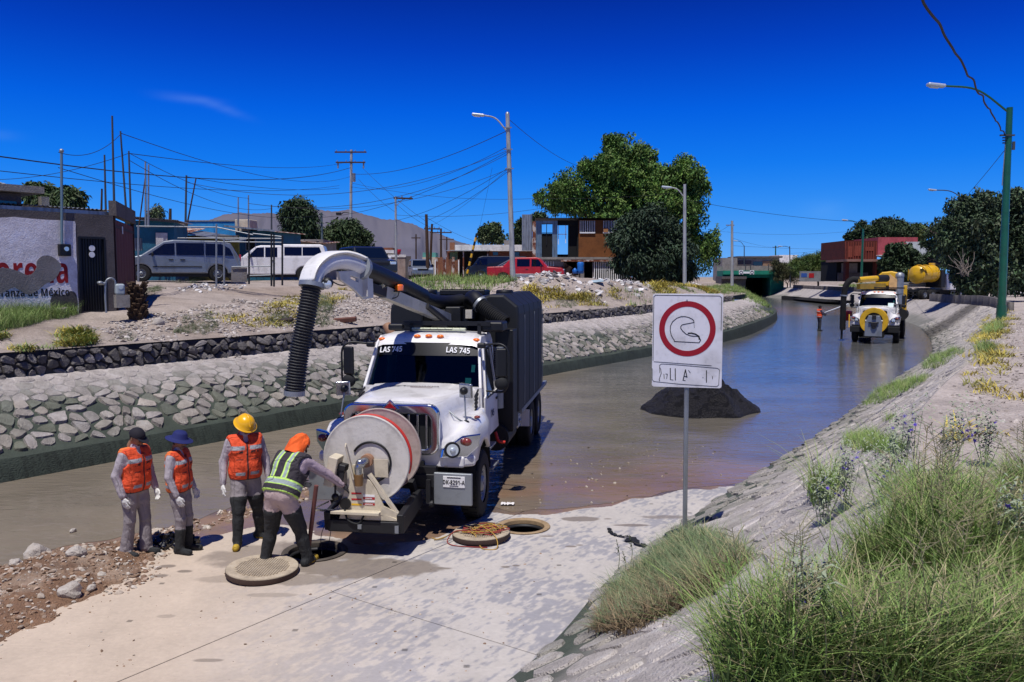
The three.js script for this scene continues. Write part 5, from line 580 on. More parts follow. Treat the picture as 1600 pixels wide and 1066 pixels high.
// a plain box house facing the camera whose front is measured in the photograph
function house(name, label, D, x0, yt, x1, yb, depth, m, turn = 0, cat = 'house') { const p = at((x0 + x1) / 2, yb, D), T = thing(name, label, cat, [p.x, p.y, p.z], turn); const r = rectOf(T, x0, yt, x1, yb); T.userData.r = r; return [T, r]; }
{ const [T, r] = house('house', 'dark turquoise house with a sloping corrugated roof behind the silver minivan', 41, 198, 336, 271, 440, 6, MB.teal, 0.25); delete T.userData.r;
  const ww = rectOf(T, 208, 372, 222, 392); part('wall', MB.teal, T, facade(r[0], r[2], r[1] - 0.5, r[3] - 0.3, 0.2, [ww]), wallBox(r[2] - 0.2, r[2], r[1] - 0.5, r[3] - 0.3, -5, -0.2), wallBox(r[0], r[0] + 0.2, r[1] - 0.5, r[3] - 0.3, -5, -0.2)); const wf = part('window', M.galv, T, wallBox(ww[0], ww[2], ww[1], ww[3], -0.14, -0.1)); for (let i = 0; i < 5; i++) part('window_bar', M.black, wf, bx(0.02, ww[3] - ww[1], 0.03, lerp(ww[0], ww[2], (i + 0.5) / 5), (ww[1] + ww[3]) / 2, -0.08)); part('roof', MB.tin, T, mv(corr(r[2] - r[0] + 0.6, 5.6), (r[0] + r[2]) / 2, r[3] - 0.12, -2.4, 0.03, 0, -0.07)); part('eave', MB.dark, T, mv(bx(r[2] - r[0] + 0.5, 0.14, 0.05), (r[0] + r[2]) / 2, r[3] - 0.24, 0.3, 0, 0, -0.07)); part('white_panel', MB.white, T, wallBox(lp(T, 244, 380)[0], lp(T, 262, 380)[0], r[1] + 0.6, lp(T, 250, 364)[1], 0.02, 0.1)); }
{ const [T, r] = house('shack', 'olive yellow shack with a rusty and tin sheet roof behind the silver minivan', 47, 258, 368, 372, 440, 5, MB.olive); delete T.userData.r;
  const dr = rectOf(T, 333, 378, 350, 400); part('wall', MB.olive, T, facade(r[0], r[2], r[1] - 0.5, r[3], 0.2, [dr]), wallBox(r[0], r[2], r[1] - 0.5, r[3] - 0.1, -4, -3.8)); part('window_opening', MB.hole, T, wallBox(dr[0], dr[2], dr[1], dr[3], -0.5, -0.3)); const c0 = lp(T, 262, 360, 0.6), c1 = lp(T, 294, 362, 0.6), c2 = lp(T, 372, 374, 0.6); part('rusty_sheet', MB.rustTin, T, mv(corr(c1[0] - c0[0] + 0.3, 2.6), (c0[0] + c1[0]) / 2, c0[1] + 0.05, -0.4, 0.16, 0, -0.02)); part('tin_sheet', MB.tin, T, mv(corr(Math.hypot(c2[0] - c1[0], c2[1] - c1[1]), 2.4), (c1[0] + c2[0]) / 2, (c1[1] + c2[1]) / 2, -0.3, 0.12, 0, Math.atan2(c2[1] - c1[1], c2[0] - c1[0]))); part('fascia', MB.dark, T, wallBox(r[0], r[2], r[3] - 0.2, r[3], 0.01, 0.08)); }
{ const [T, r] = house('house', 'house with a bright blue painted parapet above the olive shack', 53, 268, 346, 372, 440, 5, MB.blue); delete T.userData.r;
  const s = lp(T, 293, 346)[0]; part('grey_wall', MB.grey, T, wallBox(r[0], s - 0.005, r[1] - 0.3, r[3] - 0.02, -4, 0)); part('blue_wall', MB.blue, T, wallBox(s, r[2], r[1] - 0.3, r[3], -4, 0)); part('parapet_cap', MB.conc, T, wallBox(s - 0.05, r[2] + 0.05, r[3], r[3] + 0.07, -0.25, 0.05)); }
{ const [T, r] = house('house', 'teal house with an overhanging tin roof and a cream box on top', 50, 370, 358, 428, 440, 5, MB.teal, -0.1); delete T.userData.r;
  part('wall', MB.teal, T, wallBox(r[0], r[2], r[1] - 0.3, r[3] - 0.1, -4.5, 0)); part('roof', MB.rustTin, T, mv(corr(r[2] - r[0] + 0.7, 5.4), (r[0] + r[2]) / 2, r[3] + 0.02, -1.9, 0.02, 0, -0.1)); part('roof_edge', MB.tin, T, mv(bx(r[2] - r[0] + 0.7, 0.1, 0.04), (r[0] + r[2]) / 2, r[3] + 0.0, 0.8, 0, 0, -0.1)); const b = rectOf(T, 371, 346, 394, 358, -2); part('roof_tank', MB.cream, T, rb(b[2] - b[0], b[3] - b[1] + 0.4, 1.2, 0.05, (b[0] + b[2]) / 2, (b[1] + b[3]) / 2 - 0.1, -2.2)); const w = rectOf(T, 384, 372, 400, 392); const f = part('window', M.galv, T, wallBox(w[0], w[2], w[1], w[3], 0, 0.04)); part('pane', MB.pane, f, wallBox(w[0] + 0.06, w[2] - 0.06, w[1] + 0.06, w[3] - 0.06, 0.03, 0.05)); }
{ const [T, r] = house('house', 'long low house with a dark sloping roof behind the white pickup', 62, 428, 372, 505, 440, 5, MB.dark); delete T.userData.r; part('wall', MB.conc, T, wallBox(r[0], r[2], r[1] - 0.3, r[3] - 0.1, -4.5, 0)); part('roof', MB.rustTin, T, mv(corr(r[2] - r[0] + 0.7, 5.4), (r[0] + r[2]) / 2, r[3] - 0.1, -1.9, 0.06, 0, -0.08)); each('beam', MB.dark, T, [0, 1, 2, 3, 4].map(i => bx(0.1, 0.1, 0.6, lerp(r[0], r[2], (i + 0.5) / 5), r[3] - 0.3, 0.3))); }
{ const [T, r] = house('house', 'low flat roofed house beyond the dark grey car', 92, 560, 396, 612, 436, 6, MB.conc); delete T.userData.r; part('wall', MB.dark, T, wallBox(r[0], r[2], r[1] - 0.3, r[3], -5, 0)); part('roof_slab', MB.roofWhite, T, wallBox(r[0] - 0.5, r[2] + 0.3, r[3], r[3] + 0.35, -5.3, 0.5)); part('roof_block', MB.brick, T, wallBox(r[0] + 0.6, r[2] - 0.2, r[3] + 0.36, r[3] + 0.7, -4, -2)); }
{ const [T, r] = house('brick_house', 'small roofless house of bare grey blocks behind the boom', 80, 608, 402, 634, 440, 4, MB.grey, 0.15); delete T.userData.r; part('wall', mPlaster('#a08f86'), T, wallBox(r[0], r[2] - 0.05, r[1] - 0.3, r[3], -0.2, 0), wallBox(r[0], r[0] + 0.2, r[1] - 0.3, r[3], -4, -0.2)); part('side_wall', MB.dark, T, wallBox(r[2] - 0.04, r[2] + 0.5, r[1] - 0.3, r[3] + 0.1, -4, 0.02)); part('parapet', MB.roofWhite, T, wallBox(r[0] - 0.1, r[2], r[3], r[3] + 0.25, -0.3, 0.06)); part('red_pot', M.red, T, lathe([[0, 0], [0.2, 0], [0.3, 0.5], [0, 0.5]], 14, 0.1, r[3] + 0.25, -0.1)); }
{ const [T, r] = house('house', 'distant pale house with a teal roof between the wooden poles', 105, 660, 402, 690, 437, 6, MB.cream); delete T.userData.r; part('wall', MB.cream, T, wallBox(r[0], r[2], r[1] - 0.3, r[3], -5, 0)); part('roof', mPlaster('#5fa39c'), T, wallBox(r[0], r[2] - 0.8, r[3], r[3] + 0.6, -4, -0.5)); const w = rectOf(T, 669, 413, 677, 421); part('window', MB.pane, T, wallBox(w[0], w[2], w[1], w[3], 0, 0.05)); }
{ const [T, r] = house('house', 'long brick house with a white roof edge and a corrugated porch', 88, 698, 388, 836, 440, 8, MB.brick); delete T.userData.r;
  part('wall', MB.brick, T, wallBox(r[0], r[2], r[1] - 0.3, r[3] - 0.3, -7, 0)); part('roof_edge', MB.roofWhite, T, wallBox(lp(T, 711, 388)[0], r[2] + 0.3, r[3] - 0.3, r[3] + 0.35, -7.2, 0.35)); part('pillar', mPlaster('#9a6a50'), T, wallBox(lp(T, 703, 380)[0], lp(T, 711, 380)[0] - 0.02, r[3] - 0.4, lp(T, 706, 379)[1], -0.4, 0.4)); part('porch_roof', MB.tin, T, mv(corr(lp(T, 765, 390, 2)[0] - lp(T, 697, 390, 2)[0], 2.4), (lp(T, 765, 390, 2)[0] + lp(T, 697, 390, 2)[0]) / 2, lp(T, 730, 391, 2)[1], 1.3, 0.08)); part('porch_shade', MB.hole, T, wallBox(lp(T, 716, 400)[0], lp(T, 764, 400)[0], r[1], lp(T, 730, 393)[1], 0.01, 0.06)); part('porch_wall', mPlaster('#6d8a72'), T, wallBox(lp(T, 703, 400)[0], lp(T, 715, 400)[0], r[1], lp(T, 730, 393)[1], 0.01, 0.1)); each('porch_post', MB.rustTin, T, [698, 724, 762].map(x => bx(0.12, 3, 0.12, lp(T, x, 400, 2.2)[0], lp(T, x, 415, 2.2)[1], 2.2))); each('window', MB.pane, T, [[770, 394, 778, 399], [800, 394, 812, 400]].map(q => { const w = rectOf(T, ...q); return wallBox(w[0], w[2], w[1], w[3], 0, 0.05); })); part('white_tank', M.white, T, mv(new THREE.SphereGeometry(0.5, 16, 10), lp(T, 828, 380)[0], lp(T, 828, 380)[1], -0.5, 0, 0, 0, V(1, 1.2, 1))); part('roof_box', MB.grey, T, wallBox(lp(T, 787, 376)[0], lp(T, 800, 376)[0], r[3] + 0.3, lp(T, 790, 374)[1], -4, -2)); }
{ const T = thing('wooden_fence', 'patchy wooden plank fence beside the porch of the brick house', 'fence', at(682, 433, 78).toArray()); const R = rng(5); for (let i = 0; i < 9; i++) part('plank', i % 3 ? mPlaster('#8a5b43') : MB.rustTin, T, bx(0.24, 1.5 + R() * 0.9, 0.05, i * 0.26, 0.8, (R() - 0.5) * 0.06, 0, 0, (R() - 0.5) * 0.12)); each('post', M.textWhite, T, [-0.1, 2.1].map(x => bx(0.1, 1.8, 0.1, x, 0.7, 0.08))); }
{ // the burnt two-storey house
  const [T, r] = house('burnt_house', 'two-storey burnt house with open upper rooms, barred windows and a brown wall', 74, 837, 343, 988, 440, 7, MB.dark); delete T.userData.r; const Y = (y, z = 0) => lp(T, 900, y, z)[1], X = (x, z = 0) => lp(T, x, 400, z)[0];
  part('floor_slab', MB.conc, T, wallBox(X(834), X(985), Y(405.5), Y(402), -6, 0.3)); part('roof', mat('#22242a', 0.6, { metalness: 0.4, map: tStreak }), T, mv(corr(X(992) - X(836), 6.8), (X(836) + X(992)) / 2, Y(342), -2.9, -0.015)); part('rust_fascia', MB.rustTin, T, wallBox(X(876), X(985), Y(409), Y(406), 0.02, 0.35));
  const f1 = part('tin_cladding', mat('#7f97ad', 0.5, { metalness: 0.4, map: tStreak }), T, ...[[837, 846.5], [863, 871]].map(([a, b]) => mv(corr(X(b) - X(a), Y(345) - Y(384), 0.1, 0.02), (X(a) + X(b)) / 2, (Y(345) + Y(402)) / 2 - 0.0, -0.02, Math.PI / 2, 0, 0, V(1, 1, (Y(345) - Y(402)) / (Y(345) - Y(384))))), wallBox(X(846.5), X(863), Y(349.5), Y(345), -0.06, 0.0));
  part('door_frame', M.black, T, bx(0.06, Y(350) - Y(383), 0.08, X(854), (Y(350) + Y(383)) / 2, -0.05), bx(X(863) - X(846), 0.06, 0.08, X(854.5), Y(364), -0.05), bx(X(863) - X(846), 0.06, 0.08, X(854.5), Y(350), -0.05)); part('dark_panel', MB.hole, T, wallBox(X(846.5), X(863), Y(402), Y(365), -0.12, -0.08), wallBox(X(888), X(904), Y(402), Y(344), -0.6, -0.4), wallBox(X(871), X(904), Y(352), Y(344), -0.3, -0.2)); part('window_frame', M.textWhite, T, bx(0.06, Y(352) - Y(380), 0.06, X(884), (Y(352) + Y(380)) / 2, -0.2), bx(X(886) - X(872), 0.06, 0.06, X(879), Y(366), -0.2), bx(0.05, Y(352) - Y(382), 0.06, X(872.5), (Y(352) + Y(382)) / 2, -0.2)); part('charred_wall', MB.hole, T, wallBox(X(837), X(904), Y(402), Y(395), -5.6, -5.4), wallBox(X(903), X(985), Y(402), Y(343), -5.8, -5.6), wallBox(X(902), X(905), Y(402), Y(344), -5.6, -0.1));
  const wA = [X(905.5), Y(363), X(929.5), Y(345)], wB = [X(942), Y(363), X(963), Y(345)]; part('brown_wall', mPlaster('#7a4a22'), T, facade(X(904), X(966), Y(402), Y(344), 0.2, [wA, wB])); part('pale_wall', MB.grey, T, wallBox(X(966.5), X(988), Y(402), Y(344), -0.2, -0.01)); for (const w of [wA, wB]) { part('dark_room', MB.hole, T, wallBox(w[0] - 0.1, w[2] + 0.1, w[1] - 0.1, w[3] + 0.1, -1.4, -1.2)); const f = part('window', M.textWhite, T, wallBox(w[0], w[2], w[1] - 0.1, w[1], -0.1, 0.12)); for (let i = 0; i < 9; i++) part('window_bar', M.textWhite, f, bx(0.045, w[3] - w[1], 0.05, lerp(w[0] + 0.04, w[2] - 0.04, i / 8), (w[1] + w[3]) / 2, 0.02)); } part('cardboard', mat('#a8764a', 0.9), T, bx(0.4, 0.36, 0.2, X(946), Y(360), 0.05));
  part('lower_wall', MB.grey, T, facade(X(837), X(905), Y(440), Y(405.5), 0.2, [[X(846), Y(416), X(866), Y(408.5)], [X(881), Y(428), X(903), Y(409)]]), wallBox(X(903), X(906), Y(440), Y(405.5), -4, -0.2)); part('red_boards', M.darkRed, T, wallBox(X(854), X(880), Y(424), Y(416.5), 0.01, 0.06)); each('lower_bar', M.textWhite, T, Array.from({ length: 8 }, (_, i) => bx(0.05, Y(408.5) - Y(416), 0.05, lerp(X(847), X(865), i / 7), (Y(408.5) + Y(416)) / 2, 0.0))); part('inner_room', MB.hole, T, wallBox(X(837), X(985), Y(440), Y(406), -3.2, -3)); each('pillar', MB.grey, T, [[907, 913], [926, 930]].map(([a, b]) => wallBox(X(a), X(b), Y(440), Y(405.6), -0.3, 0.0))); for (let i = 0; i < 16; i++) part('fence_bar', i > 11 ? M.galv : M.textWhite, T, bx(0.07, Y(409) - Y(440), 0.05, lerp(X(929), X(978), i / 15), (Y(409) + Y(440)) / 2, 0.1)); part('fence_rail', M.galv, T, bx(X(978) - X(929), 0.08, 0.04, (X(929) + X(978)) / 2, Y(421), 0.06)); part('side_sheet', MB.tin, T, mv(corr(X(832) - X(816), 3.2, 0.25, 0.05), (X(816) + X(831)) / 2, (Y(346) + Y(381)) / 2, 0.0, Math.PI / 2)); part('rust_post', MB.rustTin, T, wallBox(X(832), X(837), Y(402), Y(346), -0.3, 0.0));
  const cl = []; for (let i = 0; i <= 8; i++) cl.push(Array.from({ length: 9 }, (_, j) => [lerp(X(881), X(904), j / 8), lerp(Y(409.5) - 0.9 * (j / 8), Y(430), i / 8), 0.25 + 0.12 * Math.sin(j * 1.9 + i * 0.5)])); tag(part('hanging_cloth', mat('#4b2f1d', 0.9, { map: rep(tRust, 1), side: THREE.DoubleSide }), null, loft(cl)), 'brown cloth hanging over the gate of the burnt house', 'cloth').position.copy(T.position);
}
{ const p = at(907, 424, 72.5), T = thing('barrel', 'small blue plastic barrel standing by the burnt house', 'barrel', [p.x, p.y - 0.2, p.z]); part('drum', mat('#1766b8', 0.5), T, lathe([[0, 0], [0.28, 0], [0.3, 0.3], [0.28, 0.6], [0.3, 0.9], [0.2, 1.0], [0, 1.0]], 18)); part('jug', mat('#1766b8', 0.5), T, lathe([[0, 0], [0.2, 0], [0.22, 0.3], [0.08, 0.45], [0, 0.5]], 14, -0.5, 0, 0.1)); }
// ---- bridge over the canal and what stands behind it
{ const p = at(1180, 430, 152), T = thing('road_bridge', 'green concrete road bridge over the canal with two round warning signs', 'bridge', [p.x, 0, p.z], -0.12); const Y = y => lp(T, 1180, y)[1], X = x => lp(T, x, 425)[0];
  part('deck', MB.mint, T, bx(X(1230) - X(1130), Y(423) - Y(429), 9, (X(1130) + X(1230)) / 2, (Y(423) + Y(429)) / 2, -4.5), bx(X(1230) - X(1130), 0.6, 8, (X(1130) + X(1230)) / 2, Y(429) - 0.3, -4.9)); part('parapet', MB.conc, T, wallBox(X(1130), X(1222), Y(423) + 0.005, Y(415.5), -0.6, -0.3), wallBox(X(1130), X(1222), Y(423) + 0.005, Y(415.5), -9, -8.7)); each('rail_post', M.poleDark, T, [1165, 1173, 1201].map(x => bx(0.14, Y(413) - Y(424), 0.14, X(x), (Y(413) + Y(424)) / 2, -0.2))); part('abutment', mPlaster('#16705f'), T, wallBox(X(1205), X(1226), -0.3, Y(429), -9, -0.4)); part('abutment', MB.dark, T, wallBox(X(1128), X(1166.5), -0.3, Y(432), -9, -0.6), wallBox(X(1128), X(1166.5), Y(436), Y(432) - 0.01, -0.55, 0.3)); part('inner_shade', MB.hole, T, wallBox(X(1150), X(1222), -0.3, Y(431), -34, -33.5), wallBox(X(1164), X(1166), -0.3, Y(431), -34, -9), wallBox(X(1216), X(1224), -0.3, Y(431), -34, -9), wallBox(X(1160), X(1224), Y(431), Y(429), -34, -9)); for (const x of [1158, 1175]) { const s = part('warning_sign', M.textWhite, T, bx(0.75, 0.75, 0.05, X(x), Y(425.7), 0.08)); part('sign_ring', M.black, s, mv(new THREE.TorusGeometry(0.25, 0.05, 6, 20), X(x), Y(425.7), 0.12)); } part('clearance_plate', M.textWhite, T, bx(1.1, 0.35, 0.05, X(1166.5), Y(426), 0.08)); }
{ const [T, r] = house('flat_building', 'long low building with a dark shutter behind the bridge', 178, 1128, 403, 1218, 440, 10, MB.conc); delete T.userData.r; part('wall', MB.conc, T, wallBox(r[0], r[2], r[1], r[3], -8, 0)); part('roof', MB.dark, T, wallBox(lp(T, 1152, 403)[0], r[2] + 0.5, r[3], r[3] + 0.35, -8, 0.6)); const s = rectOf(T, 1152, 407, 1174, 415); part('shutter', MB.dark, T, wallBox(s[0], s[2], s[1], s[3], 0, 0.08)); const w = rectOf(T, 1177, 409, 1191, 415); part('window', MB.pane, T, wallBox(w[0], w[2], w[1], w[3], 0, 0.08)); part('stone_panel', mPlaster('#9a7c62'), T, wallBox(lp(T, 1192, 408)[0], r[2], r[1], lp(T, 1200, 408)[1], 0.01, 0.15)); }
{ const [T, r] = house('white_building', 'plain white block building behind the bridge', 200, 1217, 398.5, 1246, 440, 10, MB.white); delete T.userData.r; part('wall', mPlaster('#eeeeee'), T, wallBox(r[0], r[2], lp(T, 1230, 411)[1], r[3], -8, 0)); part('lower_wall', MB.grey, T, wallBox(r[0], r[2], r[1], lp(T, 1230, 411)[1] - 0.005, -8, -0.02)); part('brick_annex', MB.brick, T, wallBox(r[2], r[2] + 2, r[1], lp(T, 1247, 408)[1], -6, -0.5)); }
{ const [T, r] = house('red_building', 'red building with a dark upper balcony and a pink parapet beyond the canal', 116, 1319, 371, 1433, 437, 12, MB.maroon); delete T.userData.r; const X = x => lp(T, x, 400)[0], Y = y => lp(T, 1370, y)[1];
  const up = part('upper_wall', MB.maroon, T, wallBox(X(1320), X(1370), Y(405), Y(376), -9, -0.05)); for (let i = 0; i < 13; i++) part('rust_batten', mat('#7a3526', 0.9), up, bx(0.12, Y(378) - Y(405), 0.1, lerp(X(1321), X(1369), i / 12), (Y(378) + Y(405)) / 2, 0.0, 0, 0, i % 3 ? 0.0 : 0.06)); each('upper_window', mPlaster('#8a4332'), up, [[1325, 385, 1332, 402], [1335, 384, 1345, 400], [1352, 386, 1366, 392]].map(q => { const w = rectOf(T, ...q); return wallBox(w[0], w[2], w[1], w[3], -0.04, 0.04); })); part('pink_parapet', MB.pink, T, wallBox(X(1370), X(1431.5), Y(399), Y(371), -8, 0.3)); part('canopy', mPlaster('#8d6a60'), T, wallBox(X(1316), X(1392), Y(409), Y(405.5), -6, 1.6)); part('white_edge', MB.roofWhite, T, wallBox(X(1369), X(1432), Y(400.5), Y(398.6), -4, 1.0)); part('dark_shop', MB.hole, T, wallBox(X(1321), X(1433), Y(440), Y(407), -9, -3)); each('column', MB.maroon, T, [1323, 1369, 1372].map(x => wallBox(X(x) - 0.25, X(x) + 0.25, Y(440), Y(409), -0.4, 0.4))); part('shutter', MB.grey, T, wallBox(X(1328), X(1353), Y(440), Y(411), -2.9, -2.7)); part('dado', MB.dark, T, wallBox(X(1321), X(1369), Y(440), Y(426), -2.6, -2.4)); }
{ const [T, r] = house('grey_shed', 'grey metal roofed shed to the side of the pink parapet', 108, 1432, 377, 1462, 437, 8, MB.grey); delete T.userData.r; part('wall', MB.brick, T, wallBox(r[0], r[2], r[1], r[3] - 1.6, -5, 0)); part('roof', MB.tin, T, mv(corr(r[2] - r[0] + 0.8, 3.6), (r[0] + r[2]) / 2, r[3] - 0.9, -1.0, 0.55)); part('white_box', M.white, T, bx(0.8, 0.35, 0.6, lp(T, 1449, 391)[0], lp(T, 1449, 391)[1], 0.6)); }
{ const p = at(1300, 437, 128), T = thing('painted_wall', 'low white boundary wall with black and red painted lettering', 'wall', [p.x, p.y - 0.2, p.z]); const X = x => lp(T, x, 430)[0], Y = y => lp(T, 1290, y)[1]; part('wall', MB.white, T, wallBox(X(1288), X(1319), Y(440), Y(422), -0.2, 0)); part('wall', mPlaster('#8b8f96'), T, wallBox(X(1250), X(1287.9), Y(440), Y(424), -0.2, 0)); part('lettering', M.textRed, T, txt('X', 1.3, 0.02).translate(X(1303), Y(429), 0.01)); part('lettering', M.textBlack, T, txt('eCoUNT', 0.8, 0.02, 0, 0.9).translate(X(1308), Y(430), 0.01)); part('mural_colour', M.textRed, T, wallBox(X(1264), X(1272), Y(434), Y(427), 0.005, 0.03)); part('mural_colour', mat('#2d55a0', 0.8), T, wallBox(X(1252), X(1261), Y(433), Y(427), 0.005, 0.03)); }
{ const T = thing('stone_ledge', 'long dark stone ledge along the foot of the far bank', 'wall'); const pts = [[1221, 468.5], [1260, 471.5], [1300, 475.5], [1330, 478]].map(([x, y]) => onY(x, y)); const S = pts.map((p, i) => { const q = pts[Math.min(i + 1, 3)].clone().sub(pts[Math.max(0, i - 1)]).normalize(), n = V(q.z, 0, -q.x); if (n.z > 0) n.negate(); return [[p.x, -0.2, p.z], [p.x, 0.62, p.z], [p.x + n.x * 0.5, 0.66, p.z + n.z * 0.5], [p.x + n.x * 0.9, 0.3, p.z + n.z * 0.9]]; }); part('ledge', mat('#1d1c1c', 0.95, { bumpMap: rep(tFine, 0.8), bumpScale: 0.08 }), T, loft(S)); }
{ // low concrete walls on both crests near the bend
  const mk = (label, Lq, D0, D1, t, h, m) => { const T = thing('low_wall', label, 'wall'), a = sAtD(Lq, D0), b = sAtD(Lq, D1), n = Math.max(2, Math.round((b - a) / 3.2)); for (let i = 0; i < n; i++) { const S = []; for (let k = 0; k <= 3; k++) { const s = lerp(a, b, (i + k / 3 * 0.992) / n), q = on(Lq, s), f = (tt, y) => { const x = q.x + q.nx * tt, d = q.d + q.nd * tt; return [x, y, -d]; }, y0 = groundH(q.x + q.nx * (t + 0.3), q.d + q.nd * (t + 0.3)), hh = typeof h === 'function' ? h(q.d) : h; S.push([f(t, y0 - 0.4), f(t + 0.02, y0 + hh), f(t + 0.3, y0 + hh), f(t + 0.32, y0 - 0.4)]); } part('wall_block', m, T, loft(S, true, true)); } };
  mk('low grey wall along the road edge below the dark tree', RIGHT, 42, 76, 3.25, D => lerp(0.4, 0.62, sstep(42, 60, D)), mPlaster('#77726e')); mk('low dark wall topping the far bank near the bridge', RIGHT, 106, 146, 3.3, 0.55, mPlaster('#6e6763')); }
{ // chain link fence and its open gates
  const T = thing('chain_link_fence', 'rusty chain link fence with thin rails in front of the two parked cars', 'fence'); const P = (x, y, D) => at(x, y, D), wm = tex(256, 256, (u, v) => { const a = Math.abs(((u + v) * 8 % 1) - 0.5), b = Math.abs(((u - v + 8) * 8 % 1) - 0.5), k = Math.min(a, b) < 0.028 ? 1 : 0; return k; }, false, 0.55);
  const mMesh = mat('#34373c', 0.6, { alphaMap: wm, alphaTest: 0.5, metalness: 0.5, side: THREE.DoubleSide });
  const D = 31, posts = [[216, 352, 440], [338, 350, 448], [350, 372, 446], [389, 359, 444], [424, 364, 447], [428, 366, 448], [441, 368, 446]]; posts.forEach(([x, a, b], i) => part('post', i > 2 ? M.darkSteel : M.galv, T, cyl(P(x, a, D), P(x, b, D), 0.035))); each('rail', M.galv, T, [[[213, 353.5], [338, 355]], [[338, 355], [395, 367]], [[277, 372], [440, 373]], [[320, 377.5], [440, 379]], [[362, 417], [424, 416]], [[390, 431], [424, 430]], [[395, 365], [441, 370]]].map(([a, b]) => cyl(P(...a, D), P(...b, D), 0.022)));
  for (const [x0, x1] of [[217, 338], [339, 388], [390, 423]]) part('wire_mesh', mMesh, T, quad(P(x0, 441, D), P(x1, 443, D), P(x1, 378, D), P(x0, 376, D), 0.002)); part('sheet', MB.grey, T, quad(P(361, 441, D + 0.05), P(386, 441, D + 0.05), P(386, 418, D + 0.05), P(361, 418, D + 0.05), 0.01)); }
{ const T = thing('barrier_pole', 'leaning yellow and black striped pole beside the dark van', 'pole'); const a = at(727, 440, 62), b = at(745, 365, 62); for (let i = 0; i < 12; i++) part('stripe', i % 2 ? M.black : M.yellow, T, cyl(a.clone().lerp(b, i / 12), a.clone().lerp(b, (i + 1) / 12), 0.085)); }
{ // hills far off
  const ridge = [[250, 400], [300, 362], [322, 346], [345, 336], [376, 330], [395, 333], [414, 331], [441, 332], [470, 331], [493, 325], [506, 327], [522, 329], [535, 328], [546, 325.5], [563, 331], [588, 338], [604, 342], [622, 341], [632, 345.5], [646, 348], [664, 357], [689, 365], [720, 377], [745, 383], [775, 392], [820, 405], [880, 420], [940, 430]], D = 5200, S = [];
  for (let i = 0; i <= 220; i++) { const px = lerp(250, 940, i / 220), py = itp(ridge, px), top = at(px, py, D), h = Math.max(0, top.y), row = []; for (let j = 0; j <= 26; j++) { const t = j / 26, q = at(px, 433, D - (1 - t) * 2600 * (0.4 + h / 500)); const gul = fbm(px * 0.035 + 3, t * 2.2 + 5, 5), gully = Math.abs(noise(px * 0.06 + gul * 2, t * 1.2 + 8) - 0.5) * 2; row.push([q.x, h * Math.pow(t, 1.15) * (1 - 0.34 * Math.sin(t * Math.PI) * (1 - gully)) + (t < 1 ? 26 * (fbm(px * 0.12, t * 9, 4) - 0.5) * t : 8 * (noise(px * 0.5, 2) - 0.5)) - 6, q.z]); } row.push([row[26][0], 0, row[26][2] - 1500]); S.push(row); }
  const g = loft(S); tag(struct('hills', mat('#ffffff', 1, { vertexColors: true }), vcol(g, p => { const f = 0.85 + 0.5 * fbm(p.x * 0.004 + 50, p.y * 0.01 + p.z * 0.003 + 50, 5); return [0.105 * f, 0.10 * f, 0.125 * f]; })), 'bare grey purple desert hills on the horizon', 'hills'); }

// ---------------------------------------------------------------- poles, street lamps, wires
// a pole measured by its foot and head in the photograph
function pole(name, label, cat, D, x0, y0, x1, y1, r, m, group, extra) { const a = at(x0, y0, D), b = at(x1, y1, D); const T = thing(name, label, cat, [a.x, a.y, a.z], 0, group); const top = b.clone().sub(a); part('shaft', m, T, cyl([0, -0.4, 0], top, r, r * 0.72, 12)); if (extra) extra(T, top, (x, y, dz = 0) => at(x, y, D + dz).sub(a)); return T; }
const lampHead = (T, from, to, m = M.poleGrey) => { const d = to.clone().sub(from); const up = from.clone().add(V(d.x * 0.5, d.y * 0.75 + Math.abs(d.x) * 0.04, d.z * 0.5)); part('lamp_arm', m, T, tube([from, up, to], 0.045, 16, 8)); const s = Math.sign(d.x) || 1, h = part('lamp_head', mat('#c9d2d8', 0.4, { metalness: 0.4 }), T, mv(rb(0.75, 0.14, 0.3, 0.06), to.x + s * 0.3, to.y + 0.02, to.z, 0, 0, s * 0.1)); part('lamp_glass', M.lens, h, mv(rb(0.4, 0.06, 0.2, 0.03), to.x + s * 0.38, to.y - 0.06, to.z, 0, 0, s * 0.1)); };
const crossarm = (T, p, w, m = M.wood, dz = 0.1) => { const a = part('crossarm', m, T, bx(w, 0.13, 0.12, p.x, p.y, p.z + dz)); for (const k of [-0.45, -0.15, 0.15, 0.45]) part('insulator', M.galv, a, cyl([p.x + w * k, p.y + 0.06, p.z + dz], [p.x + w * k, p.y + 0.22, p.z + dz], 0.05, 0.035, 8)); };
pole('street_lamp', 'tall grey steel lamp pole with a curved arm beside the rubble mounds', 'street lamp', 50, 802, 444, 793, 178, 0.17, M.poleGrey, null, (T, t, P) => { lampHead(T, P(792, 205), P(755, 180)); part('pole_cap', M.galv, T, cyl(t, t.clone().add(V(0, 0.1, 0)), 0.13, 0.08, 12)); each('bracket', M.galv, T, [[793, 200], [794, 234], [796, 264]].map(([x, y]) => bx(0.5, 0.06, 0.1, P(x, y).x, P(x, y).y, 0.15))); });
pole('street_lamp', 'grey lamp pole with a rust brown side in front of the dark tree', 'street lamp', 62, 1070, 436, 1070, 288, 0.15, M.poleGrey, null, (T, t, P) => { lampHead(T, P(1068, 307), P(1048, 293)); });
pole('utility_pole', 'plain grey pole on the grassy bank in front of the bridge', 'utility pole', 82, 1144, 440, 1144, 345, 0.16, M.poleGrey, null, (T, t, P) => part('bracket', M.galv, T, bx(0.8, 0.1, 0.1, P(1141, 352).x, P(1141, 352).y, 0)));
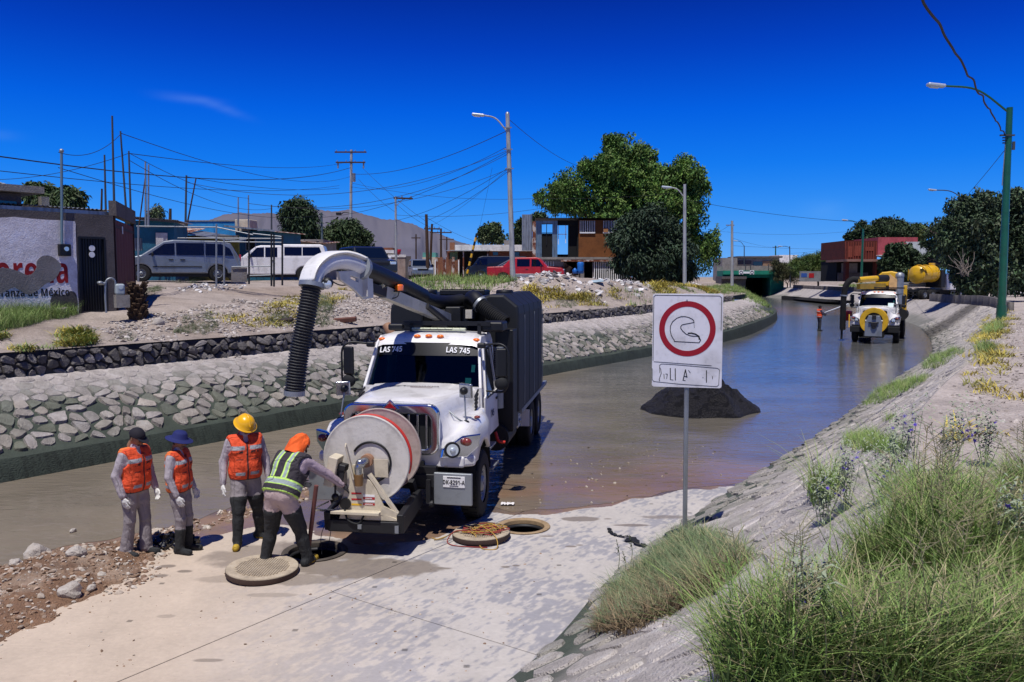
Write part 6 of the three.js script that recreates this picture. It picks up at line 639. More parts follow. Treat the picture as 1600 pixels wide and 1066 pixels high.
pole('street_lamp', 'slim lamp post rising from the bridge deck', 'street lamp', 156, 1163, 424, 1163, 384, 0.11, M.poleDark, null, (T, t, P) => lampHead(T, P(1163, 385), P(1152, 376.5), M.poleDark));
pole('street_lamp', 'dark lamp post among the feathery bushes right of the bridge', 'street lamp', 149, 1235, 446, 1234, 385, 0.12, M.poleDark, null, (T, t, P) => { lampHead(T, P(1234, 387), P(1222, 385), M.poleDark); });
pole('utility_pole', 'short pole with a small crossarm behind the white block building', 'utility pole', 215, 1212, 410, 1212, 384, 0.2, M.poleGreen, null, (T, t) => crossarm(T, t.clone().add(V(0, -0.4, 0)), 1.6));
pole('street_lamp', 'green lamp post in front of the red building', 'street lamp', 106, 1346, 438, 1349, 358, 0.16, M.poleGreen, null, (T, t, P) => lampHead(T, P(1349, 359), P(1324, 344), M.poleGreen));
pole('street_lamp', 'lamp post with a long arm rising behind the big dark tree', 'street lamp', 78, 1506, 466, 1509, 311, 0.16, M.poleDark, null, (T, t, P) => lampHead(T, P(1509, 313), P(1462, 297), M.poleDark));
pole('street_lamp', 'tall green lamp post by the gravel road at the right edge', 'street lamp', 35.5, 1565, 490, 1578, 168, 0.17, M.poleGreen, null, (T, t, P) => { lampHead(T, P(1577, 176), P(1474, 134), M.poleGreen); part('base_sleeve', M.poleGreen, T, cyl([0, -0.2, 0], [0.0, 0.35, 0], 0.21, 0.2, 16)); part('clamp', M.poleDark, T, bx(0.6, 0.06, 0.1, P(1572, 212).x, P(1572, 212).y, 0.1), bx(0.1, 0.35, 0.06, P(1583, 228).x, P(1583, 228).y, 0.05), bx(0.28, 0.03, 0.03, P(1579, 224).x, P(1579, 224).y, 0.05), bx(0.28, 0.03, 0.03, P(1579, 233).x, P(1579, 233).y, 0.05)); part('insulator', M.black, T, [0, 1, 2, 3].map(i => disc(P(1567, 212 + i * 4).x, P(1567, 212 + i * 4).y, 0.1, 0.07, 0.04, 'y', 10))); part('service_pipe', M.galv, T, cyl(P(1566, 290), P(1571, 225), 0.02)); });
pole('utility_pole', 'dark wooden pole rising behind the pink parapet', 'utility pole', 150, 1419, 400, 1419, 350, 0.2, M.wood, null, (T, t) => crossarm(T, t, 2.6));
pole('utility_pole', 'tall grey pole with two wide wooden crossarms above the rounded tree', 'utility pole', 82, 547, 425, 549, 234, 0.17, M.poleGrey, null, (T, t, P) => { crossarm(T, P(548, 238), 3.1); crossarm(T, P(548, 254), 2.9); part('transformer', M.galv, T, cyl(P(552, 284), P(552, 271), 0.22, 0.22, 14)); for (const x of [528, 568]) part('hanging_insulator', M.galv, T, cyl(P(x, 263), P(x, 255), 0.08)); part('traffic_lamp_arm', M.black, T, tube([P(547, 333), P(537, 332), P(533, 335)], 0.05, 8, 6), rb(0.5, 0.28, 0.25, 0.05, P(529, 334).x, P(529, 334).y, 0)); });
pole('utility_pole', 'slender grey pole with one offset crossarm left of the wooden poles', 'utility pole', 72, 619, 425, 618, 308, 0.12, M.poleGrey, null, (T, t, P) => { const a = part('crossarm', M.wood, T, bar(P(615, 309.5), P(645, 310.5), 0.14)); part('brace', M.galv, T, bar(P(619, 322), P(630, 311), 0.05)); for (const x of [618, 628, 642]) part('insulator', M.galv, a, cyl(P(x, 309), P(x, 306.5), 0.06)); });
for (const [l, D, x0, y0, x1, y1, r, c] of [['leaning dark wooden pole nearest the grey car', 72, 669, 440, 666, 335, 0.17, 0], ['brown wooden pole with a crossarm just right of the leaning pole', 84, 671, 438, 675, 350, 0.15, 1.6], ['brown wooden pole with a long crossarm above the teal roof', 100, 689, 424, 689, 357, 0.16, 2.6], ['farther thin wooden pole with a crossarm right of the others', 150, 698, 420, 698, 370, 0.16, 2.6], ['thin wooden pole with wires in the gap behind the grey car', 110, 650, 432, 650, 366, 0.12, 1.2]]) pole('utility_pole', l, 'utility pole', D, x0, y0, x1, y1, r, M.wood, null, (T, t) => { if (c) crossarm(T, t.clone().add(V(0, -0.5, 0)), c); });
pole('utility_pole', 'grey green pole with a bare bracket left of the rounded tree', 'utility pole', 66, 504, 420, 502, 332, 0.12, mat('#55666a', 0.6), null, (T, t, P) => part('bracket', M.galv, T, bar(P(502, 333), P(509, 338), 0.05)));
// thin pipes and masts over the left roofs
for (const [l, D, x0, y0, x1, y1, r, m] of [['tallest dark mast above the rusty gate', 24, 178, 330, 175, 181, 0.035, 'poleDark'], ['dark mast leaning a little right of the tallest one', 27, 198, 335, 188, 205, 0.035, 'poleDark'], ['dark mast standing third from the rusty gate', 27, 204, 330, 201, 236, 0.035, 'poleDark'], ['dark mast with a crooked tip left of the tallest mast', 30, 165, 335, 163, 242, 0.04, 'poleDark'], ['short dark stake left of the masts', 28, 157, 335, 159, 295, 0.04, 'wood'], ['teal pipe mast over the turquoise roof', 40, 227, 342, 227, 252, 0.05, 'galv'], ['paler pipe mast beside the teal one', 40, 231, 342, 232, 257, 0.05, 'galv'], ['thin leaning stick over the turquoise roof', 40, 216, 345, 227, 275, 0.035, 'wood'], ['upright mast above the grey wall', 50, 289, 360, 291, 274, 0.07, 'poleDark'], ['stick leaning against the upright mast', 50, 290, 350, 306, 279, 0.05, 'wood'], ['grey stake over the turquoise house', 48, 265, 345, 266, 326, 0.1, 'wood'], ['thin grey mast left of the cream roof box', 50, 372, 352, 372, 308, 0.05, 'galv'], ['thin grey mast through the cream roof box', 50, 388, 360, 388, 305, 0.05, 'galv'], ['dark mast at the end of the teal house', 52, 424, 364, 424, 320, 0.06, 'poleDark']]) pole('roof_mast', l, 'mast', D, x0, y0, x1, y1, r, M[m]);
{ const p = at(4, 285, 30), T = thing('street_lamp', 'lamp head peeping over the slab roof at the left edge', 'street lamp', p.toArray()); part('shaft', M.poleGrey, T, cyl([-0.1, -3, -1], [-0.1, 0, 0], 0.05)); part('lamp_head', M.poleGrey, T, mv(new THREE.SphereGeometry(0.1, 12, 8), 0, -0.1, 0, 0, 0, 0, V(1.4, 0.8, 1))); part('lamp_glass', M.lens, T, mv(new THREE.SphereGeometry(0.07, 12, 8), 0.05, -0.14, 0)); }
// wires: [x, y, distance] at both ends and the sag in metres
const WIRES = [
  ['thick cable crossing the sky from the left edge to the double crossarm pole', [-20, 242, 26], [548, 262, 82], 1.6, 0.022], ['sagging cable from the double crossarm pole up to the grey lamp pole', [549, 272, 82], [793, 204, 50], 1.3, 0.02], ['second cable from the masts down to the double crossarm pole', [188, 208, 27], [547, 276, 82], 1.6, 0.012], ['thin wire from the left pipe mast to the tallest mast', [91, 238, 23], [187, 211, 27], 0.5, 0.009], ['thin wire dipping behind the left pipe mast', [-20, 281, 30], [200, 240, 27], 0.35, 0.009], ['wire from the third mast towards the double crossarm pole', [203, 240, 27], [547, 252, 82], 0.9, 0.012], ['wire from the third mast down to the dark house mast', [203, 240, 27], [388, 310, 50], 0.5, 0.01], ['slack wire over the turquoise roof', [201, 250, 27], [424, 326, 52], 1.0, 0.01], ['wire along the roofs below the thick cable', [91, 262, 23], [502, 335, 66], 1.2, 0.01], ['long wire from the left roofs to the crossarm pole', [-20, 265, 28], [530, 290, 82], 1.0, 0.014], ['level wire left of the double crossarm pole', [291, 276, 50], [530, 294, 82], 0.7, 0.015], ['low wire across the hill towards the grey lamp pole', [424, 322, 52], [795, 264, 50], 1.6, 0.012],
  ['upper thin cable of the fan meeting the grey lamp pole', [291, 285, 50], [794, 235, 50], 2.6, 0.014], ['middle cable of the fan meeting the grey lamp pole', [388, 318, 50], [795, 240, 50], 2.2, 0.014], ['third cable of the fan meeting the grey lamp pole', [502, 340, 66], [795, 236, 50], 1.3, 0.014], ['steep cable of the fan down to the slender pole', [618, 345, 72], [795, 262, 50], 0.7, 0.014], ['lowest cable of the fan down to the wooden poles', [666, 345, 72], [796, 266, 50], 0.5, 0.014], ['cable of the fan passing the slender pole', [549, 292, 82], [795, 228, 50], 1.8, 0.014], ['cable of the fan down to the brown poles', [675, 352, 84], [796, 262, 50], 0.5, 0.011],
  ['wire from the double crossarm pole down to the right', [566, 262, 82], [667, 347, 72], 0.4, 0.014], ['wire from the double crossarm pole to the slender pole', [560, 280, 82], [618, 332, 72], 0.3, 0.014], ['wire from the slender pole across to the wooden poles', [618, 318, 72], [689, 360, 100], 0.7, 0.014], ['wire from the wooden pole to the thin tree', [667, 340, 72], [770, 382, 110], 0.8, 0.014], ['long level wire through the middle of the sky', [549, 286, 82], [845, 310, 70], 1.0, 0.014], ['lower level wire towards the burnt house', [618, 336, 72], [850, 325, 70], 0.6, 0.014], ['thin guy wire coming down towards the striped pole', [769, 262, 56], [747, 366, 62], 0.15, 0.008], ['cable from the grey lamp pole to the large tree', [797, 188, 50], [912, 262, 80], 0.7, 0.016], ['level wire behind the large tree and lamp pole', [845, 310, 82], [1068, 300, 80], 0.4, 0.014], ['long wire from the large tree to the dark tree at right', [1070, 312, 62], [1515, 342, 90], 1.6, 0.016], ['lower long wire across the sky above the bridge', [1110, 360, 110], [1345, 360, 106], 0.9, 0.012], ['wire above the flat building', [1144, 384, 82], [1420, 384, 150], 0.8, 0.012], ['wire from the plain pole back to the large tree', [1143, 350, 82], [1090, 376, 84], 0.3, 0.012], ['slack wire from the plain pole over the bushes', [1144, 372, 82], [1212, 386, 215], 0.5, 0.012], ['wire sloping up to the red building', [1235, 396, 135], [1330, 380, 116], 0.5, 0.012], ['wire over the pink parapet', [1419, 352, 150], [1470, 360, 80], 0.4, 0.012],
  ['wire from the green lamp post down behind the dark tree', [1569, 236, 35.5], [1440, 362, 78], 1.0, 0.012],
];
for (const [l, a, b, sag, r] of WIRES) { const p = at(...a), q = at(...b), pts = []; for (let i = 0; i <= 10; i++) { const t = i / 10, m = p.clone().lerp(q, t); m.y -= sag * 4 * t * (1 - t) * 0.6; pts.push(m); } tag(part('overhead_wire', M.wire, null, tube(pts, r, 22, 5)), l, 'wire'); }
{ // twisted cable coming from behind the camera to the green lamp post; its shadow lies along the bank
  const p = at(1570, 211, 35.5), q = at(1445, 2, 15.5), d = q.clone().sub(p), pts = []; for (let i = 0; i <= 30; i++) { const t = i / 30 * 1.3, m = p.clone().addScaledVector(d, t); m.y -= 0; pts.push(m.add(V(0.03 * Math.sin(i * 2.4), 0.05 * Math.sin(i * 1.9), 0))); } tag(part('overhead_wire', M.wire, null, tube(pts, 0.026, 90, 6)), 'thick twisted cable running from the top edge to the green lamp post', 'wire'); 
}

// ---------------------------------------------------------------- trees, shrubs, grass
const mLeaf = mat('#ffffff', 0.75, { side: THREE.DoubleSide }), mBark = mat('#4b3d31', 0.95, { map: tStreak, bumpMap: tFine, bumpScale: 0.02 });
function clumpGeo(n, len, wid, spread, seed, droop = 0.3) { const R = rng(seed), a = []; for (let i = 0; i < n; i++) { const l = len * (0.7 + R() * 0.6), w = wid * (0.7 + R() * 0.6), g = new THREE.BufferGeometry(); g.setAttribute('position', new THREE.Float32BufferAttribute([0, 0, 0, -w / 2, 0.02 * l, l * 0.45, w / 2, 0.02 * l, l * 0.45, 0, -droop * l, l].flatMap(x => x), 3)); g.setIndex([0, 2, 1, 1, 2, 3]); const q = new THREE.Quaternion().setFromEuler(new THREE.Euler((R() - 0.5) * 2.4, R() * 6.28, (R() - 0.5) * 1.6, 'YXZ')); g.applyMatrix4(new THREE.Matrix4().compose(V((R() - 0.5) * spread, (R() - 0.5) * spread, (R() - 0.5) * spread), q, V(1, 1, 1))); g.computeVertexNormals(); a.push(g); } return merge(a); }
const LEAFC = { broad: clumpGeo(9, 0.30, 0.17, 0.5, 3), fine: clumpGeo(14, 0.3, 0.07, 0.5, 4), small: clumpGeo(10, 0.2, 0.09, 0.34, 5) };
// lobes: [px, py, rx, ry] in the photograph at distance D; depth radius follows rx
function tree(name, label, D, foot, lobes, o = {}) {
  const R = rng(o.seed || 1), base = at(foot[0], foot[1], D); if (o.onGround !== false) base.y = Math.min(base.y, groundH(base.x, -base.z)); const T = thing(name, label, o.cat || 'tree', base.toArray());
  const sc = D / FOC, L = lobes.map(([x, y, rx, ry, dz = 0]) => { const c = at(x, y, D + dz).sub(base); return { c, rx: rx * sc, ry: ry * sc, rz: rx * sc * (o.deep || 0.9) }; });
  if (o.sub !== 0) for (const l of L.slice()) for (let k = 0; k < (o.sub || 5); k++) { const a = R() * 6.28, e = (R() - 0.35) * 2, q = 0.34 + R() * 0.26; L.push({ c: V(l.c.x + Math.cos(a) * Math.cos(e) * l.rx * 0.95, l.c.y + Math.sin(e) * l.ry * 0.95, l.c.z + Math.sin(a) * Math.cos(e) * l.rz * 0.95), rx: l.rx * q, ry: l.ry * q * 0.9, rz: l.rz * q, twig: 1 }); }
  const limbs = [], top = L.reduce((t, l) => t + l.c.y, 0) / L.length, fork = V(0, Math.max(0.5, top * (o.fork || 0.3)), 0);
  if (o.trunk !== 0) { const tr = o.trunk || 0.25; limbs.push(tube([V(0, -0.4, 0), V(0.05, fork.y * 0.5, 0.04), fork], tr, 10, 9)); for (const l of L) { if (l.twig) continue; const m = fork.clone().lerp(l.c, 0.5).add(V((R() - 0.5) * 0.5, 0.1, (R() - 0.5) * 0.5)); limbs.push(tube([fork.clone().add(V(0, -0.2, 0)), m, l.c], tr * 0.42, 8, 6)); for (let k = 0; k < 3; k++) { const e = l.c.clone().add(V((R() - 0.5) * l.rx * 1.6, (R() - 0.3) * l.ry * 1.2, (R() - 0.5) * l.rz * 1.6)); limbs.push(tube([m, m.clone().lerp(e, 0.5).add(V(0, 0.15, 0)), e], tr * 0.18, 6, 5)); } } part('trunk', mBark, T, limbs); }
  const list = [], vol = L.map(l => l.rx * l.ry + l.rx * l.rx * 0.4), tot = vol.reduce((a, b) => a + b, 0), n = o.n || 3000, c0 = o.col || [0.055, 0.085, 0.022], c1 = o.col2 || [0.10, 0.135, 0.035];
  L.forEach((l, li) => { const m = Math.round(n * vol[li] / tot); for (let i = 0; i < m; i++) { let x, y, z, q; do { x = R() * 2 - 1; y = R() * 2 - 1; z = R() * 2 - 1; q = Math.sqrt(x * x + y * y + z * z); } while (q > 1 || q < 0.02); const g = Math.pow(R(), 0.38); x *= g / q; y *= g / q; z *= g / q; const k = 0.78 + 0.5 * fbm(x * 2.2 + li * 9 + 20, y * 2.2 + z * 2.2 + 30, 3), p = V(l.c.x + x * l.rx * k, l.c.y + y * l.ry * k, l.c.z + z * l.rz * k); const hole = fbm(p.x * (o.hf || 0.9) + 40, p.y * (o.hf || 0.9) + p.z * 0.7 + 40, 3); if (hole < (o.gap ?? 0.40) && R() < 0.85) continue; const t = clamp(0.25 + 0.9 * (hole - 0.35) + (R() - 0.5) * 0.5); list.push([p, yaw(R() * 6.28, (R() - 0.5) * 1.2, (R() - 0.5) * 1.2), (o.leaf || 1) * (0.7 + R() * 0.7), mix3(c0, c1, t).map(v => v * (0.85 + 0.3 * R()))]); } });
  const cr = instanced('crown', LEAFC[o.kind || 'broad'], mLeaf, list, T); return T;
}
tree('large_tree', 'very large bright green tree towering behind the burnt house', 88, [1000, 436], [[895, 302, 44, 34], [868, 312, 30, 20], [1035, 300, 34, 40], [925, 318, 40, 26], [965, 300, 34, 40], [982, 252, 36, 38], [1000, 265, 30, 26], [945, 300, 44, 44], [1010, 310, 50, 50], [1062, 282, 36, 34], [1082, 325, 28, 42], [1100, 385, 28, 44], [1050, 350, 50, 46], [955, 335, 55, 34], [918, 272, 24, 18], [1090, 290, 18, 24], [955, 268, 20, 22]], { n: 21000, trunk: 0.55, col: [0.045, 0.11, 0.016], col2: [0.165, 0.275, 0.045], seed: 7, leaf: 0.95, fork: 0.45, gap: 0.43, hf: 0.7 });
tree('dark_tree', 'dense dark green tree directly right of the burnt house', 70, [1018, 436], [[1000, 372, 34, 34], [1035, 380, 36, 44], [1015, 352, 32, 22], [985, 392, 26, 30], [1030, 410, 46, 28], [1000, 412, 34, 24], [1055, 395, 22, 34]], { n: 9000, trunk: 0.3, col: [0.014, 0.035, 0.016], col2: [0.035, 0.065, 0.028], seed: 9, gap: 0.3, kind: 'small', leaf: 1.4 });
tree('tree', 'upright dark green tree with two trunks behind the white pickup', 66, [470, 400], [[468, 335, 24, 22], [455, 352, 15, 16], [482, 352, 18, 22], [466, 362, 20, 16], [452, 340, 12, 10]], { n: 2600, trunk: 0.25, col: [0.016, 0.038, 0.012], col2: [0.04, 0.075, 0.022], seed: 12, gap: 0.34, kind: 'small', leaf: 1.2, fork: 0.5, onGround: false });
tree('tree', 'rounded dark green tree under the double crossarm pole', 72, [535, 412], [[535, 365, 24, 20], [515, 372, 20, 14], [556, 370, 20, 14], [572, 377, 10, 12], [540, 378, 30, 10]], { n: 3000, trunk: 0.22, col: [0.02, 0.045, 0.012], col2: [0.055, 0.09, 0.025], seed: 13, gap: 0.32, kind: 'small', leaf: 1.2, onGround: false });
tree('tree', 'bushy green tree behind the painted house', 40, [98, 345], [[70, 306, 22, 14], [95, 318, 26, 16], [112, 312, 18, 14], [55, 300, 12, 9], [85, 335, 30, 14]], { n: 2600, trunk: 0.12, col: [0.022, 0.05, 0.014], col2: [0.06, 0.095, 0.028], seed: 14, kind: 'small', onGround: false, leaf: 0.95 });
tree('tree', 'thin pale green tree over the white roof edge', 112, [767, 395], [[767, 362, 14, 11], [758, 370, 11, 8], [778, 372, 12, 7]], { n: 900, trunk: 0.18, col: [0.05, 0.085, 0.03], col2: [0.1, 0.14, 0.05], seed: 15, gap: 0.42, onGround: false, leaf: 1.2 });
tree('tree', 'pale green tree half hidden by the tin side sheet', 105, [815, 395], [[814, 366, 12, 16], [822, 352, 10, 8], [806, 378, 8, 12], [842, 340, 10, 4]], { n: 900, trunk: 0.15, col: [0.04, 0.07, 0.025], col2: [0.08, 0.12, 0.04], seed: 16, onGround: false, leaf: 1.2 });
tree('small_tree', 'sparse bush growing over the grey wall behind the minivan', 46, [248, 345], [[248, 333, 9, 10], [240, 338, 8, 6]], { n: 90, trunk: 0.03, col: [0.05, 0.075, 0.03], col2: [0.1, 0.13, 0.06], seed: 17, onGround: false, kind: 'small', leaf: 0.9 });
tree('mesquite_tree', 'feathery light green mesquite tree left of the red building', 142, [1278, 446], [[1278, 412, 30, 15], [1300, 410, 20, 13], [1258, 418, 22, 12], [1290, 404, 22, 9], [1270, 425, 26, 9]], { n: 4200, trunk: 0.16, col: [0.055, 0.10, 0.018], col2: [0.13, 0.18, 0.04], seed: 18, kind: 'fine', leaf: 1.15, gap: 0.36 });
tree('mesquite_tree', 'wispy brown green mesquite beside the dark lamp post by the bridge', 150, [1230, 448], [[1225, 424, 14, 10], [1240, 430, 10, 12], [1218, 432, 8, 8], [1215, 415, 8, 6]], { n: 900, trunk: 0.1, col: [0.05, 0.06, 0.02], col2: [0.10, 0.10, 0.04], seed: 19, kind: 'fine', leaf: 1.2 });
tree('tree', 'dark green spreading tree behind the red building', 135, [1390, 400], [[1350, 362, 16, 12], [1375, 362, 24, 14], [1405, 362, 26, 14], [1360, 372, 26, 8], [1332, 378, 8, 10], [1386, 352, 10, 10]], { n: 3200, trunk: 0.3, col: [0.02, 0.045, 0.014], col2: [0.05, 0.085, 0.025], seed: 20, onGround: false, leaf: 1.5 });
tree('tree', 'light green tree rising behind the grey metal roof', 140, [1435, 400], [[1437, 364, 14, 12], [1428, 370, 14, 9]], { n: 1300, trunk: 0.25, col: [0.05, 0.085, 0.02], col2: [0.1, 0.14, 0.035], seed: 21, onGround: false, leaf: 1.5 });
tree('tree', 'leafy dark tree standing before the pink parapet', 98, [1404, 440], [[1408, 398, 18, 14], [1395, 408, 14, 12], [1415, 412, 18, 14], [1403, 425, 20, 14], [1390, 420, 10, 10]], { n: 2800, trunk: 0.2, col: [0.014, 0.035, 0.012], col2: [0.05, 0.085, 0.028], seed: 22, leaf: 1.3 });
tree('dark_tree', 'big dark tree with dead branches beside the green lamp post', 66, [1535, 470], [[1520, 350, 46, 30], [1560, 345, 46, 40], [1500, 375, 36, 26], [1470, 385, 28, 20, 26], [1540, 395, 50, 40], [1590, 375, 46, 46], [1500, 412, 34, 18, 10], [1452, 408, 30, 14, 30], [1560, 430, 46, 28], [1525, 440, 26, 22], [1462, 362, 22, 9, 26], [1575, 318, 16, 12], [1600, 420, 36, 36]], { n: 17000, trunk: 0.38, col: [0.022, 0.05, 0.021], col2: [0.105, 0.15, 0.068], seed: 23, leaf: 0.95, fork: 0.35, gap: 0.44, hf: 0.8 });
tree('tree', 'dark green tree past the bend at the far left of the red building', 140, [1322, 420], [[1320, 396, 8, 14], [1316, 408, 7, 8]], { n: 600, trunk: 0.15, col: [0.016, 0.036, 0.013], col2: [0.04, 0.065, 0.025], seed: 24, onGround: false, leaf: 1.4 });
{ const T = thing('dead_branches', 'pale dead branches hanging at the edge of the big dark tree', 'branch', at(1506, 425, 63).toArray()), R = rng(8), g = []; for (let i = 0; i < 26; i++) { let p = V((R() - 0.5) * 0.6, -0.4 + R() * 0.4, R() * 0.3), q = [p]; let d = V((R() - 0.6) * 1.2, 0.3 + R() * 0.8, (R() - 0.5)); for (let k = 0; k < 4; k++) { p = p.clone().addScaledVector(d, 0.35); d.add(V((R() - 0.5) * 0.9, (R() - 0.5) * 0.6, (R() - 0.5) * 0.6)); q.push(p); } g.push(tube(q, 0.018, 8, 4)); } part('twigs', mat('#8d8378', 0.9), T, g); }
// palm stump by the house
{ const p = hit(215, 497), T = thing('palm_stump', 'shaggy brown stump of a palm tree in front of the metal gate', 'stump', p.toArray()), R = rng(31), g = [cyl([0, -0.2, 0], [0, 0.85, 0], 0.24, 0.2, 12)]; for (let i = 0; i < 90; i++) { const a = i * 2.4, y = 0.0 + (i / 90) * 0.92, r = 0.19; g.push(bar([Math.cos(a) * r, y, Math.sin(a) * r], [Math.cos(a) * (r + 0.05 + R() * 0.08), y + 0.07 + R() * 0.1, Math.sin(a) * (r + 0.05 + R() * 0.08)], 0.09, 0.04)); } part('stump_bark', mat('#54402f', 0.95, { map: rep(tStreak, 0.3), bumpMap: rep(tFine, 0.2), bumpScale: 0.02 }), T, g); }
// grasses
function bladeClump(n, h, w, spread, seed, lean = 0.5) { const R = rng(seed), a = []; for (let i = 0; i < n; i++) { const H = h * (0.45 + R() * 0.75), W = w * (0.7 + R() * 0.6), ang = R() * 6.28, l = lean * (0.3 + R()), ox = (R() - 0.5) * spread, oz = (R() - 0.5) * spread, cx = Math.cos(ang), sz = Math.sin(ang), pos = [], idx = []; const K = 4; for (let k = 0; k <= K; k++) { const t = k / K, b = l * H * t * t, y = H * t * (1 - 0.25 * l * t), ww = W * (1 - t * 0.92) / 2; pos.push(ox + cx * b - sz * ww, y, oz + sz * b + cx * ww, ox + cx * b + sz * ww, y, oz + sz * b - cx * ww); } for (let k = 0; k < K; k++) idx.push(2 * k, 2 * k + 1, 2 * k + 2, 2 * k + 1, 2 * k + 3, 2 * k + 2); const g = new THREE.BufferGeometry(); g.setAttribute('position', new THREE.Float32BufferAttribute(pos, 3)); g.setIndex(idx); g.computeVertexNormals(); a.push(g); } return merge(a); }
function seedStem(seed, h) { const R = rng(seed), g = [cyl([0, 0, 0], [0.06 * h, h, 0.02], 0.0017, 0.001, 4, true)]; for (let i = 0; i < 7; i++) { const a = R() * 6.28, y = h * (0.8 + 0.2 * i / 7); g.push(bar([0.06 * y, y, 0.02], [0.06 * y + Math.cos(a) * 0.055, y + 0.03, 0.02 + Math.sin(a) * 0.055], 0.0018)); } return merge(g); }
const GR = { tall: bladeClump(11, 0.36, 0.0085, 0.16, 41, 0.9), mid: bladeClump(12, 0.2, 0.0075, 0.14, 42, 1.0), short: bladeClump(12, 0.13, 0.01, 0.14, 43, 0.9), fluffy: bladeClump(13, 0.17, 0.010, 0.14, 44, 1.3), far: bladeClump(9, 0.42, 0.03, 0.35, 45, 0.8), yellow: bladeClump(14, 0.16, 0.03, 0.4, 46, 1.3), seed: seedStem(5, 0.38), seed2: seedStem(6, 0.48) };
const mGrass = mat('#ffffff', 0.7, { side: THREE.DoubleSide });
const GREENS = [[0.15, 0.25, 0.05], [0.21, 0.31, 0.075], [0.11, 0.19, 0.04], [0.27, 0.31, 0.11]], DRY = [0.36, 0.31, 0.17];
// scatter inside a pixel outline, uniformly on the ground itself
function field(name, label, poly, n, geo, o = {}) {
  const R = rng(o.seed || 1), list = [], P = poly.map(([x, y]) => hit(x, y)), xs = P.map(p => p.x), zs = P.map(p => p.z), b = [Math.min(...xs), Math.max(...xs), Math.min(...zs), Math.max(...zs)], wp = P.map(p => [p.x, p.z]); let tries = 0;
  while (list.length < n && tries++ < n * 30) { const x = lerp(b[0], b[1], R()), z = lerp(b[2], b[3], R()); if (!inPoly(x + (fbm(x * 1.7 + 9, z * 1.7 + 99, 3) - 0.5) * (o.rag ?? 0.8), z + (fbm(x * 1.7 + 50, z * 1.7 + 70, 3) - 0.5) * (o.rag ?? 0.8), wp)) continue; const d = fbm(x * (o.pf || 0.9) + 12, z * (o.pf || 0.9) + 120, 3); if (d < (o.thr ?? 0.38) + 0.12 * R()) continue; const c = o.cols || GREENS; let q = c[Math.floor(R() * c.length)]; if (R() < (o.dry || 0)) q = DRY; const k = 0.7 + 0.6 * R(); list.push([V(x, groundH(x, -z) - 0.01, z), yaw(R() * 6.28, (R() - 0.5) * 0.4, (R() - 0.5) * 0.4), (o.size || 1) * (0.6 + 0.8 * R()) * (0.7 + 0.6 * d), q.map(v => v * k)]); }
  return tag(instanced(name, geo, o.m || mGrass, list, null), label, o.cat || 'grass');
}
const FG = [[1120, 1085], [1165, 1010], [1235, 965], [1320, 905], [1400, 860], [1460, 835], [1535, 805], [1620, 775], [1680, 800], [1680, 1100], [1130, 1100]];
{ const n0 = 'grass', poly = FG;
  const sub = (g, n, seed, size, o = {}) => field(n0, o.label, poly, n, g, { seed, size, thr: o.thr ?? 0.3, rag: 0.7, pf: 1.3, dry: o.dry, cols: o.cols });
  sub(GR.tall, 2600, 101, 1.0, { label: 'tall green grass filling the near right corner', dry: 0.12 }); sub(GR.mid, 4200, 102, 1.1, { label: 'fine lower grass between the tall blades in the near right corner', dry: 0.25, thr: 0.25 }); sub(GR.seed, 260, 103, 1.0, { label: 'thin seed stems above the tall grass', dry: 0.7, thr: 0.3 }); sub(GR.seed2, 120, 104, 1.0, { label: 'taller loose seed stems over the grass', dry: 0.5, thr: 0.3, cols: [[0.2, 0.19, 0.1]] });
  field('grass', 'short grass thinning out on the plastered bank', [[1100, 1066], [1150, 980], [1220, 910], [1330, 840], [1420, 770], [1520, 730], [1560, 770], [1200, 1066]], 110, GR.mid, { seed: 106, size: 0.8, thr: 0.3, dry: 0.5 }); }
field('grass', 'grey green fine grass clump below the road sign', [[935, 985], [960, 925], [1010, 885], [1050, 850], [1085, 838], [1130, 860], [1165, 880], [1120, 920], [1060, 955], [1010, 978]], 1500, GR.fluffy, { seed: 110, size: 1.0, thr: 0.2, rag: 0.3, dry: 0.28, cols: [[0.12, 0.18, 0.075], [0.16, 0.225, 0.105], [0.085, 0.13, 0.05], [0.20, 0.235, 0.13]] });
field('grass', 'coarser green blades standing in the fine clump below the sign', [[945, 975], [965, 925], [1010, 885], [1050, 850], [1085, 838], [1130, 860], [1160, 880], [1110, 920], [1050, 955]], 420, GR.mid, { seed: 112, size: 1.0, thr: 0.25, rag: 0.3, cols: [[0.13, 0.19, 0.08], [0.19, 0.25, 0.12], [0.09, 0.14, 0.06]] });
field('grass', 'longer blades crowding round the foot of the sign post', [[1030, 935], [1040, 885], [1070, 868], [1100, 880], [1115, 915], [1080, 935]], 420, GR.mid, { seed: 113, size: 1.25, thr: 0.05, rag: 0.2, dry: 0.15, cols: [[0.13, 0.19, 0.08], [0.19, 0.25, 0.12], [0.09, 0.14, 0.06]] });
field('dry_grass', 'brown dry grass along the lower edge of the fine clump', [[930, 992], [965, 950], [1030, 930], [1100, 905], [1160, 885], [1120, 925], [1050, 965], [1000, 988]], 420, GR.fluffy, { seed: 111, size: 1.0, thr: 0.2, rag: 0.3, cols: [[0.22, 0.16, 0.09], [0.16, 0.12, 0.07]] });
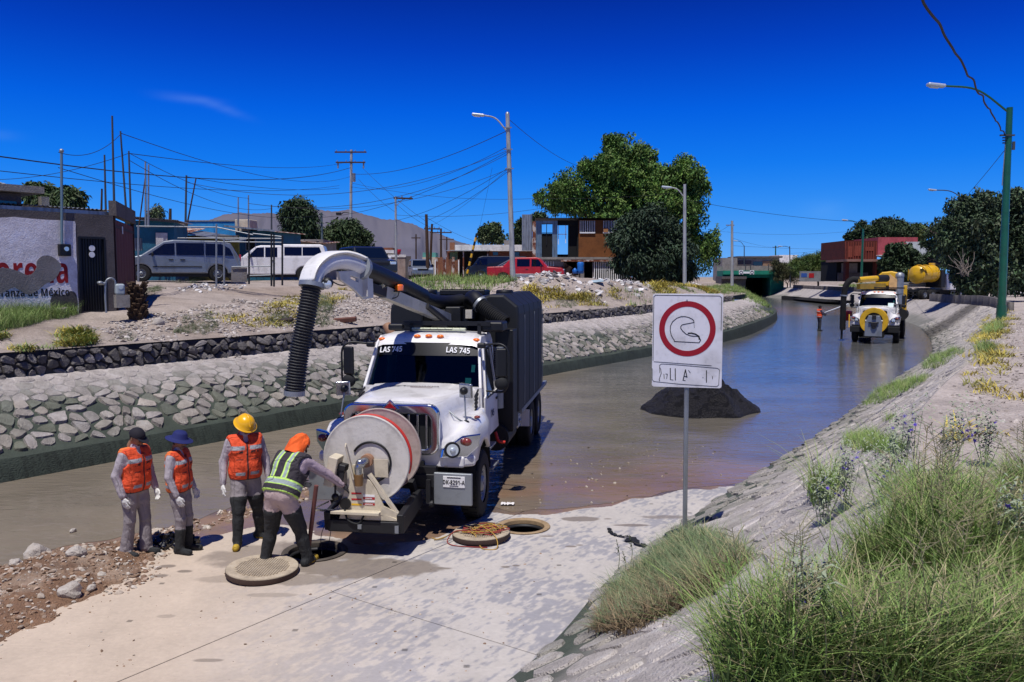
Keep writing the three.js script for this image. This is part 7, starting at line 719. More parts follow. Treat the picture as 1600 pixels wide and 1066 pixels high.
for (const [l, poly, n, s, g] of [['green grass tuft on the bank below the silver shrub, left of a pair', [[1318, 698], [1330, 682], [1368, 680], [1375, 700], [1350, 708]], 150, 0.9, 'mid'], ['low leafy grass tuft on the bank, right of a pair', [[1350, 710], [1362, 690], [1400, 692], [1420, 700], [1385, 716]], 170, 0.8, 'mid'], ['single upright grass tuft on the bare bank', [[1268, 786], [1275, 766], [1294, 766], [1297, 784], [1283, 792]], 40, 1.1, 'tall'], ['long dense grass strip at the foot of the far bank', [[1346, 638], [1370, 612], [1420, 592], [1455, 588], [1440, 602], [1400, 622]], 420, 1.2, 'mid'], ['broad leafy weed on the bank near the second truck', [[1440, 578], [1455, 556], [1490, 545], [1505, 552], [1480, 570], [1455, 580]], 260, 1.3, 'mid'], ['tiny grass sprig on the bare bank above the tuft pair', [[1382, 662], [1388, 652], [1397, 652], [1395, 662]], 16, 0.8, 'mid'], ['round green grass tuft by the road under the green lamp post', [[1536, 524], [1540, 508], [1560, 506], [1568, 518], [1552, 526]], 220, 1.5, 'mid'], ['small dark green weed beside the gravel road', [[1528, 552], [1540, 540], [1552, 546], [1545, 556]], 80, 1.3, 'mid'], ['olive tuft on top of the low wall block', [[1484, 462], [1488, 453], [1502, 453], [1505, 462]], 220, 2.2, 'far']]) field('grass_tuft', l, poly, n, GR[g], { seed: 120 + n, size: s, thr: 0.1, rag: 0.15 });
const YEL = [[0.42, 0.34, 0.05], [0.50, 0.40, 0.07], [0.34, 0.30, 0.06], [0.28, 0.27, 0.08]];
field('yellow_ground_cover', 'yellow dry ground cover along the gravel road edge', [[1500, 700], [1515, 640], [1510, 600], [1530, 560], [1525, 520], [1540, 495], [1580, 488], [1572, 520], [1565, 580], [1575, 640], [1590, 690], [1600, 712]], 900, GR.yellow, { seed: 140, size: 0.7, thr: 0.46, cols: YEL, pf: 0.7 });
field('yellow_ground_cover', 'yellow flowering ground cover over the rubble mounds', [[815, 470], [830, 445], [900, 462], [960, 450], [1010, 448], [1080, 448], [1130, 462], [1145, 468], [1080, 474], [1010, 478], [960, 480], [900, 482], [860, 482]], 1300, GR.yellow, { seed: 141, size: 1.5, thr: 0.47, cols: YEL, pf: 0.45 });
field('yellow_ground_cover', 'yellow green weeds on the ledge above the dark stone wall', [[-20, 545], [0, 520], [60, 524], [100, 520], [135, 522], [140, 538], [70, 546]], 420, GR.yellow, { seed: 142, size: 1.0, thr: 0.36, cols: YEL.concat(GREENS) });
field('yellow_ground_cover', 'scattered yellow weeds on the dirt slope behind the hose', [[290, 512], [330, 485], [370, 490], [400, 508], [440, 460], [500, 452], [545, 452], [540, 470], [480, 500], [410, 515], [340, 520]], 260, GR.yellow, { seed: 143, size: 0.9, thr: 0.42, cols: YEL });
field('grass', 'green grass growing on the rubble slope right of the lamp pole', [[930, 470], [960, 452], [1010, 455], [1050, 460], [1140, 445], [1160, 440], [1180, 450], [1205, 488], [1195, 500], [1165, 475], [1080, 472], [1000, 480], [940, 482]], 2200, GR.far, { seed: 150, size: 0.9, thr: 0.36, pf: 0.4, rag: 1.2 });
field('grass', 'grass along the foot of the painted house', [[-20, 520], [-20, 494], [40, 486], [118, 482], [125, 492], [80, 502], [30, 514]], 1100, GR.tall, { seed: 151, size: 0.95, thr: 0.22, rag: 0.4 });
field('grass', 'grass in front of the dark van and the brick house', [[640, 442], [690, 436], [730, 438], [790, 428], [815, 444], [760, 456], [700, 462], [660, 455]], 1500, GR.far, { seed: 152, size: 1.1, thr: 0.3 });
field('grass', 'grass on the far ledge below the red building', [[1310, 446], [1340, 438], [1400, 442], [1400, 452], [1340, 452]], 500, GR.far, { seed: 153, size: 1.3, thr: 0.2 });
for (const [l, poly, n, s] of [['grey green shrub in front of the silver minivan', [[255, 450], [262, 432], [295, 428], [315, 436], [312, 448], [285, 452]], 330, 1.2], ['weeds under the chain link fence rails', [[362, 444], [375, 430], [420, 432], [440, 440], [420, 446]], 200, 0.9], ['weeds beside the palm stump', [[205, 478], [210, 462], [250, 446], [258, 452], [240, 462]], 160, 0.8], ['green weeds on the dirt slope above the dark wall', [[270, 520], [290, 494], [330, 490], [345, 510], [320, 524]], 260, 0.8], ['bush on the dirt slope just right of the hanging hose', [[478, 508], [482, 470], [505, 462], [522, 478], [520, 505], [500, 512]], 380, 1.1], ['low weeds on the dirt slope left of the hanging hose', [[415, 506], [430, 488], [450, 486], [450, 505]], 120, 0.8], ['weeds right of the boom on the dirt slope', [[620, 476], [630, 458], [655, 468], [660, 488], [640, 490]], 180, 1.0], ['leafy weed on the dirt slope before the lamp pole', [[866, 478], [870, 462], [890, 462], [905, 476], [890, 482]], 160, 0.9], ['green grass behind the fence end post', [[440, 442], [446, 425], [470, 424], [480, 440]], 200, 0.9], ['small weeds at the foot of the dirt slope', [[175, 532], [185, 518], [210, 520], [208, 534]], 60, 0.6]]) field('shrub', l, poly, n, GR.mid, { seed: 160 + n, size: s, thr: 0.1, rag: 0.3, cat: 'shrub', cols: [[0.10, 0.14, 0.06], [0.15, 0.18, 0.09], [0.08, 0.11, 0.04]] });
// silver-leaved weeds with violet flowers
{ const lf = (() => { const R = rng(61), a = []; for (let i = 0; i < 13; i++) { const g = new THREE.BufferGeometry(), l = 0.04 + R() * 0.035, w = 0.008; g.setAttribute('position', new THREE.Float32BufferAttribute([0, 0, 0, -w, 0.01, l * 0.5, w, 0.01, l * 0.5, 0, -0.015, l], 3)); g.setIndex([0, 2, 1, 1, 2, 3]); g.applyMatrix4(new THREE.Matrix4().compose(V(0, 0.01 + i * 0.024, 0), yaw(i * 2.4, -0.3 + R() * 0.3, 0), V(1, 1, 1))); g.computeVertexNormals(); a.push(g); } return merge(a); })();
  const mSil = mat('#8f9a80', 0.8, { side: THREE.DoubleSide }), mVio = mat('#5a3fb4', 0.6, { side: THREE.DoubleSide }), mYel = mat('#d9b52a', 0.6), petal = (() => { const s = []; for (let i = 0; i < 10; i++) { const a = i / 10 * 6.283, r = i % 2 ? 0.009 : 0.021; s.push([Math.cos(a) * r, Math.sin(a) * r]); } return new THREE.ExtrudeGeometry(shape(s), { depth: 0.002, bevelEnabled: false }); })();
  const PL = [['purple flowered silver weed left of the others on the bank', 1285, 822, 0.4], ['purple flowered silver weed leaning over the plaster bank', 1320, 800, 0.46], ['purple flowered silver weed with the tallest stems', 1375, 790, 0.42], ['purple flowered silver weed beside the seed stems', 1405, 760, 0.5], ['purple flowered silver weed behind the tall grass', 1480, 740, 0.48], ['purple flowered silver weed near the gravel road', 1540, 730, 0.42], ['purple flowered silver weed at the right edge of the picture', 1585, 905, 0.42], ['low purple flowered weed near the bottom of the picture', 1270, 1040, 0.25], ['purple flowered silver weed on the crest of the bank', 1425, 745, 0.5]];
  PL.forEach(([l, x, y, h], i) => { const R = rng(300 + i), p = hit(x, y), T = thing('nightshade_plant', l, 'plant', p.toArray(), R() * 6, 'purple flowered weeds on the bank'); const n = i === 8 ? 2 : 7; for (let k = 0; k < n; k++) { const a = R() * 6.28, t = 0.15 + R() * 0.3, H = h * (0.6 + R() * 0.5), e = V(Math.cos(a) * t * H, H, Math.sin(a) * t * H), st = part('stem', mSil, T, cyl([Math.cos(a) * 0.03, 0, Math.sin(a) * 0.03], e, 0.004, 0.002, 5, true)); const lg = []; for (let q = 0; q < 3; q++) lg.push(lf.clone().applyMatrix4(new THREE.Matrix4().compose(e.clone().multiplyScalar(0.15 + q * 0.28), yaw(R() * 6.28, 0.2), V(1, 1, 1)))); part('leaves', mSil, st, lg).userData.kind = 'stuff'; if (k % 2 === 0 || i === 7) for (let f = 0; f < 2; f++) { const q = e.clone().add(V((R() - 0.5) * 0.07, 0.01 - f * 0.05, (R() - 0.5) * 0.07)); part('flower', mVio, st, mv(petal.clone(), q.x, q.y, q.z, -0.6 - R() * 0.6, R() * 6, 0), mv(new THREE.SphereGeometry(0.005, 6, 4), q.x, q.y + 0.004, q.z + 0.004)); } } }); }
// loose stones and broken rubble
{ const rk = [rockGeo(1, rng(71), 0.6, 0), rockGeo(1, rng(72), 0.5, 0), rockGeo(1, rng(73), 0.8, 1)], mRk = mat('#ffffff', 0.95, { map: rep(tConc, 0.5) });
  const scatter = (name, label, poly, n, s0, s1, cols, seed, o = {}) => { const R = rng(seed), P = poly.map(([x, y]) => o.flat ? onY(x, y) : hit(x, y)), wp = P.map(p => [p.x, p.z]), xs = wp.map(p => p[0]), zs = wp.map(p => p[1]), b = [Math.min(...xs), Math.max(...xs), Math.min(...zs), Math.max(...zs)], L = [[], [], []]; let t = 0, c = 0; while (c < n && t++ < n * 40) { const x = lerp(b[0], b[1], R()), z = lerp(b[2], b[3], R()); if (!inPoly(x + (noise(x * 2 + 9, z * 2 + 90) - 0.5) * (o.rag || 0.6), z + (noise(x * 2 + 50, z * 2 + 70) - 0.5) * (o.rag || 0.6), wp)) continue; if (fbm(x * 0.8 + 3, z * 0.8 + 200, 3) < (o.thr ?? 0.35)) continue; const s = s0 + (s1 - s0) * Math.pow(R(), 3.2), q = cols[Math.floor(R() * cols.length)], k = 0.75 + 0.5 * R(); L[c % 3].push([V(x, (o.H || groundH)(x, -z) + s * 0.15, z), yaw(R() * 6.28, (R() - 0.5) * 1.4, (R() - 0.5) * 1.4), V(s * (0.8 + R() * 0.6), s * (o.fl || 0.9), s * (0.7 + R() * 0.6)), q.map(v => v * k)]); c++; } L.forEach((l, i) => l.length && tag(instanced(name, rk[i], mRk, l, null), label + ['', ', flatter pieces', ', rounder pieces'][i], 'rubble')); };
  const PALE = [[0.46, 0.42, 0.39], [0.40, 0.365, 0.34], [0.52, 0.49, 0.47], [0.33, 0.29, 0.26]], WHITE = [[0.62, 0.62, 0.64], [0.5, 0.49, 0.49], [0.38, 0.37, 0.37], [0.72, 0.72, 0.74], [0.2, 0.19, 0.2]];
  scatter('rubble', 'broken rubble heap beside the grey lamp pole', [[805, 448], [840, 424], [870, 428], [920, 440], [955, 455], [960, 470], [920, 468], [880, 452], [835, 450]], 3400, 0.03, 0.22, WHITE, 201, { thr: 0.12, fl: 0.5, rag: 1.4 });
  scatter('rubble', 'second broken rubble heap right of the first', [[930, 446], [960, 430], [1000, 440], [1010, 452], [1000, 462], [965, 452]], 2400, 0.03, 0.24, WHITE, 202, { thr: 0.15, fl: 0.5, rag: 1.4 });
  scatter('rubble', 'small rubble along the crest under the large tree', [[1000, 440], [1080, 436], [1100, 446], [1020, 450]], 300, 0.05, 0.25, WHITE, 203, { fl: 0.5 });
  scatter('gravel', 'gravel scattered on the dirt slope above the dark wall', [[150, 540], [160, 505], [250, 490], [400, 470], [540, 455], [600, 470], [640, 500], [560, 508], [440, 518], [300, 528]], 9000, 0.010, 0.07, PALE, 204, { thr: 0.22, rag: 1.2 });
  scatter('gravel', 'stones on the ground beyond the parked truck cab', [[640, 480], [700, 455], [800, 440], [830, 450], [860, 485], [740, 495]], 1800, 0.02, 0.1, PALE, 205, { thr: 0.3 });
  scatter('gravel', 'loose gravel on the road by the green lamp post', [[1500, 720], [1510, 600], [1535, 500], [1600, 490], [1640, 700]], 5000, 0.008, 0.035, PALE, 206, { thr: 0.2 });
  scatter('gravel', 'pebbles and litter near the silver minivan', [[280, 455], [300, 446], [380, 442], [380, 452], [310, 458]], 200, 0.02, 0.1, WHITE, 207, { thr: 0.2 });
  // earth and gravel heap beside the first worker
  const heapPoly = [[-60, 905], [0, 884], [60, 866], [120, 852], [180, 842], [235, 826], [275, 822], [300, 838], [285, 858], [250, 872], [225, 900], [180, 925], [130, 950], [80, 975], [20, 1005], [-20, 1040], [-90, 1066]], HP = heapPoly.map(([x, y]) => { const p = onY(x, y); return [p.x, -p.z]; });
  const distIn = (x, d) => { let m = 9; for (let i = 0; i < HP.length; i++) { const a = HP[i], b = HP[(i + 1) % HP.length], ex = b[0] - a[0], ed = b[1] - a[1], t = clamp(((x - a[0]) * ex + (d - a[1]) * ed) / (ex * ex + ed * ed)); m = Math.min(m, Math.hypot(x - a[0] - ex * t, d - a[1] - ed * t)); } return inPoly(x, d, HP) ? m : -m; };
  const HH = (x, d) => { const e = distIn(x, d) + 0.3 * (fbm(x * 3 + 20, d * 3 + 20, 4) - 0.5); return -0.03 + sstep(-0.05, 0.75, e) * (0.10 + 0.16 * fbm(x * 1.5 + 4, d * 1.5 + 7, 4)) + 0.05 * sstep(0, 0.2, e) * (fbm(x * 9, d * 9, 3) - 0.4); };
  const gx = 200, gd = 180, x0 = -8.6, x1 = -3.8, d0 = 6.6, d1 = 12.4, pos = [], idx = []; for (let j = 0; j <= gd; j++) for (let i = 0; i <= gx; i++) { const x = lerp(x0, x1, i / gx), d = lerp(d0, d1, j / gd); pos.push(x, HH(x, d), -d); } for (let j = 0; j < gd; j++) for (let i = 0; i < gx; i++) { const a = j * (gx + 1) + i, b = a + 1, c = a + gx + 1, e = c + 1; if (Math.max(pos[a * 3 + 1], pos[b * 3 + 1], pos[c * 3 + 1], pos[e * 3 + 1]) < -0.01) continue; idx.push(a, b, c, b, e, c); }
  const hg = new THREE.BufferGeometry(); hg.setAttribute('position', new THREE.Float32BufferAttribute(pos, 3)); hg.setIndex(idx); hg.computeVertexNormals();
  tag(part('earth_heap', mat('#ffffff', 0.95, { vertexColors: true, map: rep(tDirt, 1.3), bumpMap: rep(tFine, 0.35), bumpScale: 0.02 }), null, vcol(hg, p => { const f = 0.75 + 0.5 * fbm(p.x * 2.2 + 20, p.z * 2.2 + 20, 4), w = sstep(0.45, 0.62, fbm(p.x * 1.6 + 70, p.z * 1.6 + 70, 4)); return mix3([0.25 * f, 0.155 * f, 0.10 * f], [0.36 * f, 0.28 * f, 0.22 * f], w); })), 'brown heap of earth and gravel at the water edge by the first worker', 'earth heap', null, 'stuff');
  const BR = [[0.38, 0.29, 0.23], [0.28, 0.19, 0.13], [0.48, 0.42, 0.36], [0.55, 0.51, 0.46], [0.24, 0.16, 0.11], [0.26, 0.17, 0.12]];
  scatter('gravel', 'gravel and clods covering the earth heap', heapPoly, 3000, 0.006, 0.042, BR, 210, { flat: true, H: HH, thr: 0.2, rag: 0.3 });
  scatter('gravel', 'pebbles strung along the water edge behind the workers', [[240, 838], [300, 812], [350, 796], [420, 770], [480, 758], [490, 772], [420, 800], [350, 815], [310, 840], [285, 862], [230, 905], [180, 935], [160, 925], [220, 880]], 900, 0.008, 0.05, BR, 211, { flat: true, H: (x, d) => Math.max(0, HH(x, d)), thr: 0.3, rag: 0.3 });
  scatter('gravel', 'small stones scattered on the concrete slabs', [[0, 1066], [30, 1000], [250, 880], [480, 905], [900, 850], [870, 930], [700, 1066]], 260, 0.004, 0.018, BR, 212, { flat: true, H: () => 0, thr: 0.1 });
  scatter('gravel', 'small stones in the shallow water right of the truck', [[790, 800], [800, 730], [900, 690], [1100, 690], [1150, 750], [960, 785]], 220, 0.006, 0.03, [[0.3, 0.25, 0.2], [0.42, 0.38, 0.33], [0.12, 0.1, 0.09]], 213, { flat: true, H: () => 0.005, thr: 0.1 });
  const rm = mat('#b5afa9', 0.9, { map: rep(tConc, 0.6), bumpMap: rep(tFine, 0.3), bumpScale: 0.01 });
  for (const [l, x, y, r, s] of [['largest white rock on the edge of the earth heap', 58, 868, 0.17, 1], ['white rock lying on top of the earth heap', 120, 880, 0.11, 2], ['white rock at the lower edge of the earth heap', 111, 930, 0.12, 3], ['small white rock at the left of the earth heap', 25, 895, 0.07, 4], ['small rock near the foot of the earth heap', 142, 920, 0.06, 5], ['white rock awash in the brown water', 113, 826, 0.055, 6]]) { const p = onY(x, y + 6), R = rng(500 + s), h = Math.max(0, HH(p.x, -p.z)); tag(part('rock', rm, null, rockGeo(r, R, 0.8, 2)), l, 'rock').position.set(p.x, h + r * 0.3, p.z); }
  { const p = hit(248, 507); tag(part('rock', rm, null, rockGeo(0.16, rng(521), 0.8, 2)), 'round pale rock on the dirt slope above the dark wall', 'rock').position.set(p.x, p.y + 0.05, p.z); }
  for (const [l, x, y, w, h, d, c, a] of [['reddish broken beam lying on the dirt slope', 535, 503, 0.9, 0.14, 0.2, '#6b463c', 0.4], ['dark broken slab at the left of the hanging hose', 442, 503, 0.6, 0.1, 0.3, '#3d3431', 0.5], ['pale blue sheet of litter on the rubble slope', 930, 440, 0.9, 0.04, 0.7, '#9fb6c4', 0.3], ['grey concrete block at the foot of the painted house', 92, 492, 0.4, 0.2, 0.25, '#8b8884', 0.6], ['pale box of litter near the dark tree', 968, 427, 0.8, 0.6, 0.6, '#c9c4bc', 0.2], ['small red piece of litter near the dark tree', 983, 429, 0.6, 0.35, 0.4, '#a02a22', 0.3]]) { const p = hit(x, y); tag(part('debris_piece', mat(c, 0.9, { map: rep(tConc, 1) }), null, rb(w, h, d, 0.02, 0, 0, 0, 0.15, 0, 0.08)), l, 'debris').position.set(p.x, p.y + h * 0.4, p.z); } }
{ // dark mud mound standing in the water
  const c = onY(1098, 640), T = thing('mud_mound', 'black mud mound dumped in the water behind the road sign', 'mud'); const n = 90, m = 50, S = []; for (let i = 0; i <= m; i++) { const t = i / m, row = []; for (let j = 0; j < n; j++) { const a = j / n * Math.PI * 2, R = 1.9 * (0.86 + 0.45 * (fbm(Math.cos(a) * 1.5 + 5, Math.sin(a) * 1.5 + 5, 3) - 0.5)), r = R * t, x = c.x + Math.cos(a) * r, z = c.z + Math.sin(a) * r * 1.0; const h = 0.78 * (1 - Math.pow(t, 1.7)) * (1 + 0.8 * (fbm(x * 1.4 + 40, z * 1.4 + 40, 4) - 0.5)) + 0.42 * (fbm(x * 3 + 40, z * 3 + 80, 6) - 0.5) * (1 - t * 0.75) + 0.22 * (Math.abs(noise(x * 6 + 20, z * 6 + 20) - 0.5)) * (1 - t * 0.8); row.push([x, t >= 1 ? -0.03 : Math.max(0.0, h), z]); } S.push(row.reverse()); } part('mound', mat('#2b2b2d', 0.55, { map: rep(tDirt, 0.9), bumpMap: rep(tFine, 0.7), bumpScale: 0.14 }), T, loft(S, true)); }

// ---------------------------------------------------------------- people
// smooth surface of a distance field on a grid (surface nets)
function netMesh(f, lo, hi, h) {
  const nx = Math.ceil((hi[0] - lo[0]) / h) + 1, ny = Math.ceil((hi[1] - lo[1]) / h) + 1, nz = Math.ceil((hi[2] - lo[2]) / h) + 1, F = new Float32Array(nx * ny * nz), id = new Int32Array(nx * ny * nz).fill(-1), pos = [], idx = [];
  let q = 0; for (let k = 0; k < nz; k++) for (let j = 0; j < ny; j++) for (let i = 0; i < nx; i++) F[q++] = f(lo[0] + i * h, lo[1] + j * h, lo[2] + k * h);
  const at3 = (i, j, k) => (k * ny + j) * nx + i, E = [[0, 1], [0, 2], [0, 4], [1, 3], [1, 5], [2, 3], [2, 6], [3, 7], [4, 5], [4, 6], [5, 7], [6, 7]];
  for (let k = 0; k < nz - 1; k++) for (let j = 0; j < ny - 1; j++) for (let i = 0; i < nx - 1; i++) {
    const v = []; let m = 0; for (let c = 0; c < 8; c++) { const w = F[at3(i + (c & 1), j + ((c >> 1) & 1), k + (c >> 2))]; v.push(w); if (w < 0) m |= 1 << c; } if (m === 0 || m === 255) continue;
    let x = 0, y = 0, z = 0, n = 0; for (const [a, b] of E) if ((v[a] < 0) !== (v[b] < 0)) { const t = v[a] / (v[a] - v[b]); x += lerp(a & 1, b & 1, t); y += lerp((a >> 1) & 1, (b >> 1) & 1, t); z += lerp(a >> 2, b >> 2, t); n++; }
    id[at3(i, j, k)] = pos.length / 3; pos.push(lo[0] + (i + x / n) * h, lo[1] + (j + y / n) * h, lo[2] + (k + z / n) * h);
  }
  for (let k = 1; k < nz - 1; k++) for (let j = 1; j < ny - 1; j++) for (let i = 1; i < nx - 1; i++) {
    const a = F[at3(i, j, k)] < 0, Qd = (p, q, r, s, flip) => { if (p < 0 || q < 0 || r < 0 || s < 0) return; flip ? idx.push(p, r, q, p, s, r) : idx.push(p, q, r, p, r, s); };
    if (a !== (F[at3(i + 1, j, k)] < 0)) Qd(id[at3(i, j - 1, k - 1)], id[at3(i, j, k - 1)], id[at3(i, j, k)], id[at3(i, j - 1, k)], !a);
    if (a !== (F[at3(i, j + 1, k)] < 0)) Qd(id[at3(i - 1, j, k - 1)], id[at3(i - 1, j, k)], id[at3(i, j, k)], id[at3(i, j, k - 1)], !a);
    if (a !== (F[at3(i, j, k + 1)] < 0)) Qd(id[at3(i - 1, j - 1, k)], id[at3(i, j - 1, k)], id[at3(i, j, k)], id[at3(i - 1, j, k)], !a);
  }
  const g = new THREE.BufferGeometry(); g.setAttribute('position', new THREE.Float32BufferAttribute(pos, 3)); g.setIndex(idx); g.computeVertexNormals(); return g;
}
function cap(p, a, b, ra, rb) { const dx = b[0] - a[0], dy = b[1] - a[1], dz = b[2] - a[2], t = clamp(((p[0] - a[0]) * dx + (p[1] - a[1]) * dy + (p[2] - a[2]) * dz) / (dx * dx + dy * dy + dz * dz + 1e-9)); return Math.hypot(p[0] - a[0] - dx * t, p[1] - a[1] - dy * t, p[2] - a[2] - dz * t) - ra - (rb - ra) * t; }
const smin = (a, b, k) => { const h = clamp(0.5 + 0.5 * (b - a) / k); return b + (a - b) * h - k * h * (1 - h); };
const SKIN = [0.27, 0.145, 0.085], HAIR = [0.015, 0.012, 0.01];
const mBody = mat('#ffffff', 0.85, { vertexColors: true, bumpMap: rep(tCloth, 0.4), bumpScale: 0.018 }), mFab = mat('#ffffff', 0.8, { vertexColors: true, bumpMap: rep(tCloth, 0.3), bumpScale: 0.025 }), mGlove = mat('#d6d6d2', 0.9, { bumpMap: tFine, bumpScale: 0.002 });
const GLOVE = (() => { // a relaxed left glove: wrist at the origin, fingers down -y, thumb towards +z
  const B = [[[0, 0.02, 0], [0, -0.05, 0], 0.029, 0.036]]; const fl = [0.072, 0.082, 0.078, 0.062]; for (let i = 0; i < 4; i++) { const z = 0.030 - i * 0.0205, l = fl[i], a = [0, -0.085, z], b = [-0.006, -0.085 - l * 0.45, z * 1.08], c = [-0.026, -0.085 - l * 0.85, z * 1.1]; B.push([[0, -0.03, z * 0.9], a, 0.015, 0.0125], [a, b, 0.0115, 0.0105], [b, c, 0.0105, 0.009]); } B.push([[0, -0.025, 0.022], [-0.012, -0.06, 0.052], 0.017, 0.013], [[-0.012, -0.06, 0.052], [-0.022, -0.098, 0.056], 0.0125, 0.0105]);
  return netMesh((x, y, z) => { const p = [x * 1.0, y, z]; let d = 9; B.forEach(([a, b, r, s], i) => { const e = cap(i === 0 ? [x * 1.35, y, z] : p, a, b, r, s); d = smin(d, e, i % 3 === 1 ? 0.008 : 0.004); }); return d; }, [-0.07, -0.2, -0.07], [0.06, 0.06, 0.09], 0.0042); })();
let HEAD; function headGeo(hair) { if (HEAD) return HEAD.clone(); return HEAD = headGeo0(hair), HEAD.clone(); }
function headGeo0(hair) { const P = [[[0, 0.03, -0.012], [0, 0.02, 0.012], 0.086, 0.08], [[0, -0.03, 0.02], [0, -0.075, 0.048], 0.066, 0.04], [[0, -0.13, -0.02], [0, -0.04, -0.015], 0.056, 0.056]]; const f = (x, y, z) => { const p = [x * 1.12, y, z]; let d = 9; for (const [a, b, r, s] of P) d = smin(d, cap(p, a, b, r, s), 0.03); d = smin(d, cap([x, y, z], [0, 0.012, 0.094], [0, -0.024, 0.112], 0.009, 0.015), 0.014); d = smin(d, cap([x, y, z], [-0.03, 0.024, 0.084], [0.03, 0.024, 0.084], 0.011, 0.011), 0.014); for (const s of [-1, 1]) { d = smin(d, cap([x, y, z], [s * 0.078, 0.018, -0.008], [s * 0.08, -0.026, -0.002], 0.014, 0.01), 0.008); const e = Math.hypot(x - s * 0.031, y - 0.004, z - 0.098) - 0.015; d = Math.max(d, -e); d = Math.min(d, Math.hypot(x - s * 0.031, y - 0.004, z - 0.08) - 0.0135); } d = smin(d, cap([x, y, z], [-0.02, -0.056, 0.087], [0.02, -0.056, 0.087], 0.008, 0.008), 0.006); return d; };
  return vcol(netMesh(f, [-0.13, -0.16, -0.13], [0.13, 0.15, 0.15], 0.0062), p => { if (Math.abs(Math.abs(p.x) - 0.031) < 0.012 && Math.abs(p.y - 0.004) < 0.008 && p.z > 0.07) return [0.03, 0.02, 0.02]; if (Math.abs(p.y + 0.056) < 0.006 && p.z > 0.085) return [0.2, 0.07, 0.055]; return (p.y > 0.05 || (p.z < -0.02 && p.y > -0.05)) && hair ? HAIR : SKIN; }); }
function person(label, pos, turn, o) {
  const T = thing('person', label, 'person', pos, turn, null), S = o.h / 1.74, sc = a => a.map(v => v * S);
  const tm = new THREE.Matrix4().makeTranslation(0, 0.95 * S, o.hipz || 0).multiply(new THREE.Matrix4().makeRotationFromEuler(new THREE.Euler(o.bend || 0, o.twist || 0, o.side || 0, 'YXZ'))), inv = tm.clone().invert(), tp = a => V(a[0] * S, (a[1] - 0.95) * S, a[2] * S).applyMatrix4(tm).toArray();
  const shirt = o.shirt || [0.40, 0.36, 0.385], pants = o.pants || [0.27, 0.24, 0.25], J = {}; const fe = o.feet; // feet: [[x, z, yaw], [x, z, yaw]] left then right
  const B = [], bk = o.bulk || 1.06, add = (a, b, r, s, c, k = 0.05) => B.push([a, b, r * S * bk, s * S * bk, c, k * S]);
  for (const i of [0, 1]) { const s = i ? -1 : 1, [fx, fz, fy, lift] = fe[i], an = [fx, 0.10 * S, fz], hip = tp([s * 0.088, 0.93, 0]); const hp = [hip[0], Math.min(hip[1], 0.95 * S), hip[2]], kn = [lerp(hp[0], an[0], 0.52) + (o.kx || 0) * s, lerp(hp[1], an[1], 0.52), lerp(hp[2], an[2], 0.52) + (o.knee ?? 0.035)], toe = [fx + Math.sin(fy) * 0.17 * S, 0.038 * S, fz + Math.cos(fy) * 0.17 * S], heel = [fx - Math.sin(fy) * 0.05 * S, 0.045 * S, fz - Math.cos(fy) * 0.05 * S]; const boot = o.boot, up = o.boot === 'wader' ? 'boot' : 'pants';
    const mid = [0, 1, 2].map(k => lerp(hp[k], kn[k], o.wtop || 0.42)); add(hp, mid, 0.098, 0.088, 'pants'); add(mid, kn, boot === 'wader' ? 0.097 : 0.086, boot === 'wader' ? 0.078 : 0.066, up, 0.03); const sh = [0, 1, 2].map(k => lerp(kn[k], an[k], 0.4)); if (boot === 'knee' || boot === 'wader') { add(kn, sh, 0.066, 0.066, boot === 'wader' ? 'boot' : 'pants', 0.03); add(sh, an, 0.070, 0.056, 'boot', 0.012); } else { add(kn, an, 0.066, 0.075, 'pants', 0.03); } add(heel, toe, 0.044, 0.042, boot === 'wader' ? 'toe' : 'boot', 0.02); add(an, heel, 0.05, 0.045, 'boot', 0.03); }
  add(tp([-0.07, 0.97, 0]), tp([0.07, 0.97, 0]), 0.115, 0.115, 'pants'); add(tp([-0.05, 1.10, 0.012]), tp([0.05, 1.10, 0.012]), 0.118, 0.118, 'shirt', 0.08); add(tp([-0.085, 1.29, 0]), tp([0.085, 1.29, 0]), 0.118, 0.118, 'shirt', 0.08); add(tp([-0.15, 1.405, -0.01]), tp([0.15, 1.405, -0.01]), 0.065, 0.065, 'shirt', 0.06); add(tp([0, 1.42, -0.01]), tp([0, 1.50, 0.0]), 0.062, 0.055, 'shirt', 0.03);
  for (const i of [0, 1]) { const s = i ? -1 : 1, a = tp([s * 0.185, 1.40, -0.01]), [el, wr] = o.arms[i].map(q => sc(q)); add(a, el, 0.064, 0.052, 'shirt', 0.03); add(el, wr, 0.052, 0.040, 'shirt', 0.02); const d = V(...wr).sub(V(...el)).normalize(), e2 = V(...wr).addScaledVector(d, 0.03); add(wr, e2.toArray(), 0.028, 0.027, 'skin', 0.01);
    const gq = new THREE.Quaternion().setFromUnitVectors(V(0, -1, 0), d); if (o.hand?.[i] !== undefined) gq.multiply(yaw(o.hand[i])); const g = GLOVE.clone(); if (s < 0) { g.scale(-1, 1, 1); const ix = g.index.array; for (let k = 0; k < ix.length; k += 3) { const t = ix[k]; ix[k] = ix[k + 1]; ix[k + 1] = t; } g.computeVertexNormals(); } part('glove', o.glove || mGlove, T, g.applyMatrix4(new THREE.Matrix4().compose(e2, gq, V(S, S, S)))); }
  const R3 = o.seed || 1, fld = (x, y, z) => { const p = [x, y, z]; let d = 9; for (const b of B) d = smin(d, cap(p, b[0], b[1], b[2], b[3]), b[5]); const wr = noise(x * 14 + y * 9 + R3 * 5 + 60, y * 26 + z * 12 + 60); return d + 0.014 * (fbm(x * 9 + R3 * 7 + 40, y * 7 + z * 9 + 40, 3) - 0.5) + (y > 0.15 ? 0.007 * Math.abs(wr - 0.5) : 0); };
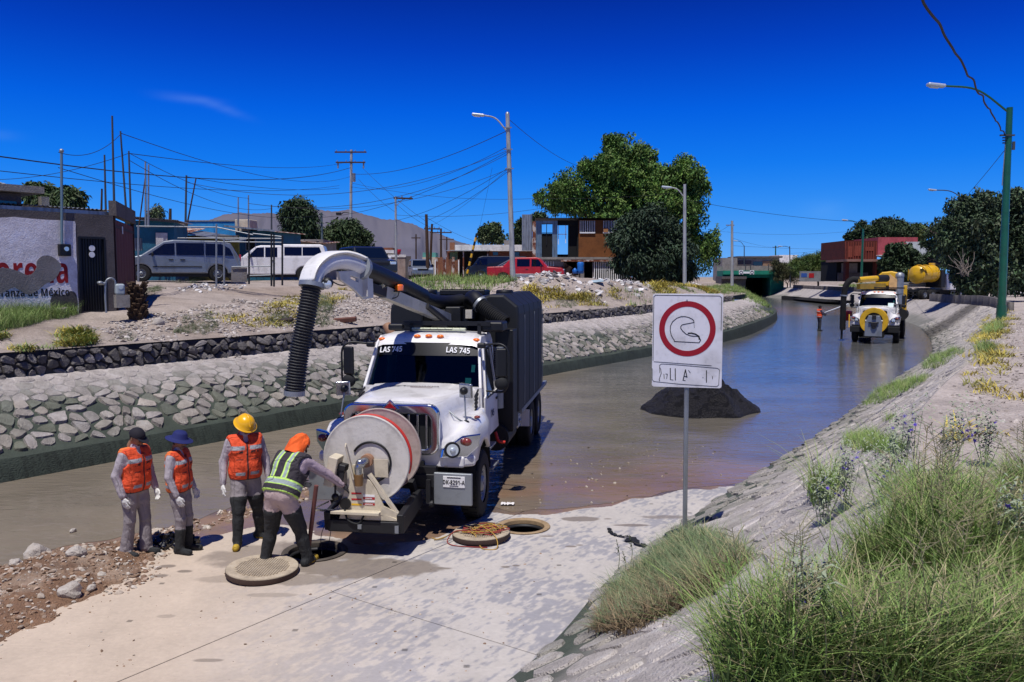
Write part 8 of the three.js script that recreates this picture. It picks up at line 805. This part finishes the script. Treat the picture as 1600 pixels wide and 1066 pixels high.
  const xs = B.flatMap(b => [b[0][0], b[1][0]]), ys = B.flatMap(b => [b[0][1], b[1][1]]), zs = B.flatMap(b => [b[0][2], b[1][2]]), mg = 0.16;
  const COL = { shirt, pants, boot: o.bootc || [0.018, 0.02, 0.022], toe: [0.50, 0.33, 0.03], skin: SKIN };
  const bg = vcol(netMesh(fld, [Math.min(...xs) - mg, -0.03, Math.min(...zs) - mg], [Math.max(...xs) + mg, Math.max(...ys) + mg, Math.max(...zs) + mg], o.cell || 0.0145), p => { let m = 9, c = 'shirt'; const q = [p.x, p.y, p.z]; for (const b of B) { const d = cap(q, b[0], b[1], b[2], b[3]); if (d < m) { m = d; c = b[4]; } } const t = V(p.x, p.y, p.z).applyMatrix4(inv); if (c === 'toe') { const f = fe.some(([x, z, a]) => (p.x - x) * Math.sin(a) + (p.z - z) * Math.cos(a) > 0.12 * S); return f || p.y < 0.022 ? COL.toe : COL.boot; } if (c === 'pants' && t.y > 0.03 * S && Math.hypot(t.x, t.z) < 0.3) c = 'shirt'; if (c === 'shirt' && t.y < -0.06 * S && t.y > -0.1 * S && Math.hypot(t.x, t.z) < 0.14 * S) c = 'pants'; return COL[c]; });
  const hq = new THREE.Matrix4().compose(V(...tp([0, 1.60, 0.015])), new THREE.Quaternion().setFromRotationMatrix(tm).multiply(new THREE.Quaternion().setFromEuler(new THREE.Euler(o.nod || 0, o.look || 0, 0, 'YXZ'))), V(S, S, S)); 
  part('body', mBody, T, bg, headGeo(true).applyMatrix4(hq));
  const hm = g => g.applyMatrix4(hq);
  if (o.vest) { const v = o.vest, A = [[[-0.07, 0.97, 0], [0.07, 0.97, 0], 0.115, 0.05], [[-0.05, 1.10, 0.012], [0.05, 1.10, 0.012], 0.118, 0.08], [[-0.085, 1.29, 0], [0.085, 1.29, 0], 0.118, 0.08], [[-0.15, 1.405, -0.01], [0.15, 1.405, -0.01], 0.065, 0.06]]; const g = netMesh((x, y, z) => { let d = 9; for (const [a, b, r, k] of A) d = smin(d, cap([x, y, z], a, b, r * bk, r * bk), k); d -= v.thick || 0.024; d += 0.016 * (fbm(x * 10 + 13 + R3, y * 12 + z * 9 + 30, 3) - 0.5); d = Math.max(d, v.hem - y, y - 1.485); for (const s of [-1, 1]) d = Math.max(d, -(Math.hypot((x - s * 0.265) * 1.0, (y - 1.335) * 0.75, z * 0.55) - 0.085)); d = Math.max(d, -(Math.hypot(x, (y - 1.50) * 0.5, z - 0.10) - 0.058), -(Math.hypot(x, y - 1.5, z + 0.02) - 0.062)); return d; }, [-0.34, 0.82, -0.26], [0.34, 1.52, 0.26], 0.011);
    part('vest', mFab, T, vcol(g, v.col).applyMatrix4(new THREE.Matrix4().makeScale(S, S, S).premultiply(tm.clone().multiply(new THREE.Matrix4().makeTranslation(0, -0.95 * S, 0))))); }
  o.hat?.(T, hm, S); return T;
}
const OR = [0.78, 0.085, 0.022], OR2 = [0.84, 0.19, 0.04], SIL = [0.34, 0.36, 0.38], BLK = [0.02, 0.02, 0.022];
const orangeVest = back => ({ hem: 0.89, col: p => { const front = p.z > 0.0; if (p.y < 0.905 || (front && Math.abs(p.x) < 0.011)) return BLK; if (Math.abs(p.y - 1.33) < 0.026 || Math.abs(p.y - 0.985) < 0.026) return (front && Math.abs(p.x) < 0.035) || (p.y < 1.1 && front && Math.abs(p.x) > 0.15) ? OR : SIL; if (front && Math.abs(Math.abs(p.x) - 0.095) < 0.045 && ((p.y > 1.17 && p.y < 1.185) || (p.y > 1.26 && p.y < 1.29 && noise(p.x * 60, p.y * 50) > 0.4))) return BLK; return front ? OR : back; } });
const down = (l, r) => [l || [[0.25, 1.12, -0.03], [0.26, 0.86, 0.05]], r || [[-0.25, 1.12, -0.03], [-0.26, 0.86, 0.05]]];
const ell = (rx, ry, rz, cut = 0) => mv(new THREE.SphereGeometry(1, 26, 14, 0, Math.PI * 2, 0, Math.PI * 0.52), 0, 0, 0, 0, 0, 0, V(rx, ry, rz));
person('worker in orange vest and dark cap standing at the far left on the gravel', onY(214, 867).toArray(), 70 * D2R, { h: 1.72, bulk: 1.12, feet: [[0.10, 0.06, 0.15], [-0.12, -0.06, -0.1]], arms: down([[0.25, 1.13, 0.02], [0.22, 0.9, 0.14]], [[-0.255, 1.13, -0.06], [-0.235, 0.87, 0.02]]), vest: orangeVest(OR2), nod: 0.45, look: 0.1, bend: 0.06, seed: 3, hat: (T, hm) => { const m = mat('#17141f', 0.85); const c = part('cap', m, T, hm(ell(0.098, 0.105, 0.112).translate(0, 0.045, -0.006))); part('visor', m, c, hm(mv(ext(Array.from({ length: 13 }, (_, i) => { const a = Math.PI * i / 12; return [Math.cos(a) * 0.085, Math.sin(a) * 0.115]; }), 0.006).rotateX(Math.PI / 2), 0, 0.055, 0.07, 0.18))); } });
person('worker in orange vest, blue brimmed hat and black rubber boots seen from the side', onY(283, 862).toArray(), 84 * D2R, { h: 1.64, feet: [[0.09, 0.06, 0.0], [-0.09, 0.03, -0.25]], boot: 'knee', arms: down([[0.24, 1.13, 0.0], [0.22, 0.9, 0.1]], [[-0.25, 1.14, -0.02], [-0.235, 0.89, 0.08]]), vest: orangeVest(OR2), nod: 0.25, seed: 5, hat: (T, hm) => { const m = mat('#16205c', 0.85); part('brimmed_hat', m, T, hm(lathe([[0.0, 0.135], [0.07, 0.13], [0.098, 0.10], [0.108, 0.045], [0.135, 0.03], [0.19, 0.012], [0.192, 0.006], [0.13, 0.022], [0.1, 0.03]], 28).translate(0, 0.02, 0))); } });
person('worker in orange vest, yellow hard hat and black waders facing the camera', onY(386, 848).toArray(), 30 * D2R, { h: 1.80, feet: [[0.21, -0.12, 0.75], [-0.16, 0.14, -0.35]], boot: 'wader', bulk: 1.1, wtop: 0.72, arms: down([[0.27, 1.13, -0.02], [0.29, 0.87, 0.06]], [[-0.275, 1.13, -0.03], [-0.30, 0.87, 0.05]]), vest: orangeVest(OR), nod: 0.55, look: 0.25, bend: 0.03, seed: 7, hat: (T, hm) => { const m = phys('#f0b400', 0.3, { clearcoat: 0.6 }), c = part('hard_hat', m, T, hm(lathe([[0, 0.155], [0.05, 0.148], [0.09, 0.118], [0.118, 0.07], [0.124, 0.028], [0.15, 0.016], [0.152, 0.01], [0.12, 0.016], [0.0, 0.02]], 32).scale(1, 1, 1.12).translate(0, 0.015, 0))); part('hat_ridge', m, c, hm(tube([[0, 0.09, -0.13], [0, 0.155, -0.06], [0, 0.172, 0.0], [0, 0.155, 0.06], [0, 0.09, 0.13]], 0.012, 16, 8)));  } });
const limeVest = { hem: 0.94, thick: 0.036, col: p => { const L = [0.55, 0.85, 0.16], G = [0.30, 0.36, 0.36], D = [0.032, 0.026, 0.034]; const y = p.y, b = Math.abs(y - 1.06); if (b < 0.028) return G; if (b < 0.047) return L; if (p.y < 0.95) return L; const ax = Math.abs(Math.abs(p.x) - 0.095); if (p.y > 1.1 && ax < 0.022) return G; if (p.y > 1.1 && ax < 0.036) return L; return D; } };
person('worker bending over the manhole in a dark vest with lime reflective stripes', onY(448, 884).toArray(), 166 * D2R, { h: 1.78, bulk: 1.2, wtop: 0.5, hipz: -0.12, feet: [[0.27, -0.05, 0.3], [-0.24, 0.10, -0.1]], boot: 'wader', knee: 0.06, arms: [[[0.33, 1.05, 0.46], [0.16, 0.92, 0.62]], [[-0.40, 1.10, 0.36], [-0.52, 0.95, 0.50]]], bend: 0.6, twist: -0.2, nod: 0.1, look: -0.5, vest: limeVest, seed: 11, shirt: [0.42, 0.33, 0.38], pants: [0.44, 0.34, 0.33], glove: mat('#33333a', 0.9), hat: (T, hm) => { part('white_cap', M.white, T, hm(ell(0.1, 0.105, 0.112).translate(0, 0.04, 0.0))); const R = rng(3); const h = loft(Array.from({ length: 8 }, (_, i) => Array.from({ length: 15 }, (_, j) => { const a = (j / 14 - 0.5) * 3.7 + Math.PI, t = i / 7, r = lerp(0.05, 0.128, Math.min(1, t * 1.7)) + 0.02 * t + 0.010 * Math.sin(j * 1.7 + i); return [Math.sin(a) * r, lerp(0.158, -0.15, t * t * 0.6 + t * 0.4), Math.cos(a) * r * 1.02]; }))); part('neck_cloth', mat('#f2631c', 0.8, { side: THREE.DoubleSide, bumpMap: rep(tCloth, 0.3), bumpScale: 0.008 }), T, hm(h), hm(ell(0.108, 0.12, 0.118).translate(0, 0.045, -0.008))); part('radio', M.darkRed, T, rb(0.05, 0.12, 0.04, 0.01, -0.17, 0.93, -0.12)); } });
{ const p = onY(1280, 517); person('distant worker in orange vest spraying from the middle of the shallow water', [p.x, 0, p.z], 100 * D2R, { h: 1.76, cell: 0.022, feet: [[0.16, 0.05, 0], [-0.16, -0.05, 0]], boot: 'knee', pants: [0.03, 0.03, 0.045], shirt: [0.05, 0.05, 0.09], arms: [[[0.25, 1.15, 0.12], [0.12, 1.08, 0.36]], [[-0.25, 1.18, 0.1], [-0.14, 1.15, 0.34]]], vest: orangeVest(OR), seed: 13, glove: mat('#22232a', 0.9), hat: (T, hm) => part('cap', mat('#15161d', 0.85), T, hm(ell(0.1, 0.11, 0.12).translate(0, 0.04, 0)), hm(mv(rb(0.15, 0.012, 0.12, 0.004), 0, 0.05, 0.13))) });
  const T = thing('spray_lance', 'long pale spray lance held out by the distant worker', 'lance'); const a = at(1288, 489, 57.5), b = at(1326, 475, 56.5); part('tube', mat('#d8dde2', 0.4), T, cyl(a.clone().lerp(b, -0.1), b, 0.035, 0.05)); part('grip', M.black, T, cyl(a.clone().lerp(b, -0.12), a.clone().lerp(b, 0.02), 0.05)); }

// ---------------------------------------------------------------- sign, manholes, small things
{ const b0 = hit(1070, 843), T = thing('road_sign', 'white road sign with a red ring around a black outlined helmet', 'sign', [b0.x, b0.y - 0.02, b0.z], -0.20); const q = lp(T, 1020, 460), r = lp(T, 1128, 600), cx = (q[0] + r[0]) / 2, W = 0.615 * -b0.z / 7.4, top = lp(T, 1074, 459)[1], bot = lp(T, 1074, 605)[1], H = top - bot, cy = (top + bot) / 2;
  part('post', M.galv, T, cyl([0, -0.3, 0], [cx + 0.0, bot + 0.5, 0], 0.03, 0.03, 14), bx(0.02, 0.02, 0.02, 0, 0.5, 0)); 
  const b = part('board', paint('#e2e2ea', 0.4, { clearcoat: 0.2 }), T, ext(rrect(W, H, 0.03, 5, cx, cy), 0.012, 0.002).translate(0, 0, 0.03)); const z = 0.0425, blk = mat('#0f1114', 0.6), Z = (g, k = 0) => g.translate(0, 0, z + k);
  const P2 = (x, y) => { const u = (x - 200) / 518, v = (y - 140) / 715; return [cx - W / 2 + u * W + 0.0, top - v * H]; }; // zoomed reading of the board
  part('red_ring', mat('#96001c', 0.55), b, Z(ext(ringPts(...P2(458, 406), 0.403 * W, 64), 0.002, 0, [ringPts(...P2(458, 406), 0.322 * W, 64)])));
  const stroke = (pts, w, nm = 'black_line') => part(nm, blk, b, pts.slice(1).map((e, i) => { const a = P2(...pts[i]), c = P2(...e), d = [c[0] - a[0], c[1] - a[1]], l = Math.hypot(...d) || 1, n = [-d[1] / l * w / 2, d[0] / l * w / 2], k = w * 0.3 / l; return Z(ext([[a[0] - n[0] - d[0] * k, a[1] - n[1] - d[1] * k], [c[0] - n[0] + d[0] * k, c[1] - n[1] + d[1] * k], [c[0] + n[0] + d[0] * k, c[1] + n[1] + d[1] * k], [a[0] + n[0] - d[0] * k, a[1] + n[1] - d[1] * k]], 0.0016 + (i % 2) * 0.0004), 0.0); }));
  stroke([[207, 655], [207, 165], [220, 152], [690, 156], [706, 170], [706, 415]], 0.007); stroke([[215, 662], [300, 666], [640, 684]], 0.006); stroke([[258, 745], [256, 690], [270, 678], [350, 680], [685, 702], [700, 715], [696, 830], [682, 842], [400, 830], [215, 815], [203, 800], [202, 715]], 0.006);
  stroke([[506, 346], [495, 333], [470, 320], [440, 313], [410, 314], [378, 327], [350, 352], [334, 385], [332, 420], [340, 455], [352, 478], [362, 492], [366, 504], [546, 511], [558, 492], [550, 472], [536, 462], [510, 462], [480, 458], [450, 446], [425, 424], [410, 402], [410, 388], [420, 376], [445, 370], [508, 357], [506, 346]], 0.0095, 'helmet_outline'); stroke([[465, 440], [490, 438], [520, 446], [545, 462], [548, 485]], 0.016, 'smear'); stroke([[507, 360], [510, 398]], 0.005, 'smear');
  for (const l of [[[258, 705], [266, 720], [270, 750], [262, 775], [255, 800], [258, 810]], [[290, 755], [293, 790]], [[303, 755], [316, 755], [311, 790]]]) stroke(l, 0.007, 'lettering'); for (const l of [[[337, 710], [339, 798]], [[374, 712], [376, 800]], [[433, 800], [450, 718], [462, 776]], [[441, 770], [463, 773]], [[605, 722], [606, 812]]]) stroke(l, 0.011, 'lettering'); for (const l of [[[472, 722], [486, 742]], [[345, 798], [360, 800]], [[438, 800], [450, 803]], [[580, 772], [580, 780]], [[650, 765], [650, 785]]]) stroke(l, 0.007, 'lettering'); part('bolt', M.galv, b, Z(disc(...P2(453, 190), 0, 0.01, 0.012, 'z', 10))); }
// manhole rims, covers
const mCover = mat('#b7ab98', 0.85, { map: rep(tConc, 0.5), bumpMap: rep(tFine, 0.3), bumpScale: 0.004 });
for (const [i, [hx, hd, r]] of [HOLE1, HOLE2].entries()) { const T = thing('open_manhole', ['open manhole with a dark rim at the feet of the bending worker', 'open manhole with a tan rim to the right of the truck'][i], 'manhole', [hx, 0, -hd]); part('ring', mat(i ? '#a08a6c' : '#4c4640', 0.8, { map: rep(tConc, 0.5) }), T, lathe([[r - 0.05, -0.05], [r - 0.05, 0.0], [r - 0.045, 0.012], [r + 0.005, 0.022], [r + 0.03, 0.018], [r + 0.04, 0.003], [r + 0.0, 0.003], [r - 0.012, -0.05]], 48)); part('ledge', M.darkSteel, T, lathe([[r - 0.075, -0.09], [r - 0.075, -0.055], [r - 0.02, -0.055], [r - 0.02, -0.09]], 40)); }
function cover(name, label, x, d, r, tiltx, tiltz, y) { const T = thing(name, label, 'manhole cover', [x, y, -d]); T.rotation.set(tiltx, 0.4, tiltz); part('plate', mCover, T, lathe([[0, 0.03], [r - 0.11, 0.03], [r - 0.10, 0.038], [r - 0.01, 0.038], [r, 0.03], [r, -0.03], [r - 0.02, -0.04], [0, -0.04]], 64)); const st = []; for (let i = -9; i <= 9; i++) for (let j = -9; j <= 9; j++) { const px = i * 0.034 + (j & 1 ? 0.017 : 0), pz = j * 0.034; if (Math.hypot(px, pz) < r - 0.12) st.push(bx(0.024, 0.014, 0.024, px, 0.034, pz, 0, 0.78)); } part('tread_stud', mCover, T, st).userData.kind = 'stuff'; part('edge_band', mat('#4a3a33', 0.9), T, lathe([[r + 0.002, 0.026], [r + 0.002, -0.03], [r - 0.015, -0.045]], 64)); return T; }
{ const a = onY(410, 897); cover('manhole_cover', 'round concrete manhole cover lying under the boot of the bending worker', a.x, -a.z, 0.44, 0.03, -0.035, 0.06); const b = onY(752, 841); cover('manhole_cover', 'round manhole cover with a tangle of rope lying on it', b.x, -b.z, 0.41, -0.03, 0.03, 0.06);
  const R = rng(91), mR = [mat('#8e3a36', 0.9), mat('#b08d3e', 0.9), mat('#7d6a48', 0.9)]; for (let k = 0; k < 3; k++) { const T = thing('rope', ['red brown rope tangled on the manhole cover', 'yellow rope tangled on the manhole cover with its end trailing left', 'dull tan rope looped over the edge of the cover'][k], 'rope', [b.x, 0.11, b.z]); const pts = []; const n = [34, 30, 18][k]; for (let i = 0; i < n; i++) { const a = i * 1.15 + k * 2 + R() * 0.7, r = 0.07 + 0.26 * R(); pts.push([0.05 + Math.cos(a) * r * 1.1, 0.0 + R() * 0.03 + k * 0.005, Math.sin(a) * r * 0.9]); } if (k === 0) pts.push([-0.2, 0.03, 0.1], [-0.38, 0.0, 0.05], [-0.47, -0.09, 0.18], [-0.4, -0.1, 0.33], [-0.1, -0.1, 0.42], [0.1, -0.1, 0.44]); if (k === 1) pts.push([0.1, 0.04, 0.1], [0.2, 0.02, 0.3], [0.24, -0.05, 0.42], [0.22, -0.1, 0.5], [0.05, -0.1, 0.5], [0.0, -0.09, 0.42], [-0.1, 0.02, 0.2], [-0.3, 0.0, 0.02], [-0.5, -0.07, 0.05], [-0.62, -0.1, 0.08], [-0.7, -0.1, 0.02]); if (k === 2) pts.push([-0.2, 0.02, 0.0], [-0.4, -0.02, 0.03], [-0.55, -0.09, 0.1], [-0.66, -0.1, 0.12]); part('strand', mR[k], T, tube(pts, 0.0075 - k * 0.0005, pts.length * 7, 6)); } }
{ const T = thing('pole_tool', 'reddish brown pole leaning in the open manhole beside the bending worker', 'pole'); const a = at(493, 768, 10.45), b = at(482, 858, 10.55), d = b.clone().sub(a); part('handle', mat('#6a3f3a', 0.7), T, cyl(a.clone().addScaledVector(d, -0.1), b.clone().addScaledVector(d, 0.9), 0.028)); }
{ const p = onY(263, 856), T = thing('plastic_bag', 'crumpled black plastic bag on the ground behind the worker in boots', 'bag', p.toArray()), m = phys('#0c0d10', 0.25, { clearcoat: 0.5 }); const R = rng(95); for (const [x, z, r] of [[0, 0, 0.14], [0.16, 0.02, 0.13], [-0.12, -0.03, 0.11], [0.3, 0.0, 0.12]]) { const g = new THREE.IcosahedronGeometry(1, 4), q = g.attributes.position; for (let i = 0; i < q.count; i++) { const a = V().fromBufferAttribute(q, i), k = r * (0.7 + 0.7 * Math.abs(noise(a.x * 3 + x * 30 + 20, a.y * 3 + 20, a.z * 3 + 20) - 0.5) * 2); q.setXYZ(i, x + a.x * k * 1.2, Math.max(0, 0.06 + a.y * k), z + a.z * k); } g.computeVertexNormals(); part('fold', m, T, g); } }
for (const [l, pts, w] of [['thin black strip of cloth lying on the pale slab', [[952, 826], [954, 832], [966, 838], [986, 840]], 0.03], ['crumpled black cloth scrap beside the grass clump', [[976, 846], [990, 843], [996, 851], [1008, 853], [1020, 856], [1003, 858]], 0.05]]) { const q = pts.map(([x, y]) => onY(x, y, 0.012)), R = rng(97), S = []; const c = new THREE.CatmullRomCurve3(q); for (let i = 0; i <= 24; i++) { const p = c.getPoint(i / 24), t = c.getTangent(i / 24), n = V(-t.z, 0, t.x); S.push([-1, -0.4, 0.3, 1].map(k => { const e = p.clone().addScaledVector(n, k * w * (0.5 + R() * 0.8)); return [e.x, 0.006 + R() * 0.03, e.z]; })); } tag(part('cloth_scrap', mat('#15171c', 0.7, { side: THREE.DoubleSide }), null, loft(S)), l, 'cloth'); }
{ const p = onY(793, 788, 0.02), R = rng(99), g = new THREE.PlaneGeometry(0.22, 0.12, 10, 6).rotateX(-Math.PI / 2), q = g.attributes.position; for (let i = 0; i < q.count; i++) q.setY(i, 0.03 * R()); g.computeVertexNormals(); tag(part('crumpled_paper', mat('#d9d6d6', 0.8, { side: THREE.DoubleSide }), null, g), 'crumpled white paper on the wet ground behind the front wheel', 'paper').position.copy(p); }
for (const [l, x, y, h] of [['spindly leafy weed at the tip of the fine grass clump', 965, 895, 0.42], ['second spindly weed just beside the first at the clump', 985, 885, 0.4], ['small spindly weed at the front edge of the clump', 975, 900, 0.3]]) { const p = hit(x, y), R = rng(Math.round(x)), T = thing('weed', l, 'plant', p.toArray()), m = mat('#5d6a4a', 0.8, { side: THREE.DoubleSide }); const s = part('stem', m, T, tube([[0, 0, 0], [0.02, h * 0.5, 0.01], [-0.02, h, 0]], 0.004, 8, 5)); const a = []; for (let i = 0; i < 10; i++) { const y = h * (0.5 + 0.5 * i / 10); a.push(mv(bladeClump(1, 0.09, 0.014, 0, 700 + i, 0.9), 0, y, 0, 0, i * 2.4, -0.9)); } part('leaves', m, s, a); }

renderer.render(scene, camera);
